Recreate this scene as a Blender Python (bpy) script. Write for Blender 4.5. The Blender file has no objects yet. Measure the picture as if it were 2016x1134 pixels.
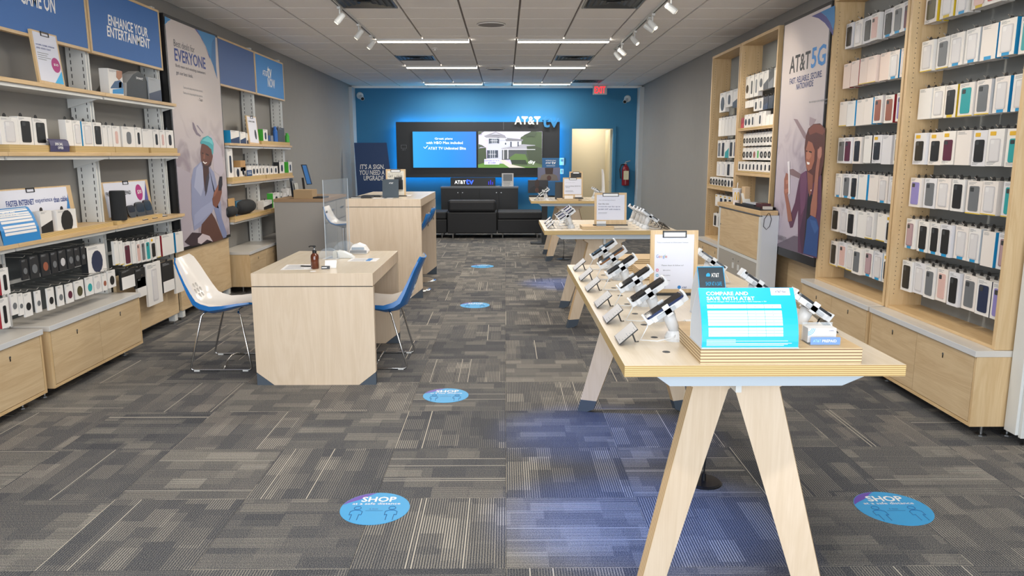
import bpy, bmesh, math, random
from mathutils import Vector, Matrix
random.seed(7)
SC = bpy.context.scene
COL = SC.collection
PI = math.pi
# ------------------------------------------------------------------ camera
FPX, PITCH, YAW, ROLL, HCAM = 1471.66, 0.175427, 0.008966, -0.000763, 1.58
cp, sp, cy, sy = math.cos(PITCH), math.sin(PITCH), math.cos(YAW), math.sin(YAW)
CF = Vector((sy*cp, cy*cp, -sp)); CR0 = Vector((cy, -sy, 0)); CU0 = CR0.cross(CF)
CR = CR0*math.cos(ROLL) + CU0*math.sin(ROLL); CU = -CR0*math.sin(ROLL) + CU0*math.cos(ROLL)
CC = Vector((0, 0, HCAM))
cam = bpy.data.cameras.new('camera'); camo = bpy.data.objects.new('camera', cam); COL.objects.link(camo)
cam.sensor_width = 36; cam.lens = FPX/2016*36; cam.clip_start = .05; cam.clip_end = 60
m = Matrix((CR, CU, -CF)).transposed().to_4x4(); m.translation = CC
camo.matrix_world = m
SC.camera = camo
# ------------------------------------------------------------------ world, lights, exposure
SC.view_settings.view_transform = 'Standard'; SC.view_settings.look = 'None'
SC.view_settings.gamma = 1; SC.view_settings.use_curve_mapping = False
SC.view_settings.exposure = 0.0
w = bpy.data.worlds.new('daylight'); SC.world = w; w.use_nodes = True
w.node_tree.nodes['Background'].inputs[0].default_value = (.80, .90, 1.0, 1)
w.node_tree.nodes['Background'].inputs[1].default_value = 1.3
def area(name, loc, rot, sx, sy_, power, color, spread=PI):
    l = bpy.data.lights.new(name, 'AREA'); l.shape = 'RECTANGLE'; l.size = sx; l.size_y = sy_
    l.energy = power; l.color = color; l.spread = spread
    o = bpy.data.objects.new(name, l); o.location = loc; o.rotation_euler = rot; COL.objects.link(o); return o
area('storefront_daylight', (-.1, -3.6, 1.75), (PI/2+.1, 0, 0), 8.0, 3.4, 430, (.90, .95, 1.0))
def spot(name, loc, tgt, power, color, size, blend=.6, rad=.05):
    l = bpy.data.lights.new(name, 'SPOT'); l.energy = power; l.color = color; l.spot_size = size; l.spot_blend = blend
    l.shadow_soft_size = rad
    o = bpy.data.objects.new(name, l); o.location = loc
    o.rotation_euler = (Vector(tgt)-Vector(loc)).to_track_quat('-Z', 'Y').to_euler(); COL.objects.link(o); return o
spot('added_blue_spot', (-1.66, 3.3, 2.88), (.55, 3.05, 0), 900, (.0, .20, 1.0), .34, 1, .05)  # added blue spots that tint the carpet; the track has no such heads
spot('added_blue_spot', (-1.66, 4.4, 2.88), (.50, 4.1, 0), 700, (.0, .20, 1.0), .32, 1, .05)
spot('added_blue_spot', (-1.66, 9.9, 2.88), (.78, 9.2, 0), 900, (.0, .20, 1.0), .30, 1, .05)
LX = ((-1.66, -.47), (.17, 1.36)); LY = (10.17, 13.1, 16.06)
for yy in (1.4, 4.33, 7.25) + LY:
    for a, b in LX:
        area('ceiling_light_lamp', ((a+b)/2, yy, 3.03), (0, 0, 0), b-a, .10, 30 if yy > 5 else 20, (1.0, .955, .88))
# ------------------------------------------------------------------ picture point to a point on a real plane
def ray(px, py): return CF + CR*((px-1008)/FPX) + CU*((567-py)/FPX)
def atX(px, py, X): d = ray(px, py); return CC + d*(X/d.x)
def atY(px, py, Y): d = ray(px, py); return CC + d*(Y/d.y)
def atZ(px, py, Z): d = ray(px, py); return CC + d*((Z-HCAM)/d.z)
# ------------------------------------------------------------------ materials
def srgb(c):
    if isinstance(c, str): c = tuple(int(c[i:i+2], 16)/255 for i in (0, 2, 4))
    return tuple((v/12.92 if v <= .04045 else ((v+.055)/1.055)**2.4) for v in c)
MATS = {}
def mat(name, c, rough=.5, metal=0, emit=0, alpha=1, spec=.5, trans=0, var=.0, bump=0, bscale=200):
    if name in MATS: return MATS[name]
    m = bpy.data.materials.new(name); m.use_nodes = True; nt = m.node_tree; b = nt.nodes['Principled BSDF']
    col = srgb(c)+(1,)
    b.inputs['Base Color'].default_value = col; b.inputs['Roughness'].default_value = rough
    b.inputs['Metallic'].default_value = metal; b.inputs['Specular IOR Level'].default_value = spec
    if emit: b.inputs['Emission Color'].default_value = col; b.inputs['Emission Strength'].default_value = emit
    if alpha < 1: b.inputs['Alpha'].default_value = alpha
    if trans: b.inputs['Transmission Weight'].default_value = trans; b.inputs['IOR'].default_value = 1.2
    if var or bump:
        tc = nt.nodes.new('ShaderNodeTexCoord'); n = nt.nodes.new('ShaderNodeTexNoise')
        n.inputs['Scale'].default_value = 3 if not bump else bscale; nt.links.new(tc.outputs['Object'], n.inputs['Vector'])
        if var:
            n2 = nt.nodes.new('ShaderNodeTexNoise'); n2.inputs['Scale'].default_value = 6
            nt.links.new(tc.outputs['Object'], n2.inputs['Vector'])
            mx = nt.nodes.new('ShaderNodeMix'); mx.data_type = 'RGBA'
            mx.inputs[6].default_value = tuple(v*(1-var) for v in col[:3])+(1,); mx.inputs[7].default_value = tuple(min(1, v*(1+var)) for v in col[:3])+(1,)
            nt.links.new(n2.outputs['Fac'], mx.inputs[0]); nt.links.new(mx.outputs[2], b.inputs['Base Color'])
        if bump:
            bp = nt.nodes.new('ShaderNodeBump'); bp.inputs['Strength'].default_value = bump; bp.inputs['Distance'].default_value = .002
            nt.links.new(n.outputs['Fac'], bp.inputs['Height']); nt.links.new(bp.outputs[0], b.inputs['Normal'])
    MATS[name] = m; return m
def wood(name, c1, c2, axis='Z', rough=.42, scale=1.0):
    if name in MATS: return MATS[name]
    m = bpy.data.materials.new(name); m.use_nodes = True; nt = m.node_tree; b = nt.nodes['Principled BSDF']
    N = nt.nodes.new; L = nt.links.new
    tc = N('ShaderNodeTexCoord'); mp = N('ShaderNodeMapping'); L(tc.outputs['Object'], mp.inputs[0])
    s = [7, 7, 7]; s['XYZ'.index(axis)] = .9
    mp.inputs['Scale'].default_value = [v*scale for v in s]
    oi = N('ShaderNodeObjectInfo'); cb = N('ShaderNodeVectorMath'); cb.operation = 'SCALE'
    cx = N('ShaderNodeCombineXYZ')
    for k in range(3): L(oi.outputs['Random'], cx.inputs[k])
    L(cx.outputs[0], cb.inputs[0]); cb.inputs['Scale'].default_value = 37
    L(cb.outputs[0], mp.inputs['Location'])
    n = N('ShaderNodeTexNoise'); n.inputs['Scale'].default_value = 1.3; n.inputs['Detail'].default_value = 5; n.inputs['Distortion'].default_value = 1.2
    L(mp.outputs[0], n.inputs['Vector'])
    w_ = N('ShaderNodeMath'); w_.operation = 'MULTIPLY'; L(n.outputs['Fac'], w_.inputs[0]); w_.inputs[1].default_value = 9
    fr = N('ShaderNodeMath'); fr.operation = 'PINGPONG'; L(w_.outputs[0], fr.inputs[0]); fr.inputs[1].default_value = 1
    mp2 = N('ShaderNodeMapping'); L(tc.outputs['Object'], mp2.inputs[0]); s2 = [160, 160, 160]; s2['XYZ'.index(axis)] = 5
    mp2.inputs['Scale'].default_value = s2
    n2 = N('ShaderNodeTexNoise'); n2.inputs['Scale'].default_value = 1; L(mp2.outputs[0], n2.inputs['Vector'])
    ad = N('ShaderNodeMath'); ad.operation = 'MULTIPLY_ADD'; L(fr.outputs[0], ad.inputs[0]); ad.inputs[1].default_value = .55; L(n2.outputs['Fac'], ad.inputs[2])
    mr = N('ShaderNodeMapRange'); L(ad.outputs[0], mr.inputs[0]); mr.inputs[1].default_value = .3; mr.inputs[2].default_value = 1.25
    mx = N('ShaderNodeMix'); mx.data_type = 'RGBA'; mx.inputs[6].default_value = srgb(c1)+(1,); mx.inputs[7].default_value = srgb(c2)+(1,)
    L(mr.outputs[0], mx.inputs[0]); L(mx.outputs[2], b.inputs['Base Color']); b.inputs['Roughness'].default_value = rough
    MATS[name] = m; return m
def plywood(name, c1, c2, period=.006, axis='Z', vec=None):
    if name in MATS: return MATS[name]
    m = bpy.data.materials.new(name); m.use_nodes = True; nt = m.node_tree; b = nt.nodes['Principled BSDF']
    N = nt.nodes.new; L = nt.links.new
    tc = N('ShaderNodeTexCoord'); sx = N('ShaderNodeSeparateXYZ'); L(tc.outputs['Object'], sx.inputs[0])
    n = N('ShaderNodeTexNoise'); n.inputs['Scale'].default_value = 12; L(tc.outputs['Object'], n.inputs['Vector'])
    a = N('ShaderNodeMath'); a.operation = 'MULTIPLY_ADD'; L(n.outputs['Fac'], a.inputs[0]); a.inputs[1].default_value = .0006
    if vec is None: L(sx.outputs[axis], a.inputs[2])
    else:
        dt = N('ShaderNodeVectorMath'); dt.operation = 'DOT_PRODUCT'; L(tc.outputs['Object'], dt.inputs[0]); dt.inputs[1].default_value = vec; L(dt.outputs['Value'], a.inputs[2])
    d = N('ShaderNodeMath'); d.operation = 'DIVIDE'; L(a.outputs[0], d.inputs[0]); d.inputs[1].default_value = period
    p = N('ShaderNodeMath'); p.operation = 'PINGPONG'; L(d.outputs[0], p.inputs[0]); p.inputs[1].default_value = 1
    mr = N('ShaderNodeMapRange'); L(p.outputs[0], mr.inputs[0]); mr.inputs[1].default_value = .45; mr.inputs[2].default_value = .8
    mx = N('ShaderNodeMix'); mx.data_type = 'RGBA'; mx.inputs[6].default_value = srgb(c1)+(1,); mx.inputs[7].default_value = srgb(c2)+(1,)
    L(mr.outputs[0], mx.inputs[0]); L(mx.outputs[2], b.inputs['Base Color']); b.inputs['Roughness'].default_value = .6
    MATS[name] = m; return m
def carpet(name):
    m = bpy.data.materials.new(name); m.use_nodes = True; nt = m.node_tree; b = nt.nodes['Principled BSDF']
    N = nt.nodes.new; L = nt.links.new
    def M(op, a=None, b_=None, c=None):
        q = N('ShaderNodeMath'); q.operation = op
        for i, v in enumerate((a, b_, c)):
            if v is None: continue
            if isinstance(v, (int, float)): q.inputs[i].default_value = v
            else: L(v, q.inputs[i])
        return q.outputs[0]
    tc = N('ShaderNodeTexCoord'); sx = N('ShaderNodeSeparateXYZ'); L(tc.outputs['Object'], sx.inputs[0]); oi = N('ShaderNodeObjectInfo')
    R = M('MULTIPLY', oi.outputs['Random'], 91.0)
    def wn(x, y):
        c = N('ShaderNodeCombineXYZ'); L(x, c.inputs[0]); L(y, c.inputs[1]); L(R, c.inputs[2])
        q = N('ShaderNodeTexWhiteNoise'); q.noise_dimensions = '3D'; L(c.outputs[0], q.inputs['Vector']); return q.outputs['Value']
    X, Y = M('ADD', sx.outputs['X'], 5.0), M('ADD', sx.outputs['Y'], 5.0)
    si = M('FLOOR', M('DIVIDE', X, .0112))
    st = M('PINGPONG', M('DIVIDE', X, .0056), 1.0)
    st = M('SMOOTH_MIN', M('MULTIPLY', M('SUBTRACT', st, .35), 3.0), 1.0, .3); st = M('MAXIMUM', st, 0.0)
    # rectangular patches in which the light yarn comes up more or less strongly
    c1 = M('FLOOR', M('DIVIDE', X, .112)); yo = M('MULTIPLY', wn(c1, c1), .3)
    p1 = wn(c1, M('FLOOR', M('DIVIDE', M('ADD', Y, yo), .17)))
    c2 = M('FLOOR', M('DIVIDE', X, .0784)); yo2 = M('MULTIPLY', wn(c2, M('ADD', c2, 7.0)), .4)
    p2 = wn(M('ADD', c2, 40.0), M('FLOOR', M('DIVIDE', M('ADD', Y, yo2), .26)))
    pm = M('ADD', M('MULTIPLY', M('POWER', p1, 2.2), .65), M('MULTIPLY', M('POWER', p2, 2.5), .5))
    base = wn(M('ADD', M('MULTIPLY', si, 0.0), 3.3), M('MULTIPLY', si, 0.0))          # whole-tile strength
    amp = M('MULTIPLY', M('MULTIPLY_ADD', base, .5, M('MULTIPLY', pm, .8)), 1.0)
    ln = M('GREATER_THAN', wn(si, M('ADD', M('MULTIPLY', si, 0.0), 1.0)), .978)
    sv = M('MULTIPLY', st, M('MAXIMUM', amp, M('MULTIPLY', ln, 1.7)))
    n = N('ShaderNodeTexNoise'); n.inputs['Scale'].default_value = 270; n.inputs['Detail'].default_value = 2; L(tc.outputs['Object'], n.inputs['Vector'])
    v = M('ADD', M('ADD', M('MULTIPLY', sv, .55), M('MULTIPLY', pm, .05)), M('MULTIPLY_ADD', M('SUBTRACT', n.outputs['Fac'], .5), 1.5, .205))
    cr = N('ShaderNodeValToRGB'); L(v, cr.inputs[0]); e = cr.color_ramp.elements
    e[0].position = 0; e[0].color = srgb('25262a')+(1,); e[1].position = 1; e[1].color = srgb('c8c0b2')+(1,)
    q = e.new(.28); q.color = srgb('57595f')+(1,); q = e.new(.6); q.color = srgb('928c82')+(1,)
    L(cr.outputs[0], b.inputs['Base Color']); b.inputs['Roughness'].default_value = .95; b.inputs['Specular IOR Level'].default_value = .15
    bp = N('ShaderNodeBump'); bp.inputs['Strength'].default_value = .5; bp.inputs['Distance'].default_value = .003
    L(v, bp.inputs['Height']); L(bp.outputs[0], b.inputs['Normal'])
    return m
BR = random.Random(3)
M_maple = wood('maple_veneer', 'd9bd93', 'c9a97c', 'Z')
M_mapleY = wood('maple_veneer_long', 'd8bb90', 'c7a678', 'Y')
M_mapleX = wood('maple_veneer_wide', 'd8bb90', 'c7a678', 'X')
M_birch = wood('pale_birch', 'e0ccb4', 'd5bfa4', 'Z', scale=.8)
M_birchtop = wood('pale_birch_top', 'e0d2bd', 'd8c8b0', 'Y', rough=.25, scale=.6)
M_ply = plywood('plywood_edge', 'd9bf86', '97703c', .0032)
M_plyX = plywood('plywood_edge_upright', 'd6b68c', 'b08a66', .0045, 'X')
M_white = mat('white_laminate', 'e2e2e0', .4); M_offw = mat('white_card', 'e9e7e6', .55); M_metalw = mat('white_powder_metal', 'd9dad8', .35)
M_top = mat('pale_grey_counter', 'd3cdc5', .3, var=.02)
M_black = mat('black_plastic', '141416', .35); M_dark = mat('charcoal_panel', '2a2c2f', .5)
M_slate = mat('slate_corner_trim', '48525e', .5)
M_chrome = mat('chrome', 'c8c8c8', .18, metal=1); M_steel = mat('brushed_steel', 'a8a9aa', .35, metal=1)
M_blue = mat('brand_blue', '2a7fc4', .45); M_cyan = mat('print_cyan', '28aee6', .45); M_navy = mat('navy_print', '1e2f6a', .5)
M_txtw = mat('white_print', 'f4f4f4', .5); M_txtk = mat('black_print', '1c1c20', .5); M_grey = mat('grey_print', '8d9094', .5)
M_wall = mat('grey_wall_paint', '9d9b97', .85, var=.03); M_wallR = M_wall
M_bluewall = mat('blue_wall_paint', '337499', .8, var=.03)
M_pil = mat('pale_grey_trim', 'bcc0c3', .7)
M_ceil = mat('ceiling_tile_face', 'f0edeb', .9, bump=.25, bscale=300); M_grid = mat('ceiling_grid_slot', '8a8380', .8); M_bead = mat('ceiling_grid_bead', 'f2efec', .6)
M_carpet = carpet('carpet_tile_pile')
def cm(c, rough=.45): return mat('print_'+c, c, rough)
# ------------------------------------------------------------------ mesh building
class MB:
    def __init__(s): s.v = []; s.f = []; s.mi = []; s.ms = []
    def mk(s, m):
        if m not in s.ms: s.ms.append(m)
        return s.ms.index(m)
    def add(s, vs, fs, m):
        o = len(s.v); s.v += [tuple(v) for v in vs]; k = s.mk(m)
        for f in fs: s.f.append(tuple(o+i for i in f)); s.mi.append(k)
        return s
    def box(s, x0, x1, y0, y1, z0, z1, m, faces=None):
        if x0 > x1: x0, x1 = x1, x0
        if y0 > y1: y0, y1 = y1, y0
        if z0 > z1: z0, z1 = z1, z0
        vs = [(x0,y0,z0),(x1,y0,z0),(x1,y1,z0),(x0,y1,z0),(x0,y0,z1),(x1,y0,z1),(x1,y1,z1),(x0,y1,z1)]
        F = {'-z':(0,3,2,1),'+z':(4,5,6,7),'-y':(0,1,5,4),'+x':(1,2,6,5),'+y':(2,3,7,6),'-x':(3,0,4,7)}
        o = len(s.v); s.v += vs
        for k, f in F.items():
            s.f.append(tuple(o+i for i in f)); s.mi.append(s.mk((faces or {}).get(k, m)))
        return s
    def prism(s, pts, o, u, v, n, m, mside=None):   # polygon pts in (u,v), extruded by vector n, origin o
        o, u, v, n = Vector(o), Vector(u), Vector(v), Vector(n)
        a = [o+u*p[0]+v*p[1] for p in pts]; b = [q+n for q in a]; k = len(pts)
        flip = (sum(pts[i][0]*pts[(i+1) % k][1]-pts[(i+1) % k][0]*pts[i][1] for i in range(k)) > 0) == (u.cross(v).dot(n) > 0)
        base = len(s.v); s.v += [tuple(q) for q in a+b]
        ka, kb = s.mk(m), s.mk(mside or m)
        fa, fb = list(range(k)), list(range(k, 2*k))
        s.f.append(tuple(base+i for i in (fa[::-1] if flip else fa))); s.mi.append(ka)
        s.f.append(tuple(base+i for i in (fb if flip else fb[::-1]))); s.mi.append(ka)
        for i in range(k):
            j = (i+1) % k; q = (i, j, j+k, i+k)
            s.f.append(tuple(base+t for t in (q if flip else q[::-1]))); s.mi.append(kb)
        return s
    def tube(s, path, r, m, n=8, closed=False, cap=True):
        P = [Vector(p) for p in path]; K = len(P); rings = []
        up = None
        for i in range(K):
            if closed: t = (P[(i+1) % K]-P[i-1]).normalized()
            else: t = (P[min(i+1, K-1)]-P[max(i-1, 0)]).normalized()
            if up is None:
                up = Vector((0, 0, 1)) if abs(t.z) < .9 else Vector((1, 0, 0))
            up = (up - t*up.dot(t));
            if up.length < 1e-6: up = Vector((1, 0, 0)) - t*t.x
            up.normalize(); sd = t.cross(up)
            rr = r[i] if isinstance(r, (list, tuple)) else r
            rings.append([P[i]+(up*math.cos(2*PI*k/n)+sd*math.sin(2*PI*k/n))*rr for k in range(n)])
        vs = [q for R in rings for q in R]; fs = []
        for i in range(K if closed else K-1):
            j = (i+1) % K
            for k in range(n):
                l = (k+1) % n; fs.append((i*n+k, j*n+k, j*n+l, i*n+l))
        if cap and not closed: fs.append(tuple(range(n))); fs.append(tuple((K-1)*n+k for k in reversed(range(n))))
        return s.add(vs, fs, m)
    def lathe(s, prof, c, m, n=20, axis='z', mats=None):
        c = Vector(c); vs = []; fs = []
        for r, h in prof:
            for k in range(n):
                a = 2*PI*k/n; x, y = r*math.cos(a), r*math.sin(a)
                vs.append(c+(Vector((x, y, h)) if axis == 'z' else Vector((x, h, y)) if axis == 'y' else Vector((h, x, y))))
        K = len(prof); o = len(s.v); s.v += [tuple(v) for v in vs]
        for i in range(K-1):
            km = s.mk((mats or {}).get(i, m))
            for k in range(n):
                l = (k+1) % n; q = (i*n+k, i*n+l, (i+1)*n+l, (i+1)*n+k)
                if axis == 'y': q = q[::-1]
                s.f.append(tuple(o+t for t in q)); s.mi.append(km)
        if prof[0][0] > 1e-4: s.f.append(tuple(o+k for k in (range(n) if axis == 'y' else reversed(range(n))))); s.mi.append(s.mk(m))
        if prof[-1][0] > 1e-4: s.f.append(tuple(o+(K-1)*n+k for k in (reversed(range(n)) if axis == 'y' else range(n)))); s.mi.append(s.mk(m))
        return s
    def build(s, name, parent=None, loc=None, smooth=False, bevel=0, mesh=None):
        me = bpy.data.meshes.new(name); off = Vector(loc) if loc is not None else Vector((0, 0, 0))
        me.from_pydata([tuple(Vector(v)-off) for v in s.v], [], s.f)
        for mm in s.ms: me.materials.append(mm)
        me.polygons.foreach_set('material_index', s.mi)
        if smooth: me.polygons.foreach_set('use_smooth', [True]*len(s.f))
        me.update()
        o = bpy.data.objects.new(name, me); COL.objects.link(o)
        put(o, off, parent)
        if bevel:
            b = o.modifiers.new('bevel', 'BEVEL'); b.width = bevel; b.segments = 2; b.limit_method = 'ANGLE'; b.angle_limit = .7
        return o
WLOC = {}
def put(o, world, parent):                      # parents carry translation only, so local = world - parent's world
    WLOC[o.name] = Vector(world)
    if parent is not None: o.parent = parent; o.location = Vector(world)-WLOC[parent.name]
    else: o.location = world
LABELS = {}
def tag(o, label, cat, group=None, kind=None):
    n = len(label.split())
    if n < 4 or n > 16: print('LABEL LEN', n, label)
    if label in LABELS: print('LABEL DUP', label)
    LABELS[label] = 1
    o['label'] = label; o['category'] = cat
    if group: o['group'] = group
    if kind: o['kind'] = kind
    return o
def empty(name, loc, label, cat, group=None):
    o = bpy.data.objects.new(name, None); o.empty_display_size = .05; COL.objects.link(o); put(o, Vector(loc), None)
    return tag(o, label, cat, group)
def dup(o, parent, world):
    c = o.copy(); COL.objects.link(c); put(c, Vector(world), parent); return c
def struct(o): o['kind'] = 'structure'; return o
TC = {}
def tmesh(s, bold, shear):
    k = (s, bold, shear)
    if k not in TC:
        cu = bpy.data.curves.new('t', 'FONT'); cu.body = s; cu.size = 1; cu.offset = bold*.5; cu.shear = shear; cu.resolution_u = 2; cu.extrude = 0
        ob = bpy.data.objects.new('t', cu); me = bpy.data.meshes.new_from_object(ob)
        TC[k] = ([tuple(v.co) for v in me.vertices], [tuple(p.vertices) for p in me.polygons])
        bpy.data.objects.remove(ob)
    return TC[k]
def text(name, s, o, u, v, w_, h, m, parent, bold=.0, shear=0, lift=.0008):
    # text s fitted into the rectangle w_ x h whose lower left corner is o, on the plane of u (right) and v (up)
    V, F = tmesh(s, bold, shear)
    x0, x1 = min(p[0] for p in V), max(p[0] for p in V); y0, y1 = min(p[1] for p in V), max(p[1] for p in V)
    o, u, v = Vector(o), Vector(u).normalized(), Vector(v).normalized(); n = u.cross(v)
    pts = [o+u*((p[0]-x0)/(x1-x0)*w_)+v*((p[1]-y0)/(y1-y0)*h)+n*lift for p in V]
    return MB().add(pts, F, m).build(name, parent, loc=o)
def lines(name, o, u, v, w_, h, k, m, parent, lift=.0007, thick=.3, rnd=True):   # rows of fine print
    o, u, v = Vector(o), Vector(u).normalized(), Vector(v).normalized(); n = u.cross(v); b = MB()
    for i in range(k):
        q = o+v*(h*(i+.2)/k)+n*lift; ww = w_*(BR.uniform(.6, 1) if rnd else 1); t = h/k*thick
        b.add([q, q+u*ww, q+u*ww+v*t, q+v*t], [(0, 1, 2, 3)], m)
    return b.build(name, parent, loc=o)
def rrect(w_, h, r, n=3, cx=0, cy_=0):
    P = []
    for sx, sy2, a0 in ((1, 1, 0), (-1, 1, PI/2), (-1, -1, PI), (1, -1, 3*PI/2)):
        for k in range(n+1):
            a = a0+PI/2*k/n; P.append((cx+sx*(w_/2-r)+r*math.cos(a), cy_+sy2*(h/2-r)+r*math.sin(a)))
    return P
def ell(rx, ry, n=24, cx=0, cy_=0): return [(cx+rx*math.cos(2*PI*k/n), cy_+ry*math.sin(2*PI*k/n)) for k in range(n)]
ORD = ['first', 'second', 'third', 'fourth', 'fifth', 'sixth', 'seventh', 'eighth', 'ninth', 'tenth', 'eleventh', 'twelfth', 'thirteenth', 'fourteenth', 'fifteenth', 'sixteenth']
# ------------------------------------------------------------------ the room
XL, XR, YB, ZC, YF = -3.33, 2.98, 16.8, 3.07, -1.2
T = .6085
fl = struct(MB().box(XL-.1, XR+.1, YF, YB+1.6, -.06, -.008, M_grid).build('floor'))
fx = [i*T for i in range(-6, 6)]; tile0 = {}
mb = MB().box(-T/2+.001, T/2-.001, -T/2+.001, T/2-.001, -.008, 0, M_carpet); tm = None
Y0 = 2.672-2*.607
for i in range(-6, 5):
    for j in range(26):
        a, b = max(i*T, XL), min((i+1)*T, XR); y0 = Y0+j*.607; y1 = min(y0+.607, YB)
        if y1-y0 < .05: continue
        if tm is None:
            o = mb.build('carpet_tile', fl); tm = o.data
        else:
            o = bpy.data.objects.new('carpet_tile', tm); COL.objects.link(o)
        put(o, ((a+b)/2, (y0+y1)/2, 0), fl)
        if (i+j) % 2 == 0: o.rotation_euler = (0, 0, PI/2); o.scale = ((y1-y0)/T, (b-a)/T, 1)
        else: o.scale = ((b-a)/T, (y1-y0)/T, 1)
MB().box(XL, XR, YF, Y0, -.008, 0, M_carpet).build('carpet_strip', fl)
ce = struct(MB().box(XL-.1, XR+.1, YF, YB+.1, ZC+.02, ZC+.12, M_grid).build('ceiling'))
tb = MB().box(-T/2+.011, T/2-.011, -.300, .300, .0, .02, M_ceil).box(-T/2+.011, T/2-.011, -.3035, -.3005, -.002, .02, M_bead)
tm = None; skip = set()
for i in range(-6, 5):
    xa, xb = .1525+(i)*T, .1525+(i+1)*T
    a, b = max(xa, XL), min(xb, XR)
    if b-a < .04: continue
    for j in range(-7, 15):
        y0 = 8.05+j*.607; y1 = min(y0+.607, YB)
        if y1-y0 < .04 or y0 < 3.4: continue
        if tm is None: o = tb.build('ceiling_tile', ce); tm = o.data
        else: o = bpy.data.objects.new('ceiling_tile', tm); COL.objects.link(o)
        put(o, ((a+b)/2, (y0+y1)/2, ZC), ce); o.scale = ((b-a)/T, (y1-y0)/.607, 1)
MB().box(XL, XR, YF, 3.8, ZC, ZC+.02, M_ceil).build('ceiling_strip', ce)
MB().box(XL, XR, YB-.03, YB, ZC-.045, ZC-.001, M_bead).build('edge_angle', ce)
struct(MB().box(XL-.1, XL, YF, YB+.1, 0, ZC+.02, M_wall).build('wall_left'))
struct(MB().box(XR, XR+.1, YF, YB+.1, 0, ZC+.02, M_wallR).build('wall_right'))
dx0, dx1, dz = 1.475, 2.385, 2.16
wb = MB().box(XL, dx0, YB, YB+.12, 0, ZC+.02, M_bluewall).box(dx1, XR, YB, YB+.12, 0, ZC+.02, M_bluewall).box(dx0, dx1, YB, YB+.12, dz, ZC+.02, M_bluewall)
struct(wb.build('wall_back'))
struct(MB().box(XL, XL+.07, YB-.35, YB-.005, 0, ZC-.05, M_pil).build('trim_1'))
struct(MB().box(XR-.09, XR, YB-.35, YB-.005, 0, ZC-.05, M_pil).build('trim_2'))
fr = MB()
for a, b in ((dx0-.06, dx0), (dx1, dx1+.06)): fr.box(a, b, YB-.03, YB-.001, 0, dz+.06, M_bluewall)
fr.box(dx0, dx1, YB-.03, YB-.001, dz, dz+.06, M_bluewall)
dr = struct(fr.build('door_1'))
M_beige = mat('beige_hall_paint', 'd8ccb2', .8)
struct(MB().box(dx0-.4, dx1+.4, YB+1.3, YB+1.4, 0, ZC, M_beige).box(dx0-.5, dx0-.4, YB+.12, YB+1.4, 0, ZC, M_beige).box(dx1+.4, dx1+.5, YB+.12, YB+1.4, 0, ZC, M_beige).box(dx0-.5, dx1+.5, YB+.12, YB+1.4, 2.6, 2.7, M_beige).build('wall_hall'))
area('hall_ceiling_lamp', ((dx0+dx1)/2, YB+.7, 2.58), (0, 0, 0), .6, .6, 21, (1, .93, .80))
leaf = MB().box(dx1-.045, dx1-.002, YB+.13, YB+.95, .01, dz-.01, mat('cream_door', 'cfc3a6', .6)).build('door_leaf', dr)
MB().lathe([(.012, 0), (.012, .03), (.028, .04), (.03, .07), (.02, .085)], (dx1-.05, YB+.2, 1.0), M_steel, 12, 'x').build('door_handle', leaf)
for nm, a, b in (('baseboard_left', XL, XL+.012), ('baseboard_right', XR-.012, XR)):
    struct(MB().box(a, b, 11.3 if 'left' in nm else 10.3, YB-.36, 0, .1, M_dark).build(nm))
struct(MB().box(XL+.08, dx0-.07, YB-.014, YB-.001, 0, .1, M_dark).build('baseboard_back'))
# ------------------------------------------------------------------ ceiling fittings
M_led = mat('led_diffuser', 'fff6e6', .5, emit=9)
NEAR = {10.17: 'nearest pair', 13.1: 'middle pair', 16.06: 'farthest pair'}
for yy in (1.4, 4.33, 7.25) + LY:
    for k, (a, b) in enumerate(LX):
        side = ('left', 'right')[k]
        pos = {1.4: 'row just over the camera', 4.33: 'second row, out of sight', 7.25: 'third row, out of sight'}.get(yy)
        lab = f'thin white linear ceiling light, {side} one of the {NEAR[yy]} in view' if yy > 9 else f'thin white linear ceiling light, {side} one, {pos}'
        t = empty('ceiling_light', ((a+b)/2, yy, ZC), lab, 'light', 'linear ceiling lights')
        MB().box(a, b, yy-.065, yy-.05, ZC-.03, ZC-.001, M_metalw).box(a, b, yy+.05, yy+.065, ZC-.03, ZC-.001, M_metalw).build('frame', t)
        MB().box(a+.003, b-.003, yy-.05, yy+.05, ZC-.036, ZC-.004, M_led).build('diffuser', t)
M_vent = mat('grille_metal', '8f9294', .3, metal=.6); M_ventd = mat('grille_shadow_metal', '4b4e50', .5)
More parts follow.
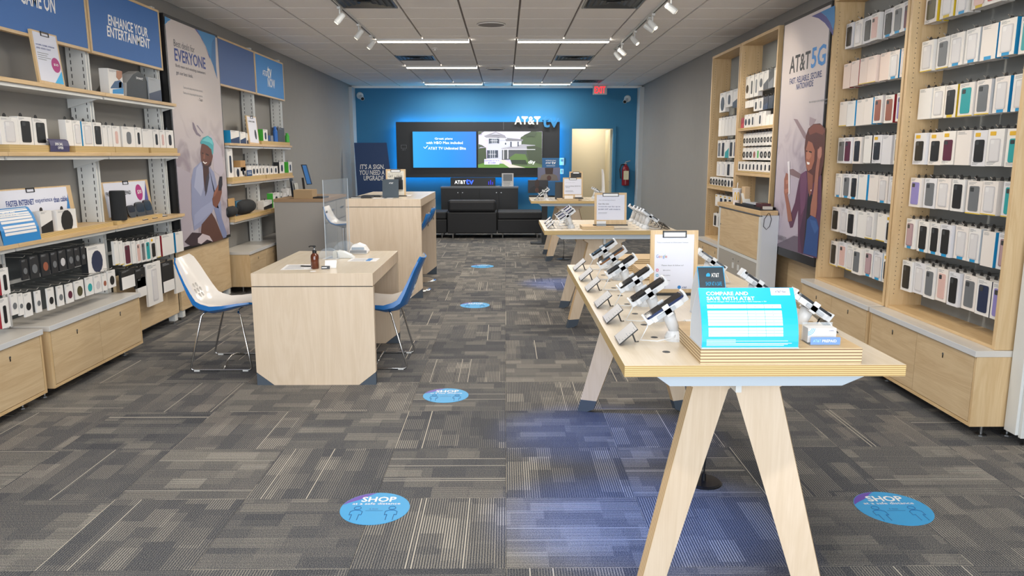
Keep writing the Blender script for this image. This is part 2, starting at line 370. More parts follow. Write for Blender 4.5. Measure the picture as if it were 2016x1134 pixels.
for x0, y0, lab, nx in ((-1.66, 7.45, 'metal ceiling air grille, near left, cut by the photo top', 1), (.785, 7.45, 'metal ceiling air grille, near right, cut by the photo top', 1),
                    (-1.66, 11.71, 'metal ceiling air grille between the left linear lights', 1), (.785, 11.71, 'metal ceiling air grille between the right linear lights', 1), (1.39, 15.37, 'pale slotted ceiling grille near the exit sign', 1)):
    t = empty('ceiling_vent', (x0+.29, y0+.29, ZC), lab, 'vent', 'ceiling grilles')
    MB().box(x0, x0+.57, y0, y0+.57, ZC-.004, ZC-.001, M_ventd).build('backing', t)
    f = MB()
    for r in (0, .555): f.box(x0, x0+.57, y0+r, y0+r+.015, ZC-.012, ZC-.004, M_vent)
    for r in (0, .555): f.box(x0+r, x0+r+.015, y0, y0+.57, ZC-.012, ZC-.004, M_vent)
    f.build('frame', t); s0 = None
    for q in range(4):                       # nested tilted louvres of a four way diffuser
        d = .035+q*.06; e = .57-d
        L_ = MB()
        for (ax, ay, bx, by) in ((d, d, e, d), (e, d, e, e), (e, e, d, e), (d, e, d, d)):
            p, r_ = Vector((x0+ax, y0+ay, ZC-.014)), Vector((x0+bx, y0+by, ZC-.014)); dd = (Vector((x0+.285, y0+.285, ZC-.014))-(p+r_)/2).normalized()*.035
            tt = (r_-p).normalized()*.035
            L_.add([p, r_, r_+dd-tt+Vector((0, 0, .012)), p+dd+tt+Vector((0, 0, .012))], [(0, 1, 2, 3), (3, 2, 1, 0)], M_vent)
        L_.build('louvre', t)
for x, y, lab in ((-.156, 9.0, 'large round ceiling speaker, the nearer of two'), (-.165, 13.5, 'round ceiling speaker, the farther of two')):
    t = empty('ceiling_speaker', (x, y, ZC), lab, 'speaker', 'ceiling speakers')
    MB().lathe([(.165, -.001), (.165, -.008), (.15, -.012), (.145, -.012), (.0, -.016)], (x, y, ZC), mat('speaker_mesh', '8c8682', .7), 32).build('grille', t)
    MB().tube([(x+.157*math.cos(a*PI/16), y+.157*math.sin(a*PI/16), ZC-.008) for a in range(32)], .008, M_bead, 6, closed=True).build('rim', t)
t = empty('sprinkler', (-.98, 10.95, ZC), 'small white fire sprinkler behind the nearest left ceiling light', 'sprinkler')
MB().lathe([(.045, -.001), (.04, -.01), (.012, -.014), (.01, -.03), (.03, -.034), (.03, -.037), (0, -.037)], (-.98, 10.95, ZC), M_bead, 16).build('rose', t)
def track(x, y0, y1, heads, side):
    t = empty('track_light', (x, (y0+y1)/2, ZC), f'{side} ceiling track rail carrying white spotlight heads', 'track light')
    MB().box(x-.018, x+.018, y0, y1, ZC-.022, ZC-.001, M_metalw).build('rail', t)
    MB().box(x-.006, x+.006, y0, y1, ZC-.0235, ZC-.0215, M_dark).build('slot', t)
    for i, (y, tx, ty, tz) in enumerate(heads):
        d = Vector((tx, ty, tz)).normalized(); c = Vector((x, y, ZC-.13))
        h = MB().box(x-.016, x+.016, y-.05, y+.05, ZC-.045, ZC-.0235, M_metalw).tube([(x, y, ZC-.045), (x, y, ZC-.1)], .008, M_metalw, 8)
        h.tube([c-d*.06, c-d*.045, c+d*.05, c+d*.06], [.022, .029, .031, .026], M_metalw, 16)
        o = h.build('spotlight_head', t, smooth=False)
        MB().tube([c+d*.0605, c+d*.062], .023, mat('warm_lens', 'fff1d0', .3, emit=2.5), 16).build('lens', o)
        spot('track_lamp', c+d*.08, c+d*2, 26, (1, .88, .68), 1.1, .7, .03)
track(-1.66, 3.6, 9.96, [(8.9, -1, -.1, -1.3), (7.9, -1, -.2, -1.2), (9.7, -1, -.2, -1.3), (6.2, -1, -.3, -1.3), (5.0, -1, 0, -1.3)], 'left')
track(1.56, 3.6, 11.0, [(10.75, .8, -.5, -1.1), (10.35, 1.1, .0, -.9), (9.35, .8, -.7, -1.1), (8.45, 1.2, -.1, -.8), (8.25, .9, -.9, -1.2), (7.35, 1.2, .1, -.8), (5.4, 1, 0, -1.1), (4.4, 1, 0, -1.2)], 'right')
# exit sign
p = atY(1181, 177, YB-.25)
t = empty('exit_sign', (p.x, YB-.25, ZC), 'lit red exit sign hanging at the top right of the blue wall', 'sign')
MB().box(p.x-.15, p.x+.15, YB-.27, YB-.23, p.z-.1, p.z+.1, mat('clear_panel_edge', 'b8b4b4', .3)).box(p.x-.1, p.x+.1, YB-.275, YB-.225, p.z+.1, ZC-.002, M_metalw).build('housing', t, bevel=.01)
text('lettering', 'EXIT', (p.x-.115, YB-.271, p.z-.07), (1, 0, 0), (0, 0, 1), .23, .14, mat('exit_red', 'ff2028', .4, emit=2.2), t, .02)
for px, py, s, lab in ((708, 188, 1, 'white bullet security camera at the left end of the blue wall'), (1236, 194, -1, 'white bullet security camera at the right end of the blue wall')):
    p = atY(px, py, YB-.05)
    t = empty('security_camera', p, lab, 'camera', 'security cameras')
    MB().lathe([(.075, .049), (.075, .03), (.055, .0), (0, -.02)][::-1], p, M_metalw, 20, 'y').build('mount', t, smooth=False)
    a = p+Vector((s*.03, -.02, -.02)); b = a+Vector((s*.06, -.14, -.06))
    o = MB().tube([a, b], .04, M_metalw, 16).build('barrel', t); MB().tube([b+(b-a).normalized()*.001, b+(b-a).normalized()*.006], .034, M_black, 16).build('lens', o)
# ------------------------------------------------------------------ video wall
Yp = 16.62; a, b = atY(779, 240, Yp), atY(1101, 349, Yp)
M_cove = mat('blue_led_strip', '35c0ff', .4, emit=16)
t = empty('video_wall', ((a.x+b.x)/2, Yp, b.z), 'wide charcoal video wall panel with blue backlight holding two screens', 'panel')
MB().box(a.x, b.x, Yp, Yp+.05, b.z, a.z, M_dark).build('panel', t, bevel=.004)
MB().box(a.x+.3, b.x-.3, Yp+.05, YB, b.z+.3, a.z-.3, M_dark).build('wall_mount', t)
for (x0, x1, z0, z1) in ((a.x+.02, b.x-.02, a.z-.035, a.z-.015), (a.x+.02, b.x-.02, b.z+.015, b.z+.035), (a.x+.015, a.x+.035, b.z+.04, a.z-.04), (b.x-.035, b.x-.015, b.z+.04, a.z-.04)):
    MB().box(x0, x1, Yp+.052, Yp+.09, z0, z1, M_cove).build('led_strip', t)
MB().box(-.035, -.031, Yp-.003, Yp+.001, a.z-.17, a.z, M_grey).build('joint', t)
ic = atY(795, 289, Yp)
o = MB()
for q in ((-.06, -.035, .12, .004), (-.06, .035, .12, .004), (-.06, -.035, .004, .07), (.056, -.035, .004, .07)): o.box(ic.x+q[0], ic.x+q[0]+q[2], Yp-.003, Yp+.001, ic.z+q[1], ic.z+q[1]+q[3], M_grey)
o.build('screen_icon', t); text('lettering', 'AT&T TV', (ic.x-.04, Yp-.001, ic.z-.075), (1, 0, 0), (0, 0, 1), .08, .018, M_grey, t)
def E(name, c, e=1.0): return mat('lit_'+name, c, .4, emit=e)
a, b = atY(811, 258, 16.57), atY(939, 331, 16.57)
t = empty('television', ((a.x+b.x)/2, 16.6, b.z), 'left television on the video wall showing a blue plans screen', 'television')
MB().box(a.x, b.x, 16.581, 16.615, b.z, a.z, M_black).build('body', t)
def blue_screen():
    m = mat('lit_blue_screen', '18a8ff', .4, emit=1.0); nt = m.node_tree; bb = nt.nodes['Principled BSDF']
    tc = nt.nodes.new('ShaderNodeTexCoord'); g = nt.nodes.new('ShaderNodeSeparateXYZ'); cr = nt.nodes.new('ShaderNodeValToRGB')
    nt.links.new(tc.outputs['Generated'], g.inputs[0]); nt.links.new(g.outputs[0], cr.inputs[0])
    e = cr.color_ramp.elements; e[0].color = srgb('2fb4ff')+(1,); e[1].color = srgb('2f8cff')+(1,); q = e.new(.55); q.color = srgb('0a9dff')+(1,)
    nt.links.new(cr.outputs[0], bb.inputs['Emission Color']); bb.inputs['Base Color'].default_value = (.01, .02, .03, 1); return m
s = MB().box(a.x+.012, b.x-.012, 16.577, 16.582, b.z+.012, a.z-.012, blue_screen()).build('screen', t)
W_ = E('white', 'ffffff', 1.1)
for str_, x0, x1, y in (('Great plans', 856, 891, 276), ('with HBO Max included', 839, 911, 283.5), ('AT&T TV Unlimited Elite', 843, 917, 294.5)):
    p, q = atY(x0, y, 16.575), atY(x1, y, 16.575); text('lettering', str_, (p.x, 16.576, p.z), (1, 0, 0), (0, 0, 1), q.x-p.x, .055, W_, s, .0)
p = atY(834, 291, 16.575); MB().tube([(p.x, 16.574, p.z+.02), (p.x+.03, 16.574, p.z-.015), (p.x+.09, 16.574, p.z+.045)], .006, W_, 5).build('tick', s)
a, b = atY(941, 258, 16.57), atY(1068, 331, 16.57)
t = empty('television', ((a.x+b.x)/2, 16.6, b.z), 'right television on the video wall showing a large house', 'television')
MB().box(a.x, b.x, 16.581, 16.615, b.z, a.z, M_black).build('body', t)
s = MB().box(a.x+.01, b.x-.01, 16.577, 16.582, b.z+.01, a.z-.01, E('lilac_sky', 'c3bbd6', .8)).build('screen', t)
LAY = [0]
def pp(pts, Y, name, parent, m, lift=.0012):       # polygon from picture points on a wall facing the room front
    LAY[0] += 1; y = Y-.0008-.0005*LAY[0]
    P3 = [atY(px, py, Y) for px, py in pts]
    return MB().prism([(q.x, q.z) for q in P3], (0, y, 0), (1, 0, 0), (0, 0, 1), (0, .0004, 0), m).build(name, parent, loc=(P3[0].x, y, P3[0].z))
def cr(px, py): return 940+px/4.447, 180+py/4.447
HY = 16.576; LAY[0] = 0
pic = [('lawn', '5f8a3a', [(5, 615), (565, 660), (565, 668), (5, 668)]), ('trees', '5d6f4c', [(300, 500), (565, 470), (565, 668), (300, 650)]), ('tree', '46543c', [(380, 400), (470, 350), (565, 352), (565, 640), (420, 600), (360, 470)]),
       ('hedge', '3e4a33', [(5, 500), (75, 490), (80, 620), (5, 640)]), ('house_wall', 'bcbfcc', [(95, 395), (245, 395), (385, 430), (385, 500), (215, 505), (215, 600), (85, 600)]),
       ('roof', '85858f', [(55, 390), (160, 352), (240, 385), (255, 412), (75, 408)]), ('roof', '77777f', [(240, 405), (400, 420), (395, 435), (250, 435)]), ('porch_roof', '9a9aa4', [(210, 497), (400, 462), (505, 470), (500, 508), (210, 508)]),
       ('porch', '4b4f52', [(215, 508), (430, 508), (430, 590), (215, 600)]), ('bush', '55703c', [(280, 580), (330, 545), (420, 550), (440, 600), (440, 640), (300, 632)]), ('path', 'cfc8bd', [(195, 600), (240, 600), (300, 640), (420, 668), (280, 668), (215, 625)]),
       ('window', '505a66', [(112, 410), (178, 405), (178, 452), (112, 455)]), ('window', '46505c', [(95, 515), (165, 515), (165, 580), (95, 585)]), ('window', 'dfe0ea', [(300, 440), (350, 440), (350, 482), (300, 482)]), ('shutter', '3a4050', [(178, 403), (190, 403), (190, 455), (178, 455)]), ('shutter', '3a4050', [(165, 515), (180, 515), (180, 580), (165, 580)]),
       ('porch_post', 'd8d8e0', [(262, 510), (270, 510), (270, 590), (262, 590)]), ('porch_post', 'd8d8e0', [(225, 510), (232, 510), (232, 595), (225, 595)]), ('round_window', 'e6e6ee', [(246+13*math.cos(k*PI/6), 458+16*math.sin(k*PI/6)) for k in range(12)]), ('round_window', '505a66', [(246+8*math.cos(k*PI/6), 458+11*math.sin(k*PI/6)) for k in range(12)]), ('caption', 'dcdcf4', [(60, 592), (192, 598), (192, 640), (60, 640)])]
pic += [('branch', '4a5344', [(5, 352), (60, 352), (30, 366), (42, 372), (5, 380)]), ('branch', '4a5344', [(5, 460), (40, 470), (70, 490), (30, 486), (5, 500)]), ('branch', '3f4a3a', [(470, 352), (400, 385), (440, 380), (420, 400), (470, 390), (500, 400), (520, 352)]), ('gable', 'a5a6b0', [(118, 380), (160, 358), (205, 380)]), ('hedge', '2f3a2a', [(290, 600), (420, 600), (440, 640), (300, 634)]), ('trees', '3f4838', [(430, 480), (500, 475), (565, 500), (565, 640), (450, 600)]), ('shutter', '3a4050', [(100, 410), (112, 408), (112, 455), (100, 457)]), ('shutter', '3a4050', [(84, 515), (95, 515), (95, 585), (84, 587)]), ('shutter', '3a4050', [(288, 440), (300, 440), (300, 484), (288, 486)]), ('shutter', '3a4050', [(350, 440), (360, 440), (360, 480), (350, 482)])]
for xx, ya, yb in ((144, 407, 454), (128, 408, 454), (161, 406, 453), (130, 515, 583), (112, 515, 584), (148, 515, 582), (325, 440, 482)): pic.append(('mullion', 'e4e4ee', [(xx, ya), (xx+3, ya), (xx+3, yb), (xx, yb)]))
for yy, xa, xb in ((430, 112, 178), (548, 95, 165)): pic.append(('mullion', 'e4e4ee', [(xa, yy), (xb, yy), (xb, yy+3), (xa, yy+3)]))
pic.append(('eave', 'd8d8e2', [(52, 390), (75, 406), (258, 410), (258, 416), (72, 412)])); pic.append(('porch_beam', 'e0e0ea', [(208, 506), (505, 506), (505, 511), (208, 511)]))
for nm, c, P_ in pic: pp([cr(*q) for q in P_], HY, nm, s, E(c, c, .75))
for s_, x0, x1, y, h, c in (('BREWERS ESTATE', 62, 190, 612, .028, '4a3aa8'), ('$12,000', 95, 160, 634, .04, '33307a'), ('diy', 445, 505, 640, .09, 'ffffff')):
    p, q = atY(*cr(x0, y), HY), atY(*cr(x1, y), HY); text('lettering', s_, (p.x, HY-.0008-.0005*LAY[0]-.001, p.z), (1, 0, 0), (0, 0, 1), q.x-p.x, h, E(c, c, 1), s, .02)
# raised logo letters on the panel top
YL = 16.56
t = empty('wall_lettering', atY(1055, 250, YL), 'raised white and blue tv logo letters on the top right of the video wall', 'sign')
def raised(s_, x0, x1, y1, y0, mm, bold, dep=.05):
    p, q = atY(x0, y1, YL), atY(x1, y0, YL); V, F = tmesh(s_, bold, 0)
    o = text('letters', s_, (p.x, YL, p.z), (1, 0, 0), (0, 0, 1), q.x-p.x, q.z-p.z, mm, t, bold, lift=0)
    o.modifiers.new('depth', 'SOLIDIFY').thickness = dep; o.modifiers['depth'].offset = -1; return o
raised('AT&T', 1013, 1064, 245, 229, mat('lit_letter_white', 'fff6e0', .4, emit=.55), .03)
raised('tv', 1067, 1101, 251, 228, mat('letter_blue', '2f7fb8', .4), .03)
# wall plates
p = atY(1106, 318, YB)
t = empty('thermostat', (p.x, YB, p.z-.1), 'white thermostat between the video wall and the doorway', 'thermostat'); MB().box(p.x-.05, p.x+.05, YB-.03, YB-.001, p.z-.08, p.z+.08, M_metalw).build('case', t, bevel=.006); MB().box(p.x-.03, p.x+.03, YB-.033, YB-.03, p.z, p.z+.05, M_grey).build('display', t)
p = atY(1106, 337, YB)
t = empty('wall_switch', (p.x, YB, p.z-.05), 'small white light switch under the thermostat', 'switch'); MB().box(p.x-.04, p.x+.04, YB-.012, YB-.001, p.z-.06, p.z+.05, M_metalw).build('plate', t); MB().box(p.x-.012, p.x+.012, YB-.02, YB-.012, p.z-.03, p.z+.03, M_grey).build('rocker', t)
# fire extinguisher
p = atY(1231, 366, YB-.08); s_ = .0115
t = empty('fire_extinguisher', (p.x, p.y, p.z), 'red fire extinguisher hung on the blue wall right of the doorway', 'extinguisher')
Mr = mat('extinguisher_red', '7c1420', .3)
MB().lathe([(.0, 0), (.075, .01), (.082, .03), (.082, .36), (.06, .42), (.028, .45), (.028, .48)], (p.x, p.y, p.z), Mr, 20).build('cylinder', t, smooth=False)
MB().box(p.x-.055, p.x+.055, p.y-.086, p.y-.07, p.z+.14, p.z+.33, mat('label_cream', 'd8d2b0', .5)).build('label_sheet', t)
MB().tube([(p.x-.01, p.y-.02, p.z+.48), (p.x-.01, p.y-.02, p.z+.52), (p.x+.09, p.y-.05, p.z+.55)], .012, M_steel, 8).build('handle', t)
MB().tube([(p.x-.02, p.y, p.z+.47), (p.x-.1, p.y, p.z+.46), (p.x-.13, p.y, p.z+.36), (p.x-.11, p.y-.02, p.z+.16)], .014, M_black, 8).build('hose', t)
MB().box(p.x-.03, p.x+.03, YB-.012, YB-.001, p.z+.3, p.z+.5, M_steel).build('bracket', t)
# console, sofa
Yc = 16.0; a, b = atY(868, 368, Yc), atY(1020, 368, Yc)
t = empty('media_console', ((a.x+b.x)/2, Yc+.2, 0), 'long black media console under the video wall', 'console')
MB().box(a.x, b.x, Yc, Yc+.45, 0, a.z-.03, M_dark).build('body', t); MB().box(a.x-.01, b.x+.01, Yc-.01, Yc+.46, a.z-.029, a.z, mat('console_top', '6f7276', .3)).build('top', t)
n = 4; wd = (b.x-a.x)/n
for k in range(n):
    d = MB().box(a.x+k*wd+.004, a.x+(k+1)*wd-.004, Yc-.018, Yc-.001, .03, a.z-.04, mat('console_door', '232427', .45)).build('door', t)
    hx = a.x+k*wd+(wd-.05 if k % 2 == 0 else .05); MB().lathe([(.012, 0), (.012, -.02), (0, -.02)][::-1], (hx, Yc-.019, a.z-.12), M_steel, 10, 'y').build('knob', d)
a2 = atY(887, 368, Yc+.1); b2 = atY(975, 350, Yc+.1)
t = empty('light_box', ((a2.x+b2.x)/2, Yc+.12, a.z), 'black box with glowing tv logo lying on the console', 'box')
MB().box(a2.x, b2.x, Yc+.1, Yc+.3, a.z, b2.z, M_black).build('case', t, bevel=.004)
MB().box(a2.x-.01, b2.x+.1, Yc+.06, Yc+.32, a.z, a.z+.012, M_grey).build('base_plate', t)
zc_ = (a.z+b2.z)/2
text('lettering', 'AT&T', (atY(895, 365, Yc+.1).x, Yc+.099, zc_-.035), (1, 0, 0), (0, 0, 1), .235, .075, W_, t, .03)
text('lettering', 'tv', (atY(917, 365, Yc+.1).x, Yc+.099, zc_-.045), (1, 0, 0), (0, 0, 1), .17, .11, E('royal', '2f5cff', 1.6), t, .03)
x_ = atY(965, 360, Yc).x
for dx in (-.035, .005, .045): MB().box(x_+dx, x_+dx+.008, Yc+.096, Yc+.099, zc_-.05, zc_+.05-abs(dx), E('violet', '2a28ff', 2)).build('led_bar', t)
p, q = atY(988, 368, Yc+.1), atY(1011, 341, Yc+.1)
t = empty('acrylic_sign', ((p.x+q.x)/2, Yc+.12, a.z), 'small white portrait flyer in clear stand at the console right end', 'sign')
MB().box(p.x, q.x, Yc+.1, Yc+.108, a.z, q.z, M_offw).box(p.x, q.x, Yc+.1, Yc+.2, a.z, a.z+.004, M_grey).build('stand', t)
MB().box(p.x+.03, q.x-.03, Yc+.098, Yc+.1, a.z+.12, q.z-.02, M_grey).build('picture', t); lines('print_lines', (p.x+.03, Yc+.099, a.z+.02), (1, 0, 0), (0, 0, 1), q.x-p.x-.06, .09, 4, M_grey, t)
M_leather = mat('black_leatherette', '1a1b1f', .6, bump=.1, bscale=90)
def seat_block(x0, x1, y0, y1, lab, back):
    t = empty('lounge_seat', ((x0+x1)/2, (y0+y1)/2, 0), lab, 'sofa', 'black lounge seats')
    MB().box(x0, x1, y0, y1, .1, .505 if back else .365, M_leather).build('base', t, bevel=.015)
    if not back: MB().box(x0+.003, x1-.003, y0+.003, y1-.005, .367, .51, M_leather).build('seat_cushion', t, bevel=.025)
    if back: MB().box(x0+.01, x1-.01, y0+.005, y0+.2, .507, .74, M_leather).build('back_cushion', t, bevel=.05)
    for x in (x0+.1, x1-.1):
        for y in (y0+.07, y1-.1): MB().lathe([(.016, 0), (.016, .1), (0, .1)], (x, y, 0), M_chrome, 12).build('leg', t)
seat_block(-1.115, -.165, 14.38, 15.15, 'black low-backed lounge seat facing the video wall', True)
seat_block(-2.0, -1.13, 14.45, 15.15, 'black backless lounge seat half hidden behind the tall counter', False)
seat_block(-.15, .72, 14.42, 15.15, 'black backless lounge seat beside the farthest phone table', False)
# leaning blue banner
YBN = 15.6
t = empty('floor_banner', (-2.8, YBN, 0), 'navy standing banner about an upgrade by the back left corner', 'banner')
u = Vector((1, 0, 0)); P_ = [(697, 281), (761, 281), (768, 335), (778, 412), (706, 412)]
q = [atY(x, y, YBN) for x, y in P_]
MB().prism([(k.x, k.z) for k in (q[0], q[1], q[2], q[3], q[4])]+[], (0, YBN, 0), (1, 0, 0), (0, 0, 1), (0, .012, 0), mat('banner_navy', '22406f', .5)).build('panel', t)
MB().box(q[4].x, q[3].x, YBN-.15, YBN+.15, 0, .04, M_steel).tube([(q[4].x+.4, YBN+.03, .04), (q[4].x+.4, YBN+.03, q[0].z-.1)], .012, M_steel, 8).box(q[4].x, q[3].x, YBN, YBN+.012, .04, q[3].z+.01, mat('banner_navy', '22406f', .5)).build('base', t)
for s_, x0, x1, y in (("IT'S A SIGN.", 709, 757, 333), ('YOU NEED A', 708, 757, 344.5), ('UPGRADE.', 716, 757, 355.5)):
    p, r = atY(x0, y, YBN), atY(x1, y, YBN); text('lettering', s_, (p.x, YBN-.001, p.z), (1, 0, 0), (0, 0, 1), r.x-p.x, .1, M_txtw, t, .03, .1)
# ------------------------------------------------------------------ cabinets and wall fixtures
M_door = wood('cabinet_veneer', 'd5bd98', 'c2a680', 'Y', rough=.45, scale=.8)
def cabinet(xf, xw, y0, y1, z0, z1, lab, ndoor=2, ctop=M_top):
    s = 1 if xw < xf else -1       # front faces +X on the left wall
    t = empty('storage_cabinet', ((xf+xw)/2, (y0+y1)/2, 0), lab, 'cabinet', 'low wall cabinets')
    MB().box(xw, xf-s*.02, y0+.004, y1-.004, z0, z1-.036, M_maple).build('body', t)
    MB().box(xf-s*.02, xf, y0+.004, y1-.004, z0, z0+.02, M_mapleY).box(xf-s*.02, xf, y0+.004, y0+.022, z0+.02, z1-.036, M_maple).box(xf-s*.02, xf, y1-.022, y1-.004, z0+.02, z1-.036, M_maple).build('face_frame', t)
    MB().box(xw, xf+s*.012, y0, y1, z1-.035, z1, ctop, {('+x' if s > 0 else '-x'): mat('counter_front_edge', 'cfd0d2', .35)}).build('worktop', t, bevel=.002)
    wd = (y1-y0-.05)/ndoor
    for k in range(ndoor):
        a_, b_ = y0+.025+k*wd+.002, y0+.025+(k+1)*wd-.002
        d = MB().box(xf-s*.018, xf, a_, b_, z0+.024, z1-.04, M_door).build('door', t)
        yk = (a_+b_)/2; zk = z1-.1; o = Vector((xf, yk, zk))
        MB().lathe([(.008, 0), (.008, s*.003), (0, s*.003)] if s > 0 else [(0, -.003), (.008, -.003), (.008, 0)], o, M_steel, 10, 'x').box(xf, xf+s*.0025, yk-.003, yk+.004, zk-.024, zk-.008, M_black).build('lock', d)
    for yy in (y0+.08, y1-.08):
        for xx in (xf-s*.12, xw+s*.1): MB().lathe([(.03, 0), (.03, .008), (.008, .012), (.008, z0)], (xx, yy, 0), M_steel, 10).build('foot', t)
    return t
cabinet(-2.95, XL+.01, 3.42, 4.655, .08, .498, 'maple two-door low cabinet with grey top in the near left corner')
cabinet(-2.95, XL+.01, 4.725, 5.945, .08, .498, 'maple two-door low cabinet left of the white seat chair')
cabinet(-2.95, XL+.01, 8.57, 9.77, .08, .49, 'maple low cabinet beyond the tall man poster, nearer of two')
cabinet(-2.95, XL+.01, 9.79, 10.99, .08, .49, 'maple low cabinet beyond the tall man poster, farther of two')
cabinet(2.60, XR-.01, 3.965, 5.185, .08, .518, 'maple two-door low cabinet at the near right, in full view')
cabinet(2.60, XR-.01, 5.215, 6.435, .08, .518, 'maple two-door low cabinet under the second right case bay')
cabinet(2.60, XR-.01, 8.87, 10.08, .08, .50, 'maple low cabinet under the farthest right shelving bay')
# left uprights and shelves
def fin(y, z0, z1, lab, x0=XL+.02, x1=-3.165):
    t = empty('shelf_upright', ((x0+x1)/2, y, z0), lab, 'upright', 'white shelving uprights')
    MB().box(x0, x1, y-.028, y-.008, z0, z1, M_metalw).box(x0, x1, y+.008, y+.028, z0, z1, M_metalw).box(x0, x1-.012, y-.008, y+.008, z0, z1, M_dark).build('channel', t)
    b = MB(); n_ = int((z1-z0)/.05)
    for k in range(n_):
        z = z0+k*.05+.01
        for xx in (x1-.025, x0+.03): b.box(xx, xx+.006, y-.0292, y-.028, z, z+.03, M_dark)
    b.build('slots', t)['kind'] = 'stuff'
    return t
FN = [(3.47, 'nearest'), (4.69, 'second'), (5.91, 'third'), (7.09, 'fourth')]
for y, nm in FN: fin(y, .50 if y < 6 else .12, 2.9, f'white slotted steel upright, {nm} on the left wall')
for y, nm in ((9.71, 'first'), (10.9, 'last')): fin(y, .49, 2.9, f'white slotted steel upright, {nm} beyond the man poster')
def lshelf(y0, y1, z, lab, riser=None, xf=-3.05, brk=True):
    t = empty('wall_shelf', ((xf+XL)/2, (y0+y1)/2, z-.026), lab, 'shelf', 'maple wall shelves')
    MB().box(XL+.002, xf, y0, y1, z-.026, z, M_mapleY).build('board', t, bevel=.001)
    if brk: MB().box(XL+.01, xf-.02, y0+.01, y1-.01, z-.05, z-.027, M_metalw).prism([(XL+.01, z-.12), (XL+.01, z-.05), (xf-.03, z-.05)], (0, y1-.05, 0), (1, 0, 0), (0, 0, 1), (0, .006, 0), M_metalw).build('bracket', t)
    return t
def riser(y0, y1, z, lab, xf=-3.058, h=.045, xw=XL+.03):
    t = empty('plywood_riser', ((xf+xw)/2, (y0+y1)/2, z), lab, 'riser', 'plywood risers on shelves')
    MB().box(xw, xf, y0, y1, z, z+h, M_mapleY, {'+x': M_ply, '-y': M_ply, '+y': M_ply}).build('slab', t); return t
BAYS = [(3.50, 4.69, 'nearest left bay'), (4.69, 5.91, 'second left bay'), (5.91, 7.16, 'third left bay')]
Z1, Z2, Z3 = 2.055, 1.605, 1.04
for y0, y1, nm in BAYS:
    lshelf(y0+.002, y1-.002, Z1, f'thin maple top shelf in the {nm}'); lshelf(y0+.002, y1-.002, Z2, f'maple middle shelf in the {nm}'); lshelf(y0+.002, y1-.002, Z3, f'maple lower shelf in the {nm}')
for z, nm in ((1.72, 'upper'), (1.295, 'middle'), (.865, 'lower')):
    lshelf(8.47, 9.69, z, f'maple {nm} shelf just beyond the man poster'); lshelf(9.694, 10.93, z, f'maple {nm} shelf at the far left end')
for i, (a_, b_) in enumerate(((4.72, 5.36), (5.44, 5.99), (6.0, 6.55), (6.60, 7.12))): riser(a_, b_, Z2, f'plywood riser on the left middle shelves, {ORD[i]} from the camera')
riser(4.72, 5.89, Z3, 'long plywood riser under the internet display board', xf=-3.075, h=.03); riser(5.95, 6.75, Z3, 'plywood riser under the black speaker', xf=-3.075, h=.03)
riser(9.6, 10.85, 1.72, 'plywood riser on the far upper shelf'); riser(8.5, 9.68, 1.295, 'plywood riser on the far middle shelf'); riser(9.71, 10.9, 1.295, 'plywood riser at the end of the far middle shelf')
riser(8.5, 9.65, .865, 'plywood riser under the black boom speakers', h=.03); riser(9.8, 10.85, .865, 'plywood riser at the end of the far lower shelf', h=.03)
# dark hanging panels and lower wood panels
def lpanel(nm, y0, y1, z0, z1, x, m, lab, cat): 
    t = MB().box(XL+.002, x, y0, y1, z0, z1, m).build(nm, loc=((XL+x)/2, (y0+y1)/2, z0)); tag(t, lab, cat); return t
M_peg = mat('charcoal_back_panel', '4c5154', .8)
lpanel('back_panel', 3.5, 4.66, .5, 1.0, XL+.02, M_peg, 'dark back panel behind hanging goods in nearest left bay', 'panel')
lpanel('back_panel', 4.72, 5.88, .5, 1.0, XL+.02, M_peg, 'dark back panel behind the hanging phone grips', 'panel')
lpanel('back_panel', 5.94, 7.09, .5, 1.0, XL+.02, M_peg, 'dark back panel behind the hanging tablet cases', 'panel')
for y0, y1, z1, lab in ((5.95, 7.055, .62, 'maple wall panel below the hanging tablet cases'), (7.125, 8.45, .67, 'maple wall panel below the tall man poster')):
    t = empty('lower_panel', (-3.2, (y0+y1)/2, 0), lab, 'panel')
    MB().box(-3.155, -3.13, y0, y1, .1, z1, M_door).build('board', t)
    for yy in (y0+.05, y1-.05): MB().box(-3.2, -3.14, yy-.03, yy+.03, .03, .1, M_metalw).lathe([(.02, 0), (.02, .005), (.006, .008), (.006, .03)], (-3.165, yy, 0), M_steel, 10).build('foot', t)
# header signs
def hsign(y0, y1, z0, z1, face, lab, xf=-3.12, th=.035):
    t = empty('header_sign', (xf, (y0+y1)/2, z0), lab, 'sign', 'blue header signs')
    MB().box(xf-th, xf-.004, y0+.02, y1-.02, z0+.02, z1-.02, face).build('face', t)
    f = MB(); f.box(xf-th, xf, y0, y1, z0, z0+.02, M_mapleY).box(xf-th, xf, y0, y1, z1-.02, z1, M_mapleY).box(xf-th, xf, y0, y0+.02, z0+.02, z1-.02, M_maple).box(xf-th, xf, y1-.02, y1, z0+.02, z1-.02, M_maple)
    f.build('frame', t); return t
M_sb = mat('sign_blue', '2d69b0', .5); M_sb2 = mat('sign_dusk_blue', '3a5c96', .5); M_sb3 = mat('sign_bright_blue', '2f86cf', .5)
XS = -3.124; UY = (0, 1, 0); UZ = (0, 0, 1)
def ltext(t, s_, px0, py0, px1, h, m, bold=.03, shear=0, X=XS, lift=.001):
    a_ = atX(px0, py0, X); b_ = atX(px1, py0, X); return text('lettering', s_, (X, a_.y, a_.z), UY, UZ, b_.y-a_.y, h, m, t, bold, shear, lift)
t = hsign(4.72, 5.88, 2.35, 2.87, M_sb, 'blue gaming header sign at the top left corner')
ltext(t, 'GAME ON', 41, 6, 108, .11, M_txtw, .04, .12)
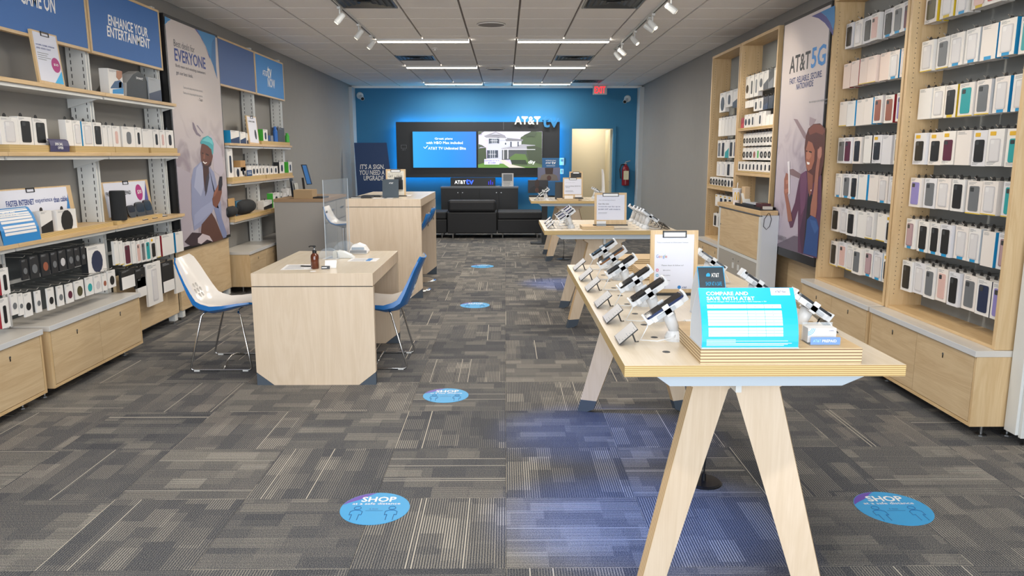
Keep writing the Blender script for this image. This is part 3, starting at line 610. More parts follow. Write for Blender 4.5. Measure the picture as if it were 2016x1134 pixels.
t = hsign(3.5, 4.68, 2.35, 2.87, M_sb, 'blue header sign beyond the left edge of the photo')
t = hsign(5.9, 7.1, 2.345, 2.87, M_sb, 'blue entertainment header sign between the gaming sign and man poster')
ltext(t, 'ENHANCE YOUR', 213, 49, 289, .082, M_txtw, .04, .12); ltext(t, 'ENTERTAINMENT', 211, 71, 294, .082, M_txtw, .04, .12)
for o in t.children:
    pass
t = hsign(8.47, 9.70, 2.34, 2.86, M_sb2, 'plain dusky blue header sign right of the man poster')
t = hsign(9.71, 10.93, 2.34, 2.86, M_sb3, 'bright blue tv streaming header sign, last on the left wall')
ltext(t, 'AT&T', 517, 148, 528, .07, M_txtw, .02); ltext(t, 'tv', 527, 154, 535, .16, M_txtw, .03); ltext(t, 'NOW', 527.5, 171, 541.5, .12, M_txtw, .03)
# ------------------------------------------------------------------ tall posters
PK = [0]
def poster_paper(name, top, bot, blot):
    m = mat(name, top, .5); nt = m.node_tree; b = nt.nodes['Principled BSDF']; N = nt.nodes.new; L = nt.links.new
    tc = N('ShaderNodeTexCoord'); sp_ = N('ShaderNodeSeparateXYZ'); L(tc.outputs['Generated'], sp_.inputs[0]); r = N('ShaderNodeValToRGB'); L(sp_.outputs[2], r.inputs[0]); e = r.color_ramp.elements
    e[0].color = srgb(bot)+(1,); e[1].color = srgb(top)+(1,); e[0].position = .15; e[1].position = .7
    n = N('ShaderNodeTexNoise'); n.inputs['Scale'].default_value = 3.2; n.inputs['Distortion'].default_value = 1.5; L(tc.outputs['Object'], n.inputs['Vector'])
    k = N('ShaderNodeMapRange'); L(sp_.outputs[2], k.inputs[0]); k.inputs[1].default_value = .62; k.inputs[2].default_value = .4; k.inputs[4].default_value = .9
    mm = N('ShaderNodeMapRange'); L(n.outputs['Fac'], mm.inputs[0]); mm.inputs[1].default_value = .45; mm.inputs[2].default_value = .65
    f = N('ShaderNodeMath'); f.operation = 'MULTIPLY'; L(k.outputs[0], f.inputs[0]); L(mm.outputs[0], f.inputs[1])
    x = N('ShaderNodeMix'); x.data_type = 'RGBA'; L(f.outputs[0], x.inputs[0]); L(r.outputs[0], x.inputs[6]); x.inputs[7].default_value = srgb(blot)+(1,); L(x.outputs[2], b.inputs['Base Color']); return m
def xpoly(pts, X, s, k, name, parent, m):
    Q = [atX(a_, b_, X) for a_, b_ in pts]; PK[0] += 1; x = X+s*(.0003+.00014*PK[0])
    return MB().prism([(q.y, q.z) for q in Q], (x, 0, 0), (0, 1, 0), (0, 0, 1), (s*.00006, 0, 0), m).build(name, parent, loc=(x, Q[0].y, Q[0].z))
XP = -3.10
q0, q1 = atX(323, 33, XP), atX(449, 470, XP)
py0, py1, pz0, pz1 = 7.17, 8.43, .70, 2.83
t = empty('framed_poster', (XP-.05, 7.8, pz0), 'tall black-framed poster of a laughing man in a teal cap', 'poster')
MB().box(XP-.10, XP-.004, py0-.02, py1+.02, pz0-.02, pz1+.03, M_black).build('frame', t)
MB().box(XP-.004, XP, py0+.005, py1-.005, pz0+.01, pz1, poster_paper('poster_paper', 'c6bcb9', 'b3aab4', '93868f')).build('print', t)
c1 = lambda x, y: (310+x/4.727, 20+y/4.727)
c2 = lambda x, y: (320+x/4.364, 240+y/4.364)
def P1(k, nm, c, pts, cc): return xpoly([cc(*p) for p in pts], XP, 1, k, nm, t, cm(c, .5))
P1(1, 'blue_corner', '3d86bd', [(66, 55), (125, 88), (95, 105), (68, 135)], c1)
P1(1, 'blue_corner', '5a4a92', [(345, 172), (365, 180), (415, 270), (470, 400), (487, 430), (487, 455), (440, 330), (395, 240)], c1)
P1(1, 'blue_corner', '3d86bd', [(365, 180), (536, 240), (545, 520), (552, 600), (520, 520), (480, 420), (450, 340), (410, 260)], c1)
P1(2, 'blue_corner', '2f6ea8', [(505, 300), (536, 250), (545, 520), (556, 640), (530, 560), (500, 440)], c1)
P1(1, 'blur', 'ada3ad', [(120, 380), (240, 440), (250, 900), (230, 1020), (180, 1080)], c2)
P1(2, 'rope', '7f7380', [(255, 0), (268, 10), (300, 90), (330, 120), (322, 128), (290, 110), (262, 60)], c2); P1(2, 'rope', '8b8090', [(290, 30), (300, 28), (350, 95), (345, 100)], c2)
P1(2, 'cloth', 'bbb2bd', [(330, 150), (420, 110), (500, 230), (530, 420), (500, 470), (440, 420), (430, 300)], c2)
P1(3, 'shirt', '8f95b4', [(330, 340), (265, 400), (245, 500), (250, 800), (270, 935), (340, 890), (420, 790), (440, 730), (520, 900), (548, 985), (520, 1000), (500, 700), (470, 560), (440, 430), (395, 380)], c2)
P1(4, 'shirt_fold', 'a7acc6', [(330, 345), (290, 400), (270, 560), (330, 640), (350, 560), (350, 430)], c2)
P1(4, 'jeans', '7c86ad', [(440, 740), (480, 740), (552, 960), (545, 990), (520, 1000), (480, 880)], c2)
P1(5, 'leg', '5c3b32', [(335, 880), (420, 780), (450, 830), (480, 900), (520, 1005), (430, 1035), (360, 1000), (330, 950)], c2)
P1(5, 'neck', '4a2f28', [(345, 390), (395, 380), (400, 440), (375, 560), (362, 600), (350, 480)], c2)
P1(5, 'inner_shirt', '3a3540', [(372, 480), (398, 430), (400, 480), (380, 600), (366, 640), (364, 560)], c2)
P1(6, 'face', '6b4334', [(335, 190), (325, 260), (332, 330), (345, 385), (380, 400), (415, 370), (430, 300), (428, 240), (400, 190), (360, 170)], c2)
P1(7, 'beard', '3f2a26', [(335, 330), (345, 388), (380, 404), (415, 372), (420, 330), (400, 360), (385, 375), (360, 372), (345, 350)], c2)
P1(8, 'smile', 'efe9e6', [(343, 345), (362, 362), (380, 352), (378, 345), (362, 350), (348, 338)], c2)
P1(8, 'eye', '1c1514', [(370, 270), (395, 282), (393, 292), (370, 280)], c2); P1(8, 'eye', '1c1514', [(337, 262), (350, 266), (349, 275), (337, 272)], c2)
P1(8, 'nose', '8a5a45', [(352, 268), (346, 315), (362, 320), (364, 290)], c2)
P1(9, 'cap', '4ba3ad', [(322, 175), (345, 135), (385, 118), (420, 140), (437, 190), (433, 270), (425, 285), (415, 235), (385, 205), (350, 188), (328, 190)], c2)
P1(10, 'cap_fold', '6cc0c6', [(335, 160), (385, 125), (425, 160), (432, 200), (400, 175), (360, 165)], c2)
P1(6, 'forearm_shirt', '9aa0bf', [(420, 680), (330, 740), (270, 800), (265, 900), (330, 850), (410, 780), (440, 745)], c2)
P1(7, 'hand', '7a4c3c', [(485, 530), (460, 580), (425, 660), (432, 715), (460, 740), (490, 680), (507, 610), (505, 540)], c2)
P1(8, 'finger', '94604c', [(478, 535), (440, 605), (432, 640), (446, 640), (485, 560)], c2)
P1(8, 'printed_phone', '23202a', [(488, 470), (510, 468), (512, 540), (500, 590), (476, 590), (480, 520)], c2)
P1(6, 'handbag', '3c2c34', [(185, 1030), (250, 950), (330, 955), (370, 1000), (420, 1020), (330, 1050), (250, 1070)], c2)
P1(7, 'scarf', 'c9bcc2', [(300, 1000), (340, 960), (400, 980), (430, 1030), (380, 1010), (330, 1050), (300, 1040)], c2)
def ptext(s_, x0, y0, x1, h, mm, bold, cc, X, s, t):
    a_, b_ = cc(x0, y0), cc(x1, y0); A, B = atX(*a_, X), atX(*b_, X)
    return text('lettering', s_, (X, A.y, A.z), (0, s, 0), UZ, abs(B.y-A.y), h, mm, t, bold, lift=.0012)
Mn = mat('poster_navy', '1f3a86', .5); Mg = mat('poster_grey', '57585e', .5)
ptext('Best deals for', 152, 335, 342, .065, Mg, 0, c1, XP, 1, t); ptext('EVERYONE', 162, 470, 444, .118, Mn, .035, c1, XP, 1, t)
ptext('Both new and existing customers', 170, 535, 442, .038, Mg, .01, c1, XP, 1, t); ptext('get our best deals.', 175, 605, 328, .045, Mg, .01, c1, XP, 1, t)
for y in (735, 785): ptext('Thank you for always being the best customers', 240, y, 418, .03, M_grey, 0, c1, XP, 1, t)
ptext('- Team', 380, 845, 420, .03, Mg, 0, c1, XP, 1, t)
XQ = 2.68; PK[0] = 0
t = empty('framed_poster', (XQ+.05, 6.95, .68), 'tall black-framed poster of a curly-haired woman holding a phone', 'poster')
q0, q1 = 6.415+.02, 7.455
MB().box(XQ+.004, XQ+.10, q0-.02, q1+.03, .62, 2.83, M_black).build('frame', t)
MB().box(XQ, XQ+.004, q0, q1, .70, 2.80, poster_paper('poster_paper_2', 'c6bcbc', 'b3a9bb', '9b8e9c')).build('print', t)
c3 = lambda x, y: (1510+x/4.729, y/4.729)
c4 = lambda x, y: (1510+x/3.907, 230+y/3.907)
def P2(k, nm, c, pts, cc=c4): return xpoly([cc(*p) for p in pts], XQ, -1, k, nm, t, cm(c, .5))
P2(1, 'blue_corner', '4a4a86', [(415, 152), (500, 112), (560, 160), (600, 230), (618, 300), (614, 335), (580, 270), (540, 215), (480, 170)], c3)
P2(2, 'blue_corner', '3a7cb4', [(500, 112), (632, 50), (632, 200), (618, 290), (590, 210), (550, 150)], c3)
P2(1, 'wall_print', 'b5abbb', [(175, 470), (240, 480), (240, 900), (140, 935), (90, 915)])
P2(2, 'beam', '8d787d', [(205, 15), (235, 20), (300, 130), (305, 175), (285, 165)]); P2(2, 'beam', 'a3929a', [(330, 0), (380, 20), (340, 90), (325, 60)])
P2(2, 'table_print', '6b6070', [(60, 985), (210, 915), (290, 930), (385, 1080), (250, 1050)])
P2(2, 'table_print', '80686c', [(175, 405), (200, 400), (262, 440), (250, 475), (180, 445)])
P2(3, 'jacket', '5b3450', [(300, 415), (262, 440), (245, 500), (215, 660), (165, 800), (180, 855), (200, 850), (240, 720), (238, 1040), (385, 1090), (420, 700), (420, 450), (380, 430)])
P2(4, 'jacket_fold', '6f4463', [(262, 440), (300, 418), (310, 500), (290, 700), (260, 760), (255, 560)]); P2(4, 'jacket_fold', '472a44', [(290, 700), (330, 560), (330, 760), (300, 1000), (270, 1060), (250, 900)])
P2(5, 'top', '1d1a22', [(318, 590), (352, 600), (345, 780), (300, 900), (280, 1050), (300, 800)])
P2(5, 'jeans', '2c4c86', [(310, 790), (345, 755), (385, 790), (400, 850), (385, 1078), (280, 1050), (300, 900)]); P2(6, 'jeans_fold', '3c5f9a', [(330, 790), (375, 800), (395, 860), (370, 900), (345, 840)])
P2(6, 'hair', '5a2f28', [(360, 55), (320, 90), (300, 150), (290, 240), (295, 330), (310, 420), (350, 520), (385, 480), (420, 440), (440, 330), (448, 180), (450, 90), (410, 50)])
P2(7, 'hair_light', '7d4436', [(360, 58), (320, 100), (330, 140), (380, 120), (430, 140), (448, 110), (420, 60)])
P2(7, 'neck', '8c5646', [(312, 420), (355, 450), (352, 560), (330, 615), (318, 560)])
P2(8, 'face', 'a4664f', [(320, 185), (302, 250), (300, 320), (305, 385), (318, 418), (345, 400), (365, 340), (370, 260), (350, 200)])
P2(9, 'cheek', 'ba7c62', [(310, 270), (306, 320), (325, 330), (345, 300), (335, 270)]); P2(9, 'eye', '20120f', [(325, 262), (348, 268), (346, 278), (326, 272)]); P2(9, 'eye', '20120f', [(304, 258), (313, 260), (312, 270), (304, 268)])
P2(9, 'smile', 'f2ecea', [(308, 345), (332, 352), (328, 368), (312, 366)])
P2(8, 'raised_arm', 'a36b59', [(392, 250), (425, 228), (425, 290), (412, 330), (400, 430), (392, 560), (388, 700), (378, 775), (335, 755), (340, 680), (362, 560), (378, 400), (390, 320)])
P2(9, 'hand', 'b88070', [(395, 260), (412, 228), (426, 250), (420, 310), (402, 325), (392, 300)])
P2(4, 'forearm', '9a6454', [(135, 480), (150, 430), (178, 450), (178, 560), (160, 600), (178, 680), (198, 800), (165, 808), (150, 680), (134, 580)])
P2(5, 'finger', 'b37a68', [(146, 490), (175, 480), (178, 505), (150, 520)]); P2(5, 'finger', 'b37a68', [(138, 560), (175, 545), (178, 570), (145, 590)])
P2(6, 'printed_phone', 'e3dfe6', [(160, 345), (178, 340), (180, 590), (168, 600), (166, 420)])
P2(7, 'pendant', 'f4e6e6', [(339, 560), (346, 560), (345, 572), (339, 570)])
ptext('AT&T', 208, 692, 394, .155, M_txtk, .03, c3, XQ, -1, t); ptext('5G', 408, 640, 540, .175, mat('poster_blue', '2f7fc4', .5), .04, c3, XQ, -1, t)
ptext('FAST. RELIABLE. SECURE.', 210, 790, 508, .055, mat('poster_navy2', '2b3a72', .5), .03, c3, XQ, -1, t); ptext('NATIONWIDE', 272, 838, 428, .055, mat('poster_navy2', '2b3a72', .5), .03, c3, XQ, -1, t)
ptext('Best coverage in your neighborhood', 392, 968, 560, .025, M_grey, 0, c3, XQ, -1, t); ptext('Team', 530, 972, 560, .03, Mg, 0, c3, XQ, -1, t)
for y in (915, 928, 940): ptext('See store for full details and terms', 75, y, 150+(y-915)*.6, .02, Mg, 0, c4, XQ, -1, t)
tt = empty('lower_panel', (2.85, 7.0, 0), 'maple wall panel below the curly-haired woman poster', 'panel')
MB().box(2.80, XR-.01, 6.45, 7.62, .1, .62, M_door).build('board', tt)
for yy in (6.5, 7.55): MB().lathe([(.02, 0), (.02, .005), (.008, .008), (.008, .1)], (2.83, yy, 0), M_steel, 10).build('foot', tt)
# ------------------------------------------------------------------ right hand bookcases
XB = 2.70; TH = .028; ZT = 2.84
def bookcase(y0, y1, z0, lab, near=True):
    t = empty('bookcase', ((XB+XR)/2, (y0+y1)/2, z0), lab, 'bookcase', 'maple wall bookcases')
    MB().box(XB, XR-.01, y0, y0+TH, z0, ZT, M_maple).build('side_panel', t, bevel=.001)
    f = MB().box(XB, XR-.01, y1-TH, y1, z0, ZT, M_maple).build('side_panel', t, bevel=.001)
    MB().box(XB, XR-.01, y0+TH, y1-TH, ZT-.03, ZT, M_mapleY).build('top_panel', t)
    MB().box(XB+.005, XR-.02, y0+TH, y1-TH, z0, z0+.018, M_mapleY).build('base_panel', t)
    MB().box(XR-.04, XR-.02, y0+TH, y1-TH, z0+.018, ZT-.03, mat('slate_back_panel', '8e9191', .8)).build('back_panel', t)
    b = MB(); z = z0+.1
    while z < ZT-.08:
        for xx in (XB+.04, XR-.09):
            b.lathe([(.0, -.0004), (.0034, -.0004), (.0034, -.0001)], (xx, y1-TH, z), M_dark, 6, 'y')
        z += .032
    b.build('peg_holes', f)['kind'] = 'stuff'
    return t
R1 = bookcase(3.98, 5.192, .519, 'maple bookcase full of phone cases, nearest on the right')
R2 = bookcase(5.21, 6.412, .519, 'maple bookcase of phone cases beside the woman poster')
R3 = bookcase(7.66, 8.86, .519, 'maple bookcase of boxed audio goods behind the white cabinet')
R4 = bookcase(8.885, 10.07, .501, 'maple bookcase at the far end of the right wall')
t = empty('shelf_upright', (2.87, 3.9, 0), 'white steel upright standing on a foot at the right edge', 'upright')
MB().box(2.785, 2.97, 3.86, 3.955, .07, 3.0, M_metalw).box(2.80, 2.97, 3.835, 3.859, .06, 3.0, M_metalw).build('channel', t, bevel=.003)
MB().lathe([(.022, 0), (.022, .006), (.008, .01), (.008, .07)], (2.87, 3.89, 0), M_steel, 12).build('foot', t)
peg_me = {}
def peg(parent, x0, x1, y, z):
    L_ = round(abs(x1-x0), 3); s = 1 if x1 > x0 else -1; k = (L_, s)
    if k not in peg_me:
        b = MB().tube([(0, 0, 0), (s*L_, 0, 0), (s*(L_+.012), 0, .012)], .0028, M_chrome, 5)
        o = b.build('peg', parent); peg_me[k] = o.data
    else:
        o = bpy.data.objects.new('peg', peg_me[k]); COL.objects.link(o)
    put(o, (x0, y, z), parent); return o
PC = {}
def cname(c):
    return {'k': 'black', 'g': 'grey', 'c': 'clear', 'p': 'pink', 't': 'teal', 'm': 'maroon', 'v': 'purple', 'w': 'white', 'f': 'floral', 'r': 'red', 'n': 'navy', 'o': 'olive', 'gr': 'green', 'cf': 'copper'}[c]
CC_ = {'k': '1d1e20', 'g': '6f7276', 'c': 'c9c6c8', 'p': 'd8b3ab', 't': '2aa0a4', 'm': '5c2238', 'v': '8f86c4', 'w': 'dedada', 'f': '9c7f86', 'r': 'b8322e', 'n': '26324f', 'o': '4f4c30', 'gr': '3fae49', 'cf': '9a5a44'}
HUE = {'y': 'd8b826', 'b': '1f96cf', 'r': '9c2430', 'k': '202226', 'gr': '46b83c', 'v': '6a6aa0', 'n': '2c3550'}
HN = {'y': 'yellow', 'b': 'cyan', 'r': 'red', 'k': 'black', 'gr': 'green', 'v': 'slate', 'n': 'navy'}
def pack(s, xf, y0, y1, z0, z1, d, label, group, case='k', spine=None, foot=None, logo=None, body='e6e3e0', tab=True, shape='phone', cat='package', simple=False, name='boxed_phone_case'):
    # a retail box hanging or standing with its front at xf; s = +1 faces the room from the left wall, -1 from the right wall
    yc = (y0+y1)/2; w_ = y1-y0; h = z1-z0; mb_ = cm(body, .5)
    t = empty(name, (xf-s*d/2, yc, z0), label, cat, group)
    fm = {}
    if spine: fm['-y'] = cm(HUE[spine]); fm['+y'] = cm(HUE[spine])
    MB().box(xf-s*d, xf, y0, y1, z0, z1, mb_, fm).build('box', t)
    if tab:
        MB().prism([(-.016, 0), (.016, 0), (.016, .014), (.006, .024), (-.006, .024), (-.016, .014)], (xf-s*d/2, yc, z1), (0, 1, 0), (0, 0, 1), (s*.0015, 0, 0), M_black).build('hang_tab', t)
    if simple: return t
    u = Vector((0, s, 0)); xx = xf+s*.0004
    if case and case != 'w':
        if shape == 'phone':
            cw, ch = min(w_*.66, .092), h*.76; zc = z0+h*.47
            if logo: zc = z0+h*.43; ch = h*.62
            b = MB().prism(rrect(cw, ch, min(.011, cw*.2)), (xx, yc, zc), u, UZ, (s*.003, 0, 0), cm(CC_[case], .35))
            cam_c = '3c3f42' if case not in ('c', 'w') else 'e4e2e2'
            b.prism(rrect(cw*.36, ch*.17, .004, cx=-cw*.22, cy_=ch*.36), (xx+s*.003, yc, zc), u, UZ, (s*.0012, 0, 0), cm(cam_c, .3)); b.build('phone_case', t)
            if case in ('c', 'f'):
                MB().prism(rrect(cw*.82, ch*.9, .008), (xx+s*.003, yc, zc), u, UZ, (s*.0005, 0, 0), cm('dad7d8' if case == 'c' else 'b79aa0', .3)).build('inlay', t)
        elif shape == 'round':
            MB().prism(ell(w_*.3, w_*.3*1.1, 14), (xx, yc, z0+h*.42), u, UZ, (s*.002, 0, 0), cm(CC_[case], .4)).build('picture', t)
        elif shape == 'ring':
            b = MB(); b.tube([(xx+s*.001, yc+w_*.26*math.cos(a_), z0+h*.42+w_*.26*math.sin(a_)) for a_ in [PI*2*k_/12 for k_ in range(12)]], w_*.07, cm(CC_[case], .4), 5, closed=True); b.build('picture', t)
        elif shape == 'tall':
            MB().prism(rrect(w_*.35, h*.6, w_*.12, 2), (xx, yc, z0+h*.45), u, UZ, (s*.002, 0, 0), cm(CC_[case], .4)).build('picture', t)
        elif shape == 'block':
            MB().prism([(-w_*.5, 0), (w_*.5, 0), (w_*.5, h*.55), (-w_*.5, h*.3)], (xx, yc, z0), u, UZ, (s*.001, 0, 0), cm(CC_[case], .4)).build('picture', t)
    b = MB(); nl = 3
    for i in range(nl):
        zz = z1-h*(.05+.03*i) if not logo else z0+h*(.04+.03*i); l = w_*BR.uniform(.25, .6)
        b.add([(xx, yc-u.y*w_*.42, zz), (xx, yc-u.y*w_*.42+u.y*l, zz), (xx, yc-u.y*w_*.42+u.y*l, zz+h*.012), (xx, yc-u.y*w_*.42, zz+h*.012)], [(0, 1, 2, 3)], M_grey)
    b.build('print_lines', t)
    if foot: MB().prism([(-w_*.22, 0), (w_*.22, 0), (w_*.22, h*.1), (-w_*.22, h*.1)] if foot != 'Y' else [(-w_*.5, 0), (w_*.5, 0), (w_*.5, h*.03), (-w_*.5, h*.03)], (xx, yc, z0+.001), u, UZ, (s*.001, 0, 0), cm(HUE['y' if foot == 'Y' else foot])).build('bottom_label', t)
    if logo: MB().prism(rrect(w_*.36, h*.11, .003, 1, cx=-w_*.18, cy_=h*.88), (xx, yc, z0), u, UZ, (s*.001, 0, 0), cm('e0b22a')).build('logo_patch', t)
    return t
BD = {'R1': 'nearest right bookcase', 'R2': 'second right bookcase', 'R3': 'third right bookcase', 'R4': 'farthest right bookcase'}
CNT = {}
def prow(bay, root, ri, s, xf, ya, yb, z0, z1, specs, deep=1, d=.034, rowname=None, jit=.004, **kw):
    # specs from the far end towards the camera, each 'case[/spine[/foot[/logo]]]', '-' for a gap
    n = len(specs); wd = abs(yb-ya)/n
    for i, sp_ in enumerate(specs):
        if sp_ == '-': continue
        q = (sp_.split('/')+['', '', '', ''])[:4]; c, spn, ft, lg = q[0], q[1] or None, q[2] or None, q[3] or None
        y1_ = yb-i*wd; y0_ = y1_-wd*BR.uniform(.80, .95); dx = BR.uniform(-.012, .012); dz_ = BR.uniform(-jit, jit)
        a_, b_ = y0_, y1_
        extra = (' with ' + HN[spn] + ' spine') if spn else ''
        rn = rowname or f'{ORD[ri]} row down'
        base = f'{cname(c)} case box{extra}, {ORD[i]} from far end, {rn}, {BD[bay]}' if 'what' not in kw else f"{kw['what']}, {ORD[i]} from far end, {rn}, {BD[bay]}"
        k2 = {k: v for k, v in kw.items() if k != 'what'}
        k2.setdefault('body', 'ecd9cf' if (bay == 'R2' and ri == 1 and i < 5) else BR.choice(('e6e3e0', 'ebe6e0', 'dfdee2', 'e8e0da'))); k2.setdefault('group', f'boxed goods in the {BD[bay]}')
        x_ = xf+s*dx*-1
        pack(s, x_, a_, b_, z0+dz_, z1+dz_, d, base, case=c, spine=spn, foot=ft, logo=lg, **k2)
        peg(root, XR-.04, x_+.004, (a_+b_)/2, z1+dz_+.012)
        for k in range(1, deep+1):
            xx = x_+k*(d+.012)
            if xx+d > XR-.045: break
            nth = ['', 'second', 'third', 'fourth'][k]
            pack(s, xx, a_+BR.uniform(-.003, .003), b_, z0+dz_, z1+dz_, d, f'{nth} box deep behind {ORD[i]} from far end, {rn}, {BD[bay]}', k2['group'], case=None, spine=spn, simple=True)
ZR = [(2.43, 2.625), (2.12, 2.315), (1.813, 2.01), (1.518, 1.725), (1.238, 1.432), (.948, 1.15), (.66, .868)]
rows1 = [['o/y//L', 'c/y/y', 'c//b', 'p/y/y', 'r', 'g', 'c'], ['c//Y', 'g//Y', 'c//b', 'c//b', 'w/b/b', 'c/b/b', 't'], ['w', 'c', 'k/y/y', 't//Y', 'g//Y', 'c/b/b', 'c/b/b'],
         ['k///L', 'k///L', 'm///L', 'w', 'k///L', 'c///L', 't///L'], ['v', 'g', 'c', 'k', 'g//Y', 'c//Y', 't//Y'], ['f//b', 'k//b', 'k//b', 'k//b', 'c//b', 'c//b', 'w/b', 'f'], ['k', 'c', 'g', 'p', 'k', 'g', 'n/n', 'v/n']]
rows2 = [['k', 'c', 'k', 'p', 'k//b', 'g//b', 'm/b/b'], ['w/r', 'w/r', 'w//Y', 'w//Y', 'w', 'c/b/b', 'c/b/b'], ['w//Y', 'w/b', 'w', 'w/b', 'cf', 'cf/r', 'v'],
         ['g/k', 'm', 'k', 'w/k', 'k///L', 'w', 'k'], ['c//b', 'g//b', 'k//b', 'w/b', 'w', 'c//b', 'c'], ['k', 'c', 'k', 'w', 'c//Y', 'w//Y', 'k///L'], ['k//Y', 'p//Y', 'c//Y', 'g', 'f//b', 'c/b/b', 'k///L']]
for i, (z0, z1) in enumerate(ZR):
    prow('R1', R1, i, -1, 2.775, 4.03, 5.13, z0, z1, rows1[i], deep=(1 if i < 3 else 2))
    prow('R2', R2, i, -1, 2.775, 5.27, 6.33, z0, z1, rows2[i], deep=(1 if i < 3 else 2))
def fromlist(s, X, d, items, where, group, **kw):
    # items: (px_left, px_right, py_top, py_bottom, description, kwargs) measured at the front plane X
    for it in items:
        x0, x1, yt, yb_, desc, k = it; yc_ = (x0+x1)/2
        A, B = atX(x0, (yt+yb_)/2, X), atX(x1, (yt+yb_)/2, X); zt, zb = atX(yc_, yt, X).z, atX(yc_, yb_, X).z
        k = dict(k); zz = k.pop('z', None)
        if zz is not None: zt += zz-zb; zb = zz
        dd = k.pop('d', d); k.setdefault('group', group); kk = dict(kw); kk.update(k)
        pack(s, X, min(A.y, B.y), max(A.y, B.y)-.003, zb, zt, dd, f'{desc} {where}', **kk)
# third and fourth right bookcases: hooks, shelves and stacked goods
def bshelf(bay, root_y0, root_y1, z, lab, th=.05):
    t = empty('bookcase_shelf', ((XB+XR)/2, (root_y0+root_y1)/2, z-th), lab, 'shelf', 'shelves in the far right bookcases')
    MB().box(XB+.0, XR-.045, root_y0+TH+.002, root_y1-TH-.002, z-th, z-.018, M_mapleY).build('riser_board', t)
    MB().box(XB+.0, XR-.045, root_y0+TH+.002, root_y1-TH-.002, z-.016, z, M_mapleY, {'-x': M_ply}).build('board', t); return t
bshelf('R3', 7.66, 8.86, 1.885, 'upper shelf with small white boxes in the third right bookcase', .03)
bshelf('R3', 7.66, 8.86, 1.405, 'thick lower shelf above the white cabinet')
bshelf('R4', 8.885, 10.07, 1.20, 'thick shelf in the farthest right bookcase')
def hooks(root, y0, y1, z, n, xf):
    for i in range(n): peg(root, XR-.04, xf+.004, y0+(i+.5)*(y1-y0)/n, z)
GA = 'boxed audio goods in the third right bookcase'
def rowbox(bay, root, ya, yb, z0, z1, specs, where, xf=2.76, d=.05, hang=True, group=GA):
    n = len(specs); wd = (yb-ya)/n
    for i, (desc, c, shp, kw) in enumerate(specs):
        b_ = yb-i*wd; a_ = b_-wd*.93
        kw = dict(kw); h = kw.pop('h', 1.0)
        pack(-1, xf, a_, b_, z0 if not hang else z1-(z1-z0)*h, z1 if hang else z0+(z1-z0)*h, d, f'{desc}, {ORD[i]} from far end, {where}', group, case=c, shape=shp, tab=hang, name='goods_box', **kw)
        if hang: peg(root, XR-.04, xf+.004, (a_+b_)/2, z1+.012)
W3 = 'third right bookcase'
rowbox('R3', R3, 7.75, 8.82, 2.22, 2.46, [('white headphone box', 'k', 'round', {}), ('black and white speaker box', 'k', 'tall', {'spine': 'k'}), ('slim white cable box', 'g', 'tall', {}), ('white charger box', 'k', 'round', {'h': .8}), ('square white earbud box', 'k', 'block', {'h': .8, 'd': .05} if 0 else {'h': .8}),
       ('dark grey soft pouch', 'g', 'block', {'body': '4b4d4f', 'h': .8}), ('white box with green side', 'w', 'phone', {'spine': 'gr', 'h': .8})], f'top row, {W3}')
rowbox('R3', R3, 7.72, 8.80, 2.06, 2.19, [('small tilted white packet', 'w', 'phone', {'h': .6}), ('small white cable packet', 'w', 'phone', {'h': .6}), ('white adapter box', 'k', 'tall', {}), ('white cable box', 'g', 'tall', {}), ('dark blue blister pack', 'n', 'block', {'body': '3a3f4c'}), ('dark plug blister pack', 'k', 'block', {'body': '3a3f4c'}), ('teal and dark speaker pack', 'n', 'round', {'body': '2f4a58'})], f'second row, {W3}')
rowbox('R3', R3, 7.72, 8.79, 1.887, 2.03, [('small red box', 'r', 'block', {'body': '9a2836', 'spine': 'k', 'h': .8}), ('cream earbud box', 'k', 'round', {}), ('cream earbud box', 'k', 'round', {}), ('cream earbud box', 'k', 'tall', {}), ('pale listed box', 'w', 'phone', {}), ('white vase-picture box', 'k', 'tall', {'h': 1.05}), ('plain white box', 'w', 'phone', {'h': 1.05}), ('low white cube', 'w', 'phone', {'h': .75}), ('low white cube', 'w', 'phone', {'h': .75})], f'upper shelf, {W3}', hang=False, xf=2.72)
rowbox('R3', R3, 7.72, 8.80, 1.685, 1.825, [('slim white ring-cable box', 'k', 'ring', {})]*11, f'third row, {W3}')
rowbox('R3', R3, 7.72, 8.80, 1.53, 1.665, [('white cable box', 'k', 'ring', {})]*3+[('white box with orange print', 'cf', 'round', {}), ('white box with green cone print', 'gr', 'tall', {})]+[('white cable box', 'k', 'ring', {})]*4, f'fourth row, {W3}')
rowbox('R3', R3, 7.70, 8.82, 1.407, 1.51, [('small white accessory box', 'k', 'tall', {})]*9, f'lower shelf, {W3}', hang=False, xf=2.72, d=.1)
W4 = 'farthest right bookcase'; G4 = 'boxed goods in the farthest right bookcase'
rowbox('R4', R4, 9.0, 9.85, 2.12, 2.36, [('white earphone box', 'k', 'round', {}), ('white cable kit box', 'k', 'tall', {'h': .8}), ('white cable box', 'k', 'block', {'h': .9})], f'top row, {W4}', group=G4)
rowbox('R4', R4, 9.0, 9.85, 1.82, 2.05, [('tall narrow white box', 'w', 'phone', {})]*6, f'second row, {W4}', group=G4)
rowbox('R4', R4, 9.0, 9.85, 1.55, 1.77, [('case box', 'g', 'phone', {}), ('case box', 'k', 'phone', {}), ('teal printed case box', 't', 'block', {}), ('case box', 'k', 'phone', {}), ('case box', 'n', 'phone', {})], f'third row, {W4}', group=G4)
rowbox('R4', R4, 9.0, 9.85, 1.32, 1.50, [('white case box', 'c', 'phone', {}), ('white case box', 'c', 'phone', {}), ('dark case box', 'k', 'phone', {}), ('white case box', 'w', 'phone', {})], f'fourth row, {W4}', group=G4)
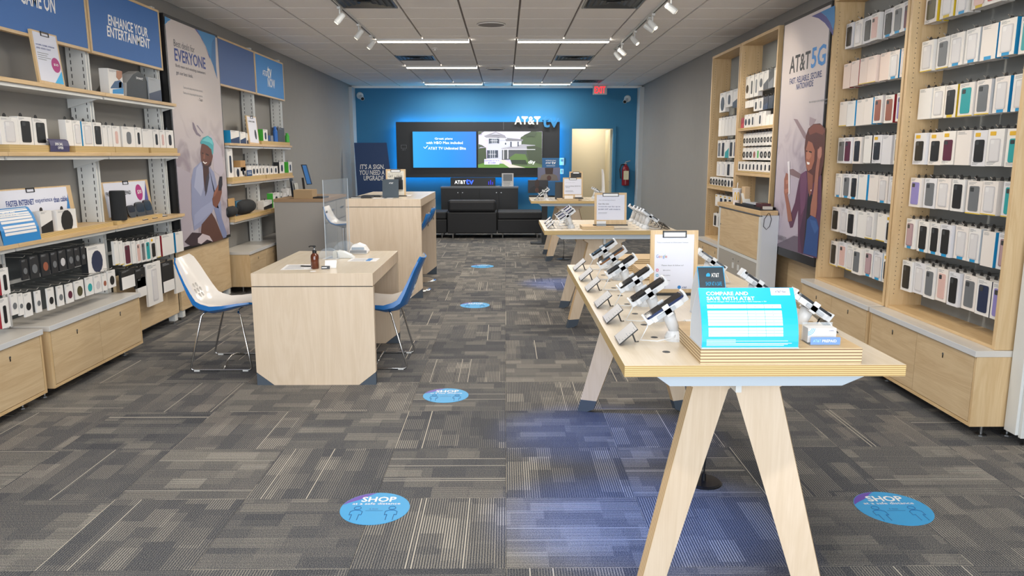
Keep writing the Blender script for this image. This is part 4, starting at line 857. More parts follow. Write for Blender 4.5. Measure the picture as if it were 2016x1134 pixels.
rowbox('R4', R4, 8.95, 10.0, 1.202, 1.30, [('low white ear-hook box', 'k', 'ring', {})]*6+[('low white adapter box', 'k', 'round', {})]*2, f'shelf row, {W4}', hang=False, xf=2.72, d=.1, group=G4)
rowbox('R4', R4, 9.1, 9.85, .93, 1.08, [('white case box', 'w', 'phone', {'logo': 'y'}), ('dark case box', 'n', 'phone', {'logo': 'y'}), ('dark case box', 'k', 'phone', {'logo': 'y'}), ('dark case box', 'k', 'phone', {'logo': 'y'})], f'fifth row, {W4}', group=G4)
rowbox('R4', R4, 9.3, 9.9, .66, .83, [('white case box', 'k', 'phone', {}), ('white case box', 'k', 'phone', {}), ('white case box', 'k', 'phone', {})], f'bottom row, {W4}', group=G4)
# ------------------------------------------------------------------ white cabinet with the cup and clutter
xa, xb, ya, yb, zt = 2.50, 2.94, 7.30, 8.74, 1.045
t = empty('tall_white_cabinet', ((xa+xb)/2, (ya+yb)/2, 0), 'white cabinet with wooden top and door beside the woman poster', 'cabinet')
M_wg = mat('white_side_gloss', 'd4d6da', .3); M_gd = mat('grey_door', 'a9a49c', .5)
MB().box(xa+.02, 2.64, ya, yb, .02, zt-.045, M_wg).box(2.64, 2.68, ya, yb, .02, zt-.045, M_wg).build('carcass', t)
MB().box(xa, xa+.02, ya, ya+.05, .02, zt-.045, M_metalw).box(xa, xa+.02, yb-.06, yb, .02, zt-.045, M_metalw).box(xa, xa+.02, ya+.05, yb-.06, .52, .55, M_metalw).build('face_frame', t)
MB().box(xa-.01, 2.665, ya-.01, yb+.05, zt-.044, zt, M_mapleY).box(xa-.004, xa+.02, ya, yb, zt-.06, zt-.045, M_steel).build('top', t, bevel=.003)
d = MB().box(xa+.002, xa+.019, ya+.055, yb-.065, .555, zt-.062, M_door).build('upper_door', t); MB().lathe([(0, -.008), (.008, -.006), (.008, 0)], (xa+.002, yb-.09, .8), M_steel, 8, 'x').build('knob', d)
for k, (a_, b_) in enumerate(((ya+.055, (ya+yb)/2-.003), ((ya+yb)/2+.003, yb-.065))):
    d = MB().box(xa+.002, xa+.019, a_, b_, .04, .518, M_gd).build('lower_door', t)
    yk = (b_-.09) if k == 0 else (a_+.09)
    MB().box(xa-.004, xa+.002, yk-.025, yk+.025, .36, .42, M_metalw).build('lock_plate', d); MB().lathe([(0, -.006), (.007, -.006), (.007, 0)], (xa+.002, yk, .46), M_steel, 8, 'x').build('lock', d)
zt2 = zt
p = atX(1450, 398, 2.56)
t = empty('paper_cup', (2.56, p.y, zt), 'white paper soft drink cup with yellow arches logo and straw', 'cup')
cyp = p.y
MB().lathe([(.036, .0), (.05, .165)], (2.56, cyp, zt), mat('cup_paper', 'e4dfe2', .5), 24).build('cup_body', t, smooth=False)
MB().lathe([(.054, .16), (.054, .172), (.046, .178), (.02, .18), (0, .18)], (2.56, cyp, zt), mat('cup_lid', 'dcdcdc', .25), 24).build('lid', t)
MB().tube([(2.56, cyp, zt+.18), (2.565, cyp, zt+.24)], .004, M_txtw, 6).build('straw', t)
b = MB()
for c0, half in ((-.36, .3), (.36, .3)):
    pth = []
    for k in range(9):
        a_ = -1+2*k/8; ang = (c0+a_*half); z = zt+.05+.085*(1-abs(a_)**2.4); r = .036+(z-zt)/.165*.014+.0015
        th = math.radians(250)+ang*.9; pth.append((2.56+r*math.cos(th), cyp+r*math.sin(th), z))
    b.tube(pth, .0035, mat('arch_yellow', 'f0c419', .5), 5)
b.build('arches_logo', t)
t = empty('paper_bag', (2.585, cyp-.11-.0, zt), 'small tan paper bag standing behind the drink cup', 'bag')
MB().box(2.585, 2.64, cyp-.20, cyp-.08, zt, zt+.2, mat('kraft_paper', 'c9ad8b', .8, bump=.3, bscale=60)).build('bag_body', t, bevel=.004)
t = empty('tray', (2.56, 7.75, zt), 'black tray of clutter on the white cabinet', 'tray')
MB().box(2.50, 2.66, 7.34, 8.15, zt, zt+.008, M_black).box(2.50, 2.51, 7.34, 8.15, zt+.008, zt+.03, M_black).box(2.65, 2.66, 7.34, 8.15, zt+.008, zt+.03, M_black).build('pan', t)
for i, (nm, c, y0, y1, z0_, h, lab) in enumerate((('folder', '24262c', 7.62, 8.0, .0, .03, 'black folder lying in the clutter tray'), ('paper_stack', 'b4b8c4', 7.58, 7.9, .031, .012, 'pale paper stack on the black folder'), ('wallet', '4a2026', 7.40, 7.58, .0, .055, 'dark red wallet in the clutter tray'), ('tape_box', 'c8c4be', 7.345, 7.39, .0, .03, 'white tape box at the near end of the tray'))):
    t = empty(nm, (2.58, (y0+y1)/2, zt+.008+z0_), lab, nm.split('_')[0]); MB().box(2.53+.004*i, 2.63, y0, y1, zt+.008+z0_, zt+.008+z0_+h, cm(c)).build('body', t, bevel=.003)
t = empty('tablet_stand', (2.60, 8.2, zt), 'tilted grey tablet leaning beside the paper bag', 'tablet')
MB().prism([(8.02, 0), (8.035, 0), (8.16, .13), (8.145, .13)], (2.56, 0, zt), (0, 1, 0), (0, 0, 1), (.08, 0, 0), M_metalw).build('body', t)
MB().tube([(2.58, ya-.012, zt-.02), (2.60, ya-.02, zt-.08), (2.585, ya-.02, zt-.15), (2.555, ya-.02, zt-.18), (2.525, ya-.02, zt-.15), (2.53, ya-.02, zt-.08), (2.57, ya-.012, zt-.02)], .003, M_black, 6).build('dangling_cord', None)
tag(bpy.data.objects['dangling_cord'], 'thin black cord loop hanging down the white cabinet side', 'cord')
# ------------------------------------------------------------------ desk and tall counter
def waterfall(x0, x1, y0, y1, h, th, lab, nm, cat, ch=.11, topm=M_birchtop):
    t = empty(nm, ((x0+x1)/2, (y0+y1)/2, 0), lab, cat)
    MB().box(x0, x1, y0, y1, h-th, h, M_birch, {'+z': topm}).build('table_top', t, bevel=.0015)
    MB().box(x0+.008, x1-.008, y0+.008, y0+.05, h-th-.006, h-th, M_dark).box(x0+.008, x1-.008, y1-.05, y1-.008, h-th-.006, h-th, M_dark).build('shadow_gap', t)
    for k, (ya, yb) in enumerate(((y0, y0+.045), (y1-.045, y1))):
        P_ = [(x0+ch, 0), (x1-ch, 0), (x1, ch*.78), (x1, h-th-.006), (x0, h-th-.006), (x0, ch*.78)]
        o = MB().prism(P_, (0, ya, 0), (1, 0, 0), (0, 0, 1), (0, yb-ya, 0), M_birch).build('end_panel', t)
        for P2_ in ([(x0, 0), (x0+ch-.003, 0), (x0, ch*.78-.003)], [(x1, 0), (x1, ch*.78-.003), (x1-ch+.003, 0)]):
            MB().prism(P2_, (0, ya+.001, 0), (1, 0, 0), (0, 0, 1), (0, yb-ya-.002, 0), M_slate).build('corner_trim', o)
    MB().box((x0+x1)/2-.06, (x0+x1)/2-.04, y0+.045, y1-.045, .35, h-th-.001, M_birch).build('modesty_panel', t)
    return t
waterfall(-1.735, -.905, 5.043, 6.265, .79, .088, 'pale birch desk between the two sled chairs', 'desk', 'desk', .12)
waterfall(-1.757, -.93, 8.28, 10.04, 1.109, .085, 'tall pale birch counter behind the desk', 'tall_counter', 'counter', .14)
# ------------------------------------------------------------------ shell chairs
M_shellw = mat('glossy_white_shell', 'e6e0da', .15); M_shellb = mat('glossy_blue_shell', '1168b0', .22)
def shell(prof, half, parent, th=.012, holes=None, dirx=1):
    # prof: (x, z, half width) from the seat front to the top of the back; the inside is white, the outside blue
    n = len(prof); m_ = 12; V1, V2 = [], []
    for i, (x, z, hw) in enumerate(prof):
        x0, z0 = prof[max(i-1, 0)][:2]; x1_, z1_ = prof[min(i+1, n-1)][:2]; tx, tz = x1_-x0, z1_-z0; l = math.hypot(tx, tz); nx, nz = -tz/l, tx/l
        if nz < 0 and nx*1 < 0: pass
        for j in range(m_+1):
            a_ = -1+2*j/m_; y = hw*a_; dish = .035*(abs(a_)**2.5)
            V1.append((dirx*(x-nx*dish*-1*0+0)+dirx*(-tz/l)*-0, y, z) if 0 else (dirx*(x+(tz/l)*dish), y, z+(-tx/l)*dish))
            V2.append((dirx*(x+(tz/l)*dish-(tz/l)*th), y, z+(-tx/l)*dish-(-tx/l)*th))
    return n, m_, V1, V2
def chair(cx, cy_, face, lab):
    # face = +1 looks towards +X
    t = empty('sled_chair', (cx, cy_, 0), lab, 'chair', 'white and blue shell chairs')
    ctl = [(.255, .468, .13), (.22, .482, .185), (.14, .478, .22), (.03, .462, .228), (-.06, .458, .228), (-.13, .478, .226), (-.178, .505, .222), (-.220, .57, .215), (-.260, .645, .205), (-.298, .725, .19), (-.332, .795, .165), (-.347, .825, .12)]
    n, m_ = len(ctl), 14; A, B = [], []
    for i, (x, z, hw) in enumerate(ctl):
        xa_, za_ = ctl[max(i-1, 0)][:2]; xb_, zb_ = ctl[min(i+1, n-1)][:2]; l = math.hypot(xb_-xa_, zb_-za_); tx, tz = (xb_-xa_)/l, (zb_-za_)/l
        nx, nz = tz, -tx          # towards the sitter (up on the seat, forward on the back)
        for j in range(m_+1):
            a_ = -1+2*j/m_; dish = .03*abs(a_)**2.6
            A.append((cx+face*(x+nx*dish), cy_+hw*a_, z+nz*dish)); e = .012+.05*math.exp(-((i-5.0)/2.4)**2)*(1-abs(a_)**3*.5)
            B.append((cx+face*(x+nx*(dish-e)), cy_+hw*a_*1.01, z+nz*(dish-e)))
    hole = {(i, j) for i, j in ((5, 6), (5, 8), (6, 5), (6, 7), (6, 9), (7, 6), (7, 8))}
    fa, fb, fr_ = [], [], []
    W1 = m_+1
    def q(o, i, j): return o+i*W1+j
    N_ = n*W1
    for i in range(n-1):
        for j in range(m_):
            f = (q(0, i, j), q(0, i, j+1), q(0, i+1, j+1), q(0, i+1, j)); g = tuple(k+N_ for k in f[::-1])
            if face < 0: f, g = f[::-1], g[::-1]
            fa.append(f); fb.append(g)
    rim = [(0, j) for j in range(m_+1)]+[(i, m_) for i in range(1, n)]+[(n-1, j) for j in range(m_-1, -1, -1)]+[(i, 0) for i in range(n-2, 0, -1)]
    for k in range(len(rim)):
        (i, j), (i2, j2) = rim[k], rim[(k+1) % len(rim)]; f = (q(0, i, j), q(N_, i, j), q(N_, i2, j2), q(0, i2, j2)); fr_.append(f if face > 0 else f[::-1])
    mb_ = MB(); V = A+B; mb_.v = V; kw, kb = mb_.mk(M_shellw), mb_.mk(M_shellb)
    for f in fa: mb_.f.append(f); mb_.mi.append(kw)
    for f in fb+fr_: mb_.f.append(f); mb_.mi.append(kb)
    o = mb_.build('seat_shell', t, smooth=True)
    # flower of seven holes through the lower back
    cut = bmholes(cx, cy_, face, o)
    # wire sled base
    r = .0075; w2, xf_, xb_ = .235, .235, -.225
    for s in (-1, 1):
        y = cy_+s*w2
        P_ = [(cx+face*.125, cy_+s*.14, .445), (cx+face*.15, y-s*.02, .44), (cx+face*.17, y, .42), (cx+face*(xf_-.005), y, .03), (cx+face*(xf_-.012), y, .012), (cx+face*(xf_-.03), y, .009), (cx+face*(xb_+.03), y, .009), (cx+face*(xb_+.012), y, .012), (cx+face*(xb_+.005), y, .03), (cx+face*-.115, y, .42), (cx+face*-.10, y-s*.02, .44), (cx+face*-.08, cy_+s*.14, .445)]
        l_ = MB().tube(P_, r, M_chrome, 8).build('sled_leg', t, smooth=True)
        for xx in (xf_-.05, xb_+.05): MB().box(cx+face*xx-.02, cx+face*xx+.02, y-.011, y+.011, .0, .012, M_metalw).build('glide', l_)
    MB().tube([(cx+face*.02, cy_-w2, .010), (cx+face*.005, cy_-.1, .05), (cx+face*.0, cy_, .06), (cx+face*.005, cy_+.1, .05), (cx+face*.02, cy_+w2, .010)], .006, M_chrome, 8).build('stretcher', t, smooth=True)
    MB().tube([(cx+face*.13, cy_-.16, .447), (cx+face*.13, cy_+.16, .447)], .007, M_chrome, 8).tube([(cx-face*.08, cy_-.16, .442), (cx-face*.08, cy_+.16, .442)], .007, M_chrome, 8).build('seat_support', t)
    return t
def bmholes(cx, cy_, face, o):
    # holes are cut with a boolean made of short rods
    b = MB(); c = Vector((-.222, 0, .574)); d = Vector((.88, 0, .47)).normalized(); u = Vector((0, 1, 0)); v = d.cross(u)
    for k in range(7):
        a_, r = (PI/3*k, .048) if k < 6 else (0, 0)
        p = c+u*r*math.cos(a_)+v*r*math.sin(a_); e0, e1 = p-d*.08, p+d*.08
        b.tube([(cx+face*e0.x, cy_+e0.y, e0.z), (cx+face*e1.x, cy_+e1.y, e1.z)], .0185, M_shellw, 14)
    co = b.build('cutter')
    for q in (co, o):
        bb = bmesh.new(); bb.from_mesh(q.data); bmesh.ops.recalc_face_normals(bb, faces=bb.faces); bb.to_mesh(q.data); bb.free()
    md = o.modifiers.new('holes', 'BOOLEAN'); md.object = co; md.operation = 'DIFFERENCE'; md.solver = 'EXACT'
    bpy.context.view_layer.update(); dg = bpy.context.evaluated_depsgraph_get()
    me = bpy.data.meshes.new_from_object(o.evaluated_get(dg)); o.modifiers.clear(); o.data = me; me.set_sharp_from_angle(angle=.5)
    bpy.data.objects.remove(co)
chair(-2.12, 5.63, 1, 'white and blue shell chair on the left, turned towards the desk')
chair(-.96, 5.66, -1, 'blue-backed shell chair tucked in at the right of the desk')
# ------------------------------------------------------------------ bar stools at the tall counter
def stool(cx, cy_, face, lab, sh=.76):
    t = empty('bar_stool', (cx, cy_, 0), lab, 'stool', 'blue shell bar stools')
    MB().lathe([(.22, 0), (.22, .006), (.19, .014), (.03, .022), (.028, .05), (.028, .45), (.02, .45), (.02, sh-.05), (.06, sh-.03), (0, sh-.03)], (cx, cy_, 0), M_chrome, 28).build('pedestal', t, smooth=False)
    MB().tube([(cx+face*.0, cy_-.028, .32), (cx+face*.12, cy_-.12, .32), (cx+face*.2, cy_-.09, .32), (cx+face*.22, cy_, .32), (cx+face*.2, cy_+.09, .32), (cx+face*.12, cy_+.12, .32), (cx, cy_+.028, .32)], .009, M_chrome, 8).build('footrest', t)
    ctl = [(.19, -.01, .14), (.16, .005, .18), (.05, -.01, .2), (-.05, -.015, .2), (-.12, .01, .2), (-.17, .07, .195), (-.2, .14, .18), (-.22, .21, .13)]
    V, F1, F2 = [], [], []; n, m_ = len(ctl), 10; W1 = m_+1
    for lay in (0, 1):
        for i, (x, z, hw) in enumerate(ctl):
            p0, p1 = ctl[max(i-1, 0)], ctl[min(i+1, n-1)]; l = math.hypot(p1[0]-p0[0], p1[1]-p0[1]); tx, tz = (p1[0]-p0[0])/l, (p1[1]-p0[1])/l
            for j in range(W1):
                a_ = -1+2*j/m_; dd = .03*abs(a_)**2.5-.012*lay; V.append((cx+face*(x+tz*dd), cy_+hw*a_, sh+z-tx*dd))
    for i in range(n-1):
        for j in range(m_):
            f = (i*W1+j, i*W1+j+1, (i+1)*W1+j+1, (i+1)*W1+j)
            if face < 0: f = f[::-1]
            F1.append(f); F2.append(tuple(k+n*W1 for k in f[::-1]))
    b = MB().add(V, F1, M_shellw); kb = b.mk(M_shellb)
    for f in F2: b.f.append(f); b.mi.append(kb)
    rim = [(0, j) for j in range(W1)]+[(i, m_) for i in range(1, n)]+[(n-1, j) for j in range(m_-1, -1, -1)]+[(i, 0) for i in range(n-2, 0, -1)]
    for k in range(len(rim)):
        (i, j), (i2, j2) = rim[k], rim[(k+1) % len(rim)]; f = (i*W1+j, i*W1+j+n*W1, i2*W1+j2+n*W1, i2*W1+j2); b.f.append(f if face > 0 else f[::-1]); b.mi.append(kb)
    so = b.build('seat_shell', t, smooth=True)
    c = Vector((cx-face*.185, cy_, sh+.11))
    for k in range(6):
        MB().lathe([(0, 0), (.016, 0), (.016, .003), (0, .003)], (c.x-face*.012, cy_+.045*math.cos(k*PI/3), c.z-.0+.04*math.sin(k*PI/3)), M_dark, 10, 'x').build('vent_hole', so)
stool(-1.11, 8.82, -1, 'blue bar stool at the right of the tall counter, nearer one', .70); stool(-1.11, 9.5, -1, 'blue bar stool at the right of the tall counter, farther one', .72)
stool(-1.98, 9.15, 1, 'blue bar stool seen through the clear shield left of the counter')
# ------------------------------------------------------------------ display tables
M_alu = mat('apron_grey_blue', 'b6c0c9', .4)
def dtable(x0, x1, y0, y1, h, lab, fy=.24, rear_leg_y=None, grom=True, frontm=None):
    t = empty('display_table', ((x0+x1)/2, (y0+y1)/2, 0), lab, 'table', 'plywood phone display tables')
    tp = MB().box(x0, x1, y0, y1, h-.038, h, M_birchtop, {'-y': M_ply, '+y': M_ply, '-x': M_mapleY if 0 else M_ply, '+x': M_ply}).build('table_top', t, bevel=.001)
    xm = (x0+x1)/2
    a_ = MB().prism([(x0+.1, 0), (x0+.155, -.04), (x1-.19, -.04), (x1-.1, 0)], (0, y0+.03, h-.0385), (1, 0, 0), (0, 0, 1), (0, .03, 0), M_alu)
    a_.prism([(x0+.1, 0), (x0+.155, -.04), (x1-.19, -.04), (x1-.1, 0)], (0, y1-.06, h-.0385), (1, 0, 0), (0, 0, 1), (0, .03, 0), M_alu)
    a_.box(x0+.16, x0+.19, y0+.06, y1-.06, h-.078, h-.0385, M_alu).box(x1-.22, x1-.19, y0+.06, y1-.06, h-.078, h-.0385, M_alu).build('apron', t)
    MB().box(xm-.045, xm-.025, y0+.15, y1-.15, h-.14, h-.079, M_metalw).build('cable_spine', t)
    ht = h-.079
    for yy, sy2 in ((y0+fy, -1), ((y1-fy) if rear_leg_y is None else rear_leg_y, 1)):
        for sx in (-1, 1):
            # leg outline in its own plane: u runs outwards, turned towards the table corner
            u = Vector((sx*math.cos(.35), sy2*math.sin(.35), 0)); nrm = Vector((u.y, -u.x, 0)); nrm = nrm if nrm.y*sy2 < 0 else -nrm
            o = Vector((xm-.035, yy, 0)); k = 1/math.cos(.35); th = .036
            P_ = [(.016, ht), (.20, ht), (.20, ht-.028), (.163, ht-.05), (.36, .0), (.30, .0), (.262, .02), (.0245, ht-.075), (.016, ht-.07)]
            P_ = [(a*k*(.98 if a > .2 else 1), b) for a, b in P_]
            def cutz(P0, z0, keep):
                R_ = []
                for i in range(len(P0)):
                    p_, q_ = P0[i], P0[(i+1) % len(P0)]; ip, iq = (p_[1] > z0) == keep, (q_[1] > z0) == keep
                    if ip: R_.append(p_)
                    if ip != iq: f = (z0-p_[1])/(q_[1]-p_[1]); R_.append((p_[0]+(q_[0]-p_[0])*f, z0))
                return R_
            up = cutz(P_, .075, True); dn = cutz(P_, .075, False)
            l_ = MB().prism(up, o-nrm*th, u, UZ, nrm*th, M_birch, plywood('leg_ply_'+('a' if nrm.x*nrm.y > 0 else 'b'), 'd9bd93', 'ad8762', .0042, 'X', tuple(nrm))).build('leg', t, loc=tuple(o))
            MB().prism(dn, o-nrm*(th+.001)+Vector((0, 0, 0)), u, UZ, nrm*(th+.002), M_slate).build('boot', l_)
            for bx, bz in ((.05, ht-.035),): 
                c = o+u*bx*k+Vector((0, 0, bz)); MB().tube([c-nrm*.0 + (nrm*-1)*(th+.003) if 0 else c+nrm*.0, c+nrm*.004], .011, M_steel, 12).build('bolt', l_)
    if grom:
        g0 = None; yy = y0+.17
        while yy < y1-.1:
            for xx in (x0+.17, x0+.33, xm+.03, x1-.33, x1-.17):
                if g0 is None: g0 = MB().lathe([(.014, 0), (.012, .0012), (0, .0012)], (0, 0, 0), M_dark, 14).build('grommet', tp, loc=(0, 0, 0)); put(g0, (xx, yy, h), tp)
                else: dup(g0, tp, (xx, yy, h))
            yy += .21
    return t
HT = .914
dtable(.383, 1.294, 2.32, 4.58, HT, 'long plywood phone table in the right foreground', .27, 4.36)
dtable(.352, 1.55, 6.70, 7.84, HT, 'plywood phone table behind the foreground table')
dtable(.385, 1.60, 11.15, 12.2, HT, 'plywood phone table farthest back, near the doorway')
M_ph = {'k': mat('phone_black', '15161a', .12), 'b': mat('phone_blue', '1c2c55', .15), 'c': mat('phone_copper', '7a5230', .18), 'g': mat('phone_graphite', '35363a', .15)}
M_holder = mat('holder_white', 'd3d6da', .3)
def dphone(x, y, z, sx, c, lab, s=1.0, tilt=.60):
    # sx = +1: screen looks towards -X and the long side climbs towards +X
    t = empty('display_phone', (x, y, z), lab, 'phone', 'display phones on holders')
    a = Vector((sx*math.cos(tilt), 0, math.sin(tilt))); n = Vector((-sx*math.sin(tilt), 0, math.cos(tilt))); v = Vector((0, 1, 0))
    c0 = Vector((x-sx*.03, y, z+.125))
    def slab(l0, l1, w0, w1, h0, h1, m, b=None):
        b = b or MB(); P8 = [c0+a*i+v*j+n*k for k in (h0, h1) for i, j in ((l0, w0), (l1, w0), (l1, w1), (l0, w1))]
        fs = [(0, 3, 2, 1), (4, 5, 6, 7), (0, 1, 5, 4), (1, 2, 6, 5), (2, 3, 7, 6), (3, 0, 4, 7)]
        if a.cross(v).dot(n) < 0: fs = [f[::-1] for f in fs]
        return b.add(P8, fs, m)
    MB().prism(rrect(.152, .073, .01), c0, a, v, n*.008, M_ph[c]).build('phone', t)
    MB().prism(rrect(.144, .066, .008), c0+n*.0081, a, v, n*.0005, mat('phone_glass', '0b0c10', .05)).build('screen', t)
    b = slab(-.062, .062, -.036, .036, -.022, -.001, M_holder); slab(.06, .083, -.03, .03, -.02, .0, M_holder, b); slab(.079, .087, -.026, .026, -.02, .014, M_holder, b); slab(-.083, -.06, -.03, .03, -.02, .0, M_holder, b); slab(-.086, -.079, -.026, .026, -.02, .014, M_holder, b)
    slab(-.012, .012, -.046, .046, -.028, -.002, M_holder, b); slab(-.012, .012, -.046, -.039, -.02, .014, M_holder, b); slab(-.012, .012, .039, .046, -.02, .014, M_holder, b)
    slab(-.045, .03, -.043, -.037, -.018, -.006, mat('holder_grey', 'aeb4bb', .4), b)
    b.build('cradle', t)
    p0 = c0-n*.02; p1 = Vector((x+sx*.012, y, z+.034))
    MB().tube([p0, p0*.5+p1*.5, p1], [.025, .022, .02], M_holder, 14).build('post', t, smooth=True)
    MB().lathe([(.036, 0), (.036, .012), (.028, .03), (.018, .038), (0, .038)], (x+sx*.012, y, z), M_holder, 20).build('base', t)
    e = Vector((x-sx*.095, y+.02, z+.075)); f = Vector((x-sx*.12, y, z+.02))
    MB().tube([c0-a*.075-n*.01, e-Vector((0, .05, .02)), f+Vector((0, -.04, -.01)), Vector((x-sx*.06, y-.05, z+.008)), Vector((x+sx*.0, y-.045, z+.02)), p1+Vector((0, -.02, -.005))], .0022, M_holder, 6).build('cable', t)
    return t
def icard(x, y, z, sx, lab, w_=.125, l=.085):
    t = empty('price_card', (x, y, z), lab, 'card', 'grey price cards on easels')
    tilt = .72; a = Vector((sx*math.cos(tilt), 0, math.sin(tilt))); n = Vector((-sx*math.sin(tilt), 0, math.cos(tilt))); v = Vector((0, 1, 0)); c0 = Vector((x-sx*.03, y-w_/2, z+.004))
    MB().prism([(0, 0), (l, 0), (l, w_), (0, w_)], c0, a, v, n*.004, M_black).build('plate', t)
    MB().prism([(.002, .002), (l-.002, .002), (l-.002, w_-.002), (.002, w_-.002)], c0+n*.0041, a, v, n*.0004, mat('card_face', 'c3bfbd', .35)).build('face', t)
    b = MB()
    for i in range(7):
        for j in (0, 1):
            if BR.random() < .8:
                q = c0+a*(.008+i*.011)+v*(.007+j*.026)+n*.0047; b.add([q, q+a*.0025, q+a*.0025+v*BR.uniform(.008, .02), q+v*BR.uniform(.008, .02)], [(0, 1, 2, 3)], M_grey)
    b.build('print_lines', t)
    q = c0+a*(l*.75)+v*(w_/2); MB().tube([q, Vector((q.x+sx*.018, y, z+.001)), Vector((q.x+sx*.03, y+.003, z+.001))], .003, M_black, 6).build('easel_leg', t)
for i, (y, c) in enumerate(zip((2.66, 2.99, 3.30, 3.70, 4.02, 4.38), 'bkkkck')):
    dphone(.607, y, HT, 1, c, f'phone on white holder, {ORD[i]} from camera on left edge of front table' if i else 'display phone on white holder with loose white cable, nearest on the front table')
    icard(.435, y-.02 if i else y-.03, HT, 1, f'tilted price card, {ORD[i]} from camera, left edge of front table')
dphone(1.06, 3.18, HT, -1, 'k', 'display phone on white holder behind the cyan sign, right side of front table'); dphone(1.10, 2.70, HT, -1, 'k', 'display phone mostly hidden behind the cyan comparison sign')
icard(1.225, 2.80, HT, -1, 'tilted price card at the right edge of the front table'); icard(1.20, 3.40, HT, -1, 'tilted price card right of the dark safe distance sign'); dphone(1.06, 3.9, HT, -1, 'g', 'display phone on the right edge, near the back of the front table')
for i, (y, c) in enumerate(zip((6.93, 7.18, 7.45), 'gbk')):
    dphone(.60, y, HT, 1, c, f'display phone, {ORD[i]} from the camera on the left of the second table'); icard(.42, y, HT, 1, f'tilted price card, {ORD[i]} from the camera on the left of the second table')
for i, y in enumerate((6.85, 6.99, 7.15, 7.35, 7.6)): dphone(1.30, y, HT, -1, 'k', f'display phone seen from behind, {ORD[i]} from camera on the right of second table'); icard(1.47, y, HT, -1, f'tilted price card, {ORD[i]} from the camera on the right of second table')
for i, (y, c) in enumerate(zip((11.35, 11.75), 'kg')): dphone(.62, y, HT, 1, c, f'display phone, {ORD[i]} from the camera on the left of the farthest table')
icard(.47, 11.4, HT, 1, 'tilted price card on the left of the farthest table')
for i, y in enumerate((11.32, 11.55, 11.8)): dphone(1.40, y, HT, -1, 'k', f'display phone, {ORD[i]} from the camera on the right of the farthest table')
# risers, clip boards and signs on the tables
def block(nm, x0, x1, y0, y1, z0, z1, lab, cat):
    t = empty(nm, ((x0+x1)/2, (y0+y1)/2, z0), lab, cat, 'plywood risers on the tables'); MB().box(x0, x1, y0, y1, z0, z1, M_mapleX, {k: mat('x', 'ffffff') if 0 else M_ply2 for k in ('-y', '+y', '-x', '+x')}).build('slab', t, bevel=.0015); return t
M_ply2 = plywood('riser_plywood_edge', 'd9c29a', '85684a', .0052)
block('plywood_riser', .63, 1.155, 2.335, 2.74, HT, HT+.052, 'layered plywood riser under the cyan comparison sign', 'riser')
block('plywood_riser', .72, 1.0, 3.98, 4.18, HT, HT+.06, 'layered plywood riser behind the social media clip board', 'riser')
block('plywood_riser', .66, 1.02, 4.3, 4.52, HT, HT+.075, 'thick plywood riser at the back of the front table', 'riser')
block('plywood_riser', .70, .99, 6.78, 7.02, HT, HT+.03, 'plywood riser under the white offer board, second table', 'riser')
block('plywood_riser', .78, 1.09, 11.17, 11.4, HT, HT+.03, 'plywood riser under the offer board, farthest table', 'riser')
def clipboard(x0, x1, y, z0, z1, lab, lean=.06, paper=None, tb=.012, inset=.02, low=.09, clipw=.5):
    t = empty('clip_board', ((x0+x1)/2, y, z0), lab, 'sign', 'clip board signs'); v = Vector((0, lean, 1)).normalized(); u = Vector((1, 0, 0)); n = Vector((0, -1, lean)).normalized(); h = z1-z0; w_ = x1-x0
    MB().prism([(0, 0), (w_, 0), (w_, h), (0, h)], (x0, y, z0), u, v, -n*tb, M_maple).build('board', t)
    MB().box(x0-.01, x1+.01, y-.022, y+.03, z0, z0+.01, M_dark).build('base_tray', t)
    MB().prism([(inset, h*low), (w_-inset, h*low), (w_-inset, h-.02), (inset, h-.02)], Vector((x0, y, z0))+n*.0003, u, v, n*.001, paper or M_paper).build('paper', t)
    cw = w_*clipw; cx_ = w_/2-cw/2
    b = MB(); o_ = Vector((x0, y, z0))+n*.0015
    for r in ((cx_, h-.035, cx_+.006, h-.002), (cx_+cw-.006, h-.035, cx_+cw, h-.002), (cx_, h-.035, cx_+cw, h-.031), (cx_, h-.010, cx_+cw, h-.002)): b.prism([(r[0], r[1]), (r[2], r[1]), (r[2], r[3]), (r[0], r[3])], o_, u, v, n*.005, M_black)
    b.build('clip', t)
    MB().prism([(cx_+.006, h-.031), (cx_+cw-.006, h-.031), (cx_+cw-.006, h-.010), (cx_+.006, h-.010)], o_, u, v, n*.002, M_txtw).build('clip_plate', t)
    def T_(s_, fx, fz, fw, fh, m_, bold=.01, sh=0): return text('lettering', s_, Vector((x0, y, z0))+u*(w_*fx)+v*(h*fz)+n*.0016, u, v, w_*fw, h*fh, m_, t, bold, sh)
    return t, T_, (Vector((x0, y, z0)), u, v, n, w_, h)
M_paper = mat('white_paper', 'dfe1ee', .6)
gx0, gx1 = atY(1279, 575, 3.56).x, atY(1372, 575, 3.56).x
t, T_, G = clipboard(gx0, gx1, 3.56, HT, HT+.312, 'clip board asking to share and follow, on the front table')
T_('Take a moment to share your review', .13, .80, .66, .022, M_grey, 0); [T_(c_, .12+x_, .575-(.014 if c_ == 'g' else 0), w2, h2, cm(k_), .0) for c_, x_, w2, h2, k_ in (('G', 0, .05, .05, '5a84c8'), ('o', .056, .036, .034, 'cc5a50'), ('o', .098, .036, .034, 'd8b04a'), ('g', .140, .036, .048, '5a84c8'), ('l', .182, .008, .05, '5aa868'), ('e', .196, .036, .034, 'cc5a50'))]
T_('Please share & follow us!', .24, .45, .46, .02, M_grey, .01)
